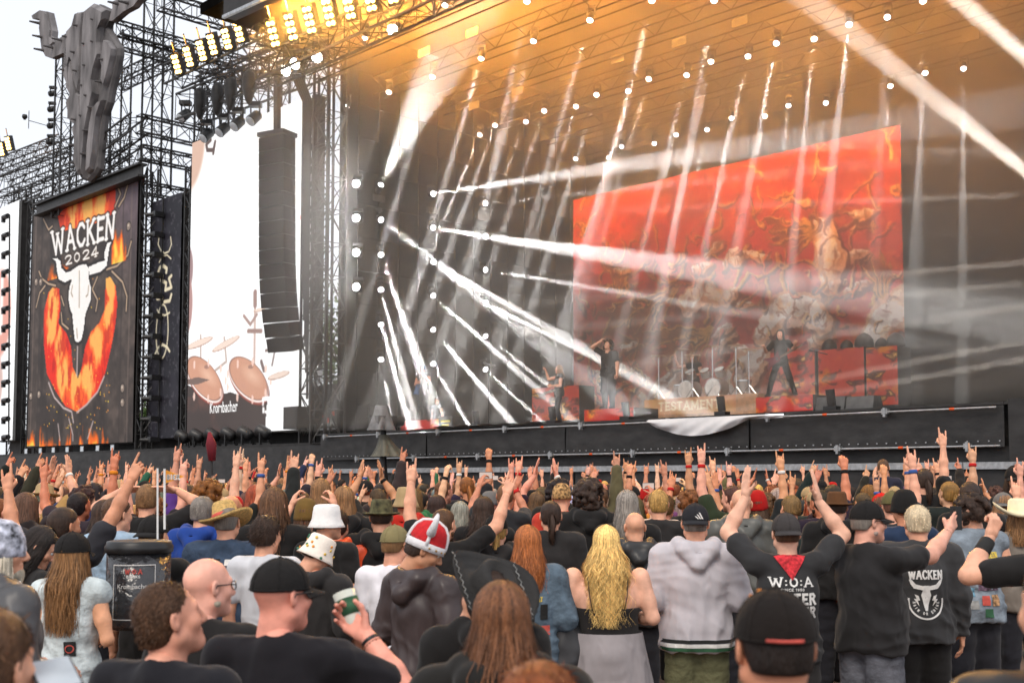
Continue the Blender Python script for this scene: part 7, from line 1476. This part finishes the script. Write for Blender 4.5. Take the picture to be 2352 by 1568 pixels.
for (x, y, px, row) in keep:
    raise_ = rc.random() < (.40 if y < 12 else .60); pool = [g_ for g_ in GP if g_[0].startswith('rest') != raise_]; nm, B, arms, kw = rc.choice(pool); fem = kw.get('sex') == 'f'
    hn, hs = rc.choice(HAIRS if not fem else [HAIRS[3], HAIRS[4], HAIRS[5], HAIRS[3]]); hcn = rc.choice(['black', 'dark', 'dark', 'brown', 'brown', 'light', 'blond', 'red', 'grey']); tn, tc = rc.choice(TOPC); hats = (); hme = rc.choice(hs); look = f'{hn} {hcn} hair'
    q = rc.random()
    if q < .20:
        kind = rc.choice(['cap', 'cap', 'backward cap', 'bucket hat', 'beanie', 'bandana', 'felt hat']); cn, cc_ = rc.choice([('black', BLK), ('black', BLK), ('grey', rgb(110, 108, 106)), ('olive', rgb(100, 94, 62)), ('red', rgb(170, 30, 28)), ('tan', rgb(170, 146, 108)), ('navy', rgb(40, 44, 70))])
        me = {'cap': C_FWD, 'backward cap': C_BACK, 'bucket hat': HATS['bucket'], 'beanie': HATS['beanie'], 'bandana': HATS['bandana'], 'felt hat': HATS['fedora']}[kind]; hats = (('hat', me, cc_),); look = f'{cn} {kind}'; hme = H_BUZZ if hn not in ('long',) else H_LONG[3]
    elif q < .25 and not fem: hme = None; look = 'bald head'
    if not fem and rc.random() < .3: hats = hats+(('beard', H_BEARD, HC[hcn]),)
    h = max(1.58, min(1.93, rc.gauss(1.78 if not fem else 1.68, .065))); rot = math.atan2(-(FACE_AT.x-x), FACE_AT.y-y)+rc.gauss(0, .28)
    wh = next(w_ for w_, a, b_ in NEAR if a <= px < b_) if px < 2400 else 'at the far right'
    base = f'{tn} clad person, {look}, {DOES[nm]}, {wh}'; lab = base
    if lab in LABELS: lab = f'{ROWN[row]} {base}'
    k = 2
    while lab in LABELS: lab = f'{nth[k-1]} {ROWN[row]} {base}'; k += 1
    LABELS.add(lab)
    SWAY[:] = [rc.gauss(0, .03), rc.gauss(0, .045)]; sk_ = rc.choice(SK); ex_ = ()
    up_ = [k_ for k_ in (0, 1) if arms[k_] not in ('down', 'bent')]
    if up_ and rc.random() < .55: ex_ = (('wristband', band_mesh(B, up_[-1]), rc.choice([BLK, BLK, rgb(190, 40, 40), rgb(220, 216, 210), rgb(60, 90, 150), rgb(214, 130, 40)]), M_FELT),)
    r = place(B, (x, y), h, rot, lab, skin=tuple(c_*rc.uniform(.85, 1.05) for c_ in sk_), topc=tuple(c_*rc.uniform(.7, 1.5) for c_ in tc), legc=rc.choice([BLK, CH, rgb(58, 66, 84), rgb(90, 84, 70)]), hair=hme, hairc=tuple(c_*rc.uniform(.7, 1.3) for c_ in HC[hcn]), hats=hats, group='festival crowd before the stage', shoe=y < 10, extra=ex_); SWAY[:] = [0, 0]
    if nm == 'film':
        w, hd, pa = B['wrist'][1]; q_ = world_of(r, (0, w.y+.08, w.z+.13)); f = thing('phone', f'phone of the {tn} clad person with {look} {wh}', 'phone', q_); c_, s_ = math.cos(rot), math.sin(rot); A_ = (Vector((c_, s_, 0)), Vector((-s_, c_, 0)), Vector((0, 0, 1))); MB().box(q_, (.15, .009, .075), A_).build('case', M_PLAST, f); MB().box(q_-A_[1]*.006, (.138, .002, .066), A_).build('display', mat('phone_screen', (.3, .25, .22), .2, emit=.5, ecol=(.6, .5, .45)), f)
# everybody farther back reads as one mass
if rest_:
    fp_ = []
    for arms_, kw_ in ((('down', 'down'), {}), (('down', 'horns'), {}), (('horns_out', 'down'), {}), (('bent', 'bent'), dict(sex='f')), (('down', 'fist_up'), dict(sleeve='long')), (('horns', 'horns'), {})):
        B = make_body('far', arms_, vox=.036, hvox=.017, hands_h=.010, **kw_); hp_ = short_hair('far_hair', 9, .012, 0) if kw_.get('sex') != 'f' else hair_mesh('far_hair', [(*scalp(.02, .06, -.12).mesh(), 1.0)])
        pcs = []
        for me_, kind_ in ((B['body'], 0), (B['top'], 1), (B['trousers'], 2), (hp_, 3)):
            V_ = np.zeros(len(me_.vertices)*3, np.float32); me_.vertices.foreach_get('co', V_); V_ = V_.reshape(-1, 3); L_ = np.zeros(len(me_.loops), np.int32); me_.loops.foreach_get('vertex_index', L_); L_ = L_.reshape(-1, 4)
            if kind_ == 3: m4 = np.array(B['head']); V_ = V_ @ m4[:3, :3].T+m4[:3, 3]
            pcs.append((V_, L_, kind_))
        fp_.append(pcs)
    VV_, QQ_, CC_, o_ = [], [], [], 0
    for (x, y, px, row) in rest_:
        pcs = rc.choice(fp_); s_ = rc.gauss(1.0, .035); a_ = math.atan2(-(FACE_AT.x-x), FACE_AT.y-y)+rc.gauss(0, .3); ca, sa = math.cos(a_), math.sin(a_); sk_ = np.array(rc.choice(SK))*rc.uniform(.85, 1.05); tc_ = rc.choice(TOPC)[1]; hc_ = HC[rc.choice(['black', 'dark', 'brown', 'brown', 'light', 'blond', 'grey'])]
        for V_, L_, k_ in pcs:
            W_ = V_*s_; VV_.append(np.stack([W_[:, 0]*ca-W_[:, 1]*sa+x, W_[:, 0]*sa+W_[:, 1]*ca+y, W_[:, 2]], 1)); QQ_.append(L_+o_); o_ += len(V_); CC_.append(np.tile(np.array((*((sk_, tc_, BLK, hc_)[k_]), 1), np.float32), (len(V_), 1)))
    fc_ = fast_mesh('far_crowd', np.concatenate(VV_), np.concatenate(QQ_), mat('far_crowd_surface', rough=.8, var=.12, scale=6, attr='print')); at_ = fc_.data.color_attributes.new('print', 'FLOAT_COLOR', 'POINT'); at_.data.foreach_set('color', np.concatenate(CC_).ravel())
    tag(fc_, 'dense mass of distant festival goers near the barrier', 'crowd', kind='stuff')
    print('far crowd', len(rest_), len(fc_.data.polygons))
# small things among the crowd
um = thing('rolled_flag', 'dark red rolled flag held above the heads below the screen lamps', 'flag', at_depth(486, 1060, 16)); MB().tube([at_depth(487, 1058, 16), at_depth(485, 1020, 16), at_depth(481, 992, 16)], [.05, .075, .02], 8).build('rolled_cloth', mat('dark_red_cloth', (.16, .01, .02), .8), um, True); MB().bar(at_depth(487, 1090, 16), at_depth(485, 1010, 16), .015).build('pole', M_STEEL, um)
# ================================================================= the band and crew on stage
ROT_A = math.atan2(-(-SV.x), -SV.y)         # facing the audience
def on_stage(x, yt, v, zb, B, label, drot=0, **k):
    u, zt = on_v(x, yt, v); p = S(u, v, zb); return place(B, p, (zt-zb), ROT_A+drot, label, z=zb, **k)
def guitar(p, ax, face, label, body_c, L=.95, pointed=False):
    ax = Vector(ax).normalized(); face = Vector(face); face = (face-ax*face.dot(ax)).normalized(); up = face.cross(ax); t = thing('guitar', label, 'guitar', p); m_ = mat('guitar_'+body_c[0], body_c[1], .25, spec=.6)
    out = [(-.30, .0), (-.34, .12), (-.12, .10), (.02, .13), (.10, .04), (.10, -.04), (.0, -.10), (-.12, -.09), (-.26, -.16)] if not pointed else [(-.34, .18), (-.05, .08), (.14, .20), (.08, .03), (.08, -.04), (.02, -.10), (-.12, -.10), (-.40, -.16), (-.24, .02)]
    MB().prism([p+ax*a+up*b_ for a, b_ in out], face*.05).build('guitar_body', m_, t); MB().box(p+ax*(.1+L*.32)+face*.035, (L*.66, .05, .025), (ax, up, face)).build('neck', mat('guitar_neck', (.12, .07, .04), .4), t); MB().box(p+ax*(.1+L*.70)+face*.03, (.15, .08, .02), (ax, up, face)).build('headstock', m_, t); MB().box(p+face*.052, (.06, .08, .015), (ax, up, face)).build('pickup', M_STEEL, t)
    return t
sb_ = make_body('left_guitarist', ('down', 'down'), sleeve='none', top='jacket', girth=1.05, custom=(((.4, .45, -.8), (-.2, .8, .75), None, (-1, 0, 0), 'grip'), ((.3, .1, -1), (-.75, .75, .1), None, (0, -1, 0), 'grip')), seed=60, face=True, hz=.4, wr=.003)
r = on_stage(972, 838, 2.0, R1.z1, sb_, 'guitarist in sleeveless black top on the far left riser', .3, topc=BLK, hair=H_LONG[2], hairc=HC['dark']); guitar(world_of(r, (.05, .17, 1.08)), Vector((.35, -.25, 1)), -SV, 'dark blue guitar held upright by the far left guitarist', ('blue', (.03, .08, .2)))
b4 = make_body('second_guitarist', ('bent', 'fist_up'), sleeve='none', top='jacket', custom=(((.2, .1, -1), (-.5, .8, 0), None, (0, -1, 0), 'grip'), ((.35, .85, -.2), (-.1, .35, 1), None, (0, 1, 0), 'fist')), legs=(((-.2, .1), (-.3, .05)), ((.2, 0), (.35, -.1))), seed=61, face=True)
r = on_stage(1284, 838, 1.6, DECK, b4, 'bare armed guitarist with raised fist left of the singer', -.6, topc=CH, hair=H_LONG[3], hairc=HC['light']); guitar(world_of(r, (0, .17, 1.02)), Vector((.6, .6, .3)), -SV, 'pale guitar slung low on the bare armed guitarist', ('pale', (.5, .45, .4)))
b5 = make_body('singer', ('down', 'bent'), girth=1.3, custom=(((.3, .1, -1), (.05, .15, -1), None, (-1, 0, 0), 'fist'), ((.55, .55, .5), (-.75, .1, .35), None, (0, -1, 0), 'fist')), seed=62, hx=-.35, face=True)
r = on_stage(1397, 782, 1.6, R2.z1, b5, 'singer in black shirt holding a microphone to his face', .1, topc=BLK, hair=H_CURL[1], hairc=HC['dark'], legc=CH); w, hd, pa = b5['wrist'][1]; q = world_of(r, w+hd*.08); mc = thing('microphone', 'microphone in the raised hand of the singer', 'microphone', q); MB().tube([q-SU*.1, q+SU*.08], [.014, .018], 8).build('handle', M_PLAST, mc); MB().tube([q+SU*.08, q+SU*.10, q+SU*.14], [.02, .03, .012], 8).build('grille', M_STEEL, mc, True)
b6 = make_body('right_guitarist', ('bent', 'bent'), girth=1.05, custom=(((.5, .35, -.6), (.25, .7, .25), None, (-.3, 0, 1), 'grip'), ((.55, .15, -.7), (.0, .8, .35), None, (0, 0, -1), 'fist')), legs=(((-.24, .05), (-.36, .0)), ((.22, .0), (.34, 0))), seed=63, face=True)
r = on_stage(1792, 757, 1.5, R3.z1, b6, 'long haired guitarist in black with legs apart on the right riser', .35, topc=BLK, hair=H_LONG[3], hairc=HC['black'], legc=BLK); guitar(world_of(r, (.05, .18, 1.0)), Vector((.86, -.25, .48)), -SV-SU*0.0+Vector((.2, -.4, 0)), 'dark red pointed guitar of the right guitarist', ('red', (.12, .015, .02)), 1.05, True)
b7 = make_body('sitter', ('down', 'down'), sex='f', sleeve='none', seed=64, face=True); on_stage(1004, 912, 2.6, DECK-.55, b7, 'woman in black top crouching beside the left riser', .2, topc=BLK, hair=H_PONY[0], hairc=HC['dark'])
b8 = make_body('cameraman', ('phone', 'phone'), seed=65, face=True, sleeve='long', top='jacket', lean=.08); r = on_stage(822, 880, 2.4, DECK, b8, 'camera operator in dark clothes on the left wing', -.5, topc=BLK, hair=H_SHORT[0], hairc=HC['dark']); q = world_of(r, (0, .42, 1.62)); cm = thing('video_camera', 'shoulder video camera of the operator on the left wing', 'camera', q); MB().box(q, (.18, .4, .2)).build('camera_body', M_PLAST, cm); MB().tube([q+SV*-.2, q+SV*-.4], [.06, .08], 10).build('lens', M_PLAST, cm)
for k, (x, y) in enumerate(((810, 878), (846, 882))): moving_head(pv(x, y, 4.0), -SV, ['left', 'right'][k]+' one of two low round lamps above the camera operator', 1500, 50, LC, .17, .4)
b9 = make_body('drummer', ('bent', 'horns_low'), seed=66, sleeve='none', top='jacket', face=True); on_stage(1592, 812, 6.6, kz-.45, b9, 'drummer half hidden behind the drum kit', 0, topc=CH, hair=H_LONG[3], hairc=HC['brown'])
# ================================================================= stage smoke
vm = bpy.data.materials.new('stage_smoke'); vm.use_nodes = True; N = vm.node_tree.nodes; N.clear(); LK = vm.node_tree.links.new
vo = N.new('ShaderNodeOutputMaterial'); vp = N.new('ShaderNodeVolumePrincipled'); vp.inputs['Color'].default_value = (.97, .90, .83, 1); vp.inputs['Anisotropy'].default_value = .15
LK(vp.outputs[0], vo.inputs['Volume'])
geo = N.new('ShaderNodeNewGeometry')
nz1 = N.new('ShaderNodeTexNoise'); nz1.inputs['Scale'].default_value = .24; nz1.inputs['Detail'].default_value = 2.0; nz1.inputs['Distortion'].default_value = .4
LK(geo.outputs['Position'], nz1.inputs['Vector'])
mr1 = N.new('ShaderNodeMapRange'); mr1.inputs[1].default_value = .38; mr1.inputs[2].default_value = .72; mr1.inputs[3].default_value = .55; mr1.inputs[4].default_value = 1.75
LK(nz1.outputs['Fac'], mr1.inputs[0])
acc = None
for (x, y, v, r, amt) in ((1020, 620, 6.0, 5.5, .085), (1440, 580, 8.0, 4.5, .09), (1500, 390, 9.0, 4.5, .08), (1230, 740, 7.0, 5.0, .045), (1560, 820, 8.5, 4.0, .03), (2150, 330, 6.0, 6.5, .035), (1700, 250, 9.0, 8.0, .03), (1040, 900, 6.0, 3.5, .05), (1050, 260, 3.0, 3.5, .03)):
    u, z = on_v(x, y, v); q = S(u, v, z)
    ds = N.new('ShaderNodeVectorMath'); ds.operation = 'DISTANCE'; LK(geo.outputs['Position'], ds.inputs[0]); ds.inputs[1].default_value = q
    m_ = N.new('ShaderNodeMapRange'); m_.interpolation_type = 'SMOOTHSTEP'; m_.inputs[1].default_value = 0; m_.inputs[2].default_value = r; m_.inputs[3].default_value = amt; m_.inputs[4].default_value = 0; LK(ds.outputs['Value'], m_.inputs[0])
    if acc is None: acc = m_.outputs[0]
    else:
        ad = N.new('ShaderNodeMath'); ad.operation = 'ADD'; LK(acc, ad.inputs[0]); LK(m_.outputs[0], ad.inputs[1]); acc = ad.outputs[0]
ad = N.new('ShaderNodeMath'); ad.operation = 'ADD'; LK(acc, ad.inputs[0]); ad.inputs[1].default_value = SMOKE_BASE
ml = N.new('ShaderNodeMath'); ml.operation = 'MULTIPLY'; LK(ad.outputs[0], ml.inputs[0]); LK(mr1.outputs[0], ml.inputs[1]); LK(ml.outputs[0], vp.inputs['Density'])
hz = MB().sbox(UL-.45, 10.1, -4.6, 17.0, DECK+.004, 20.2).build('haze', vm); hz['kind'] = 'stuff'
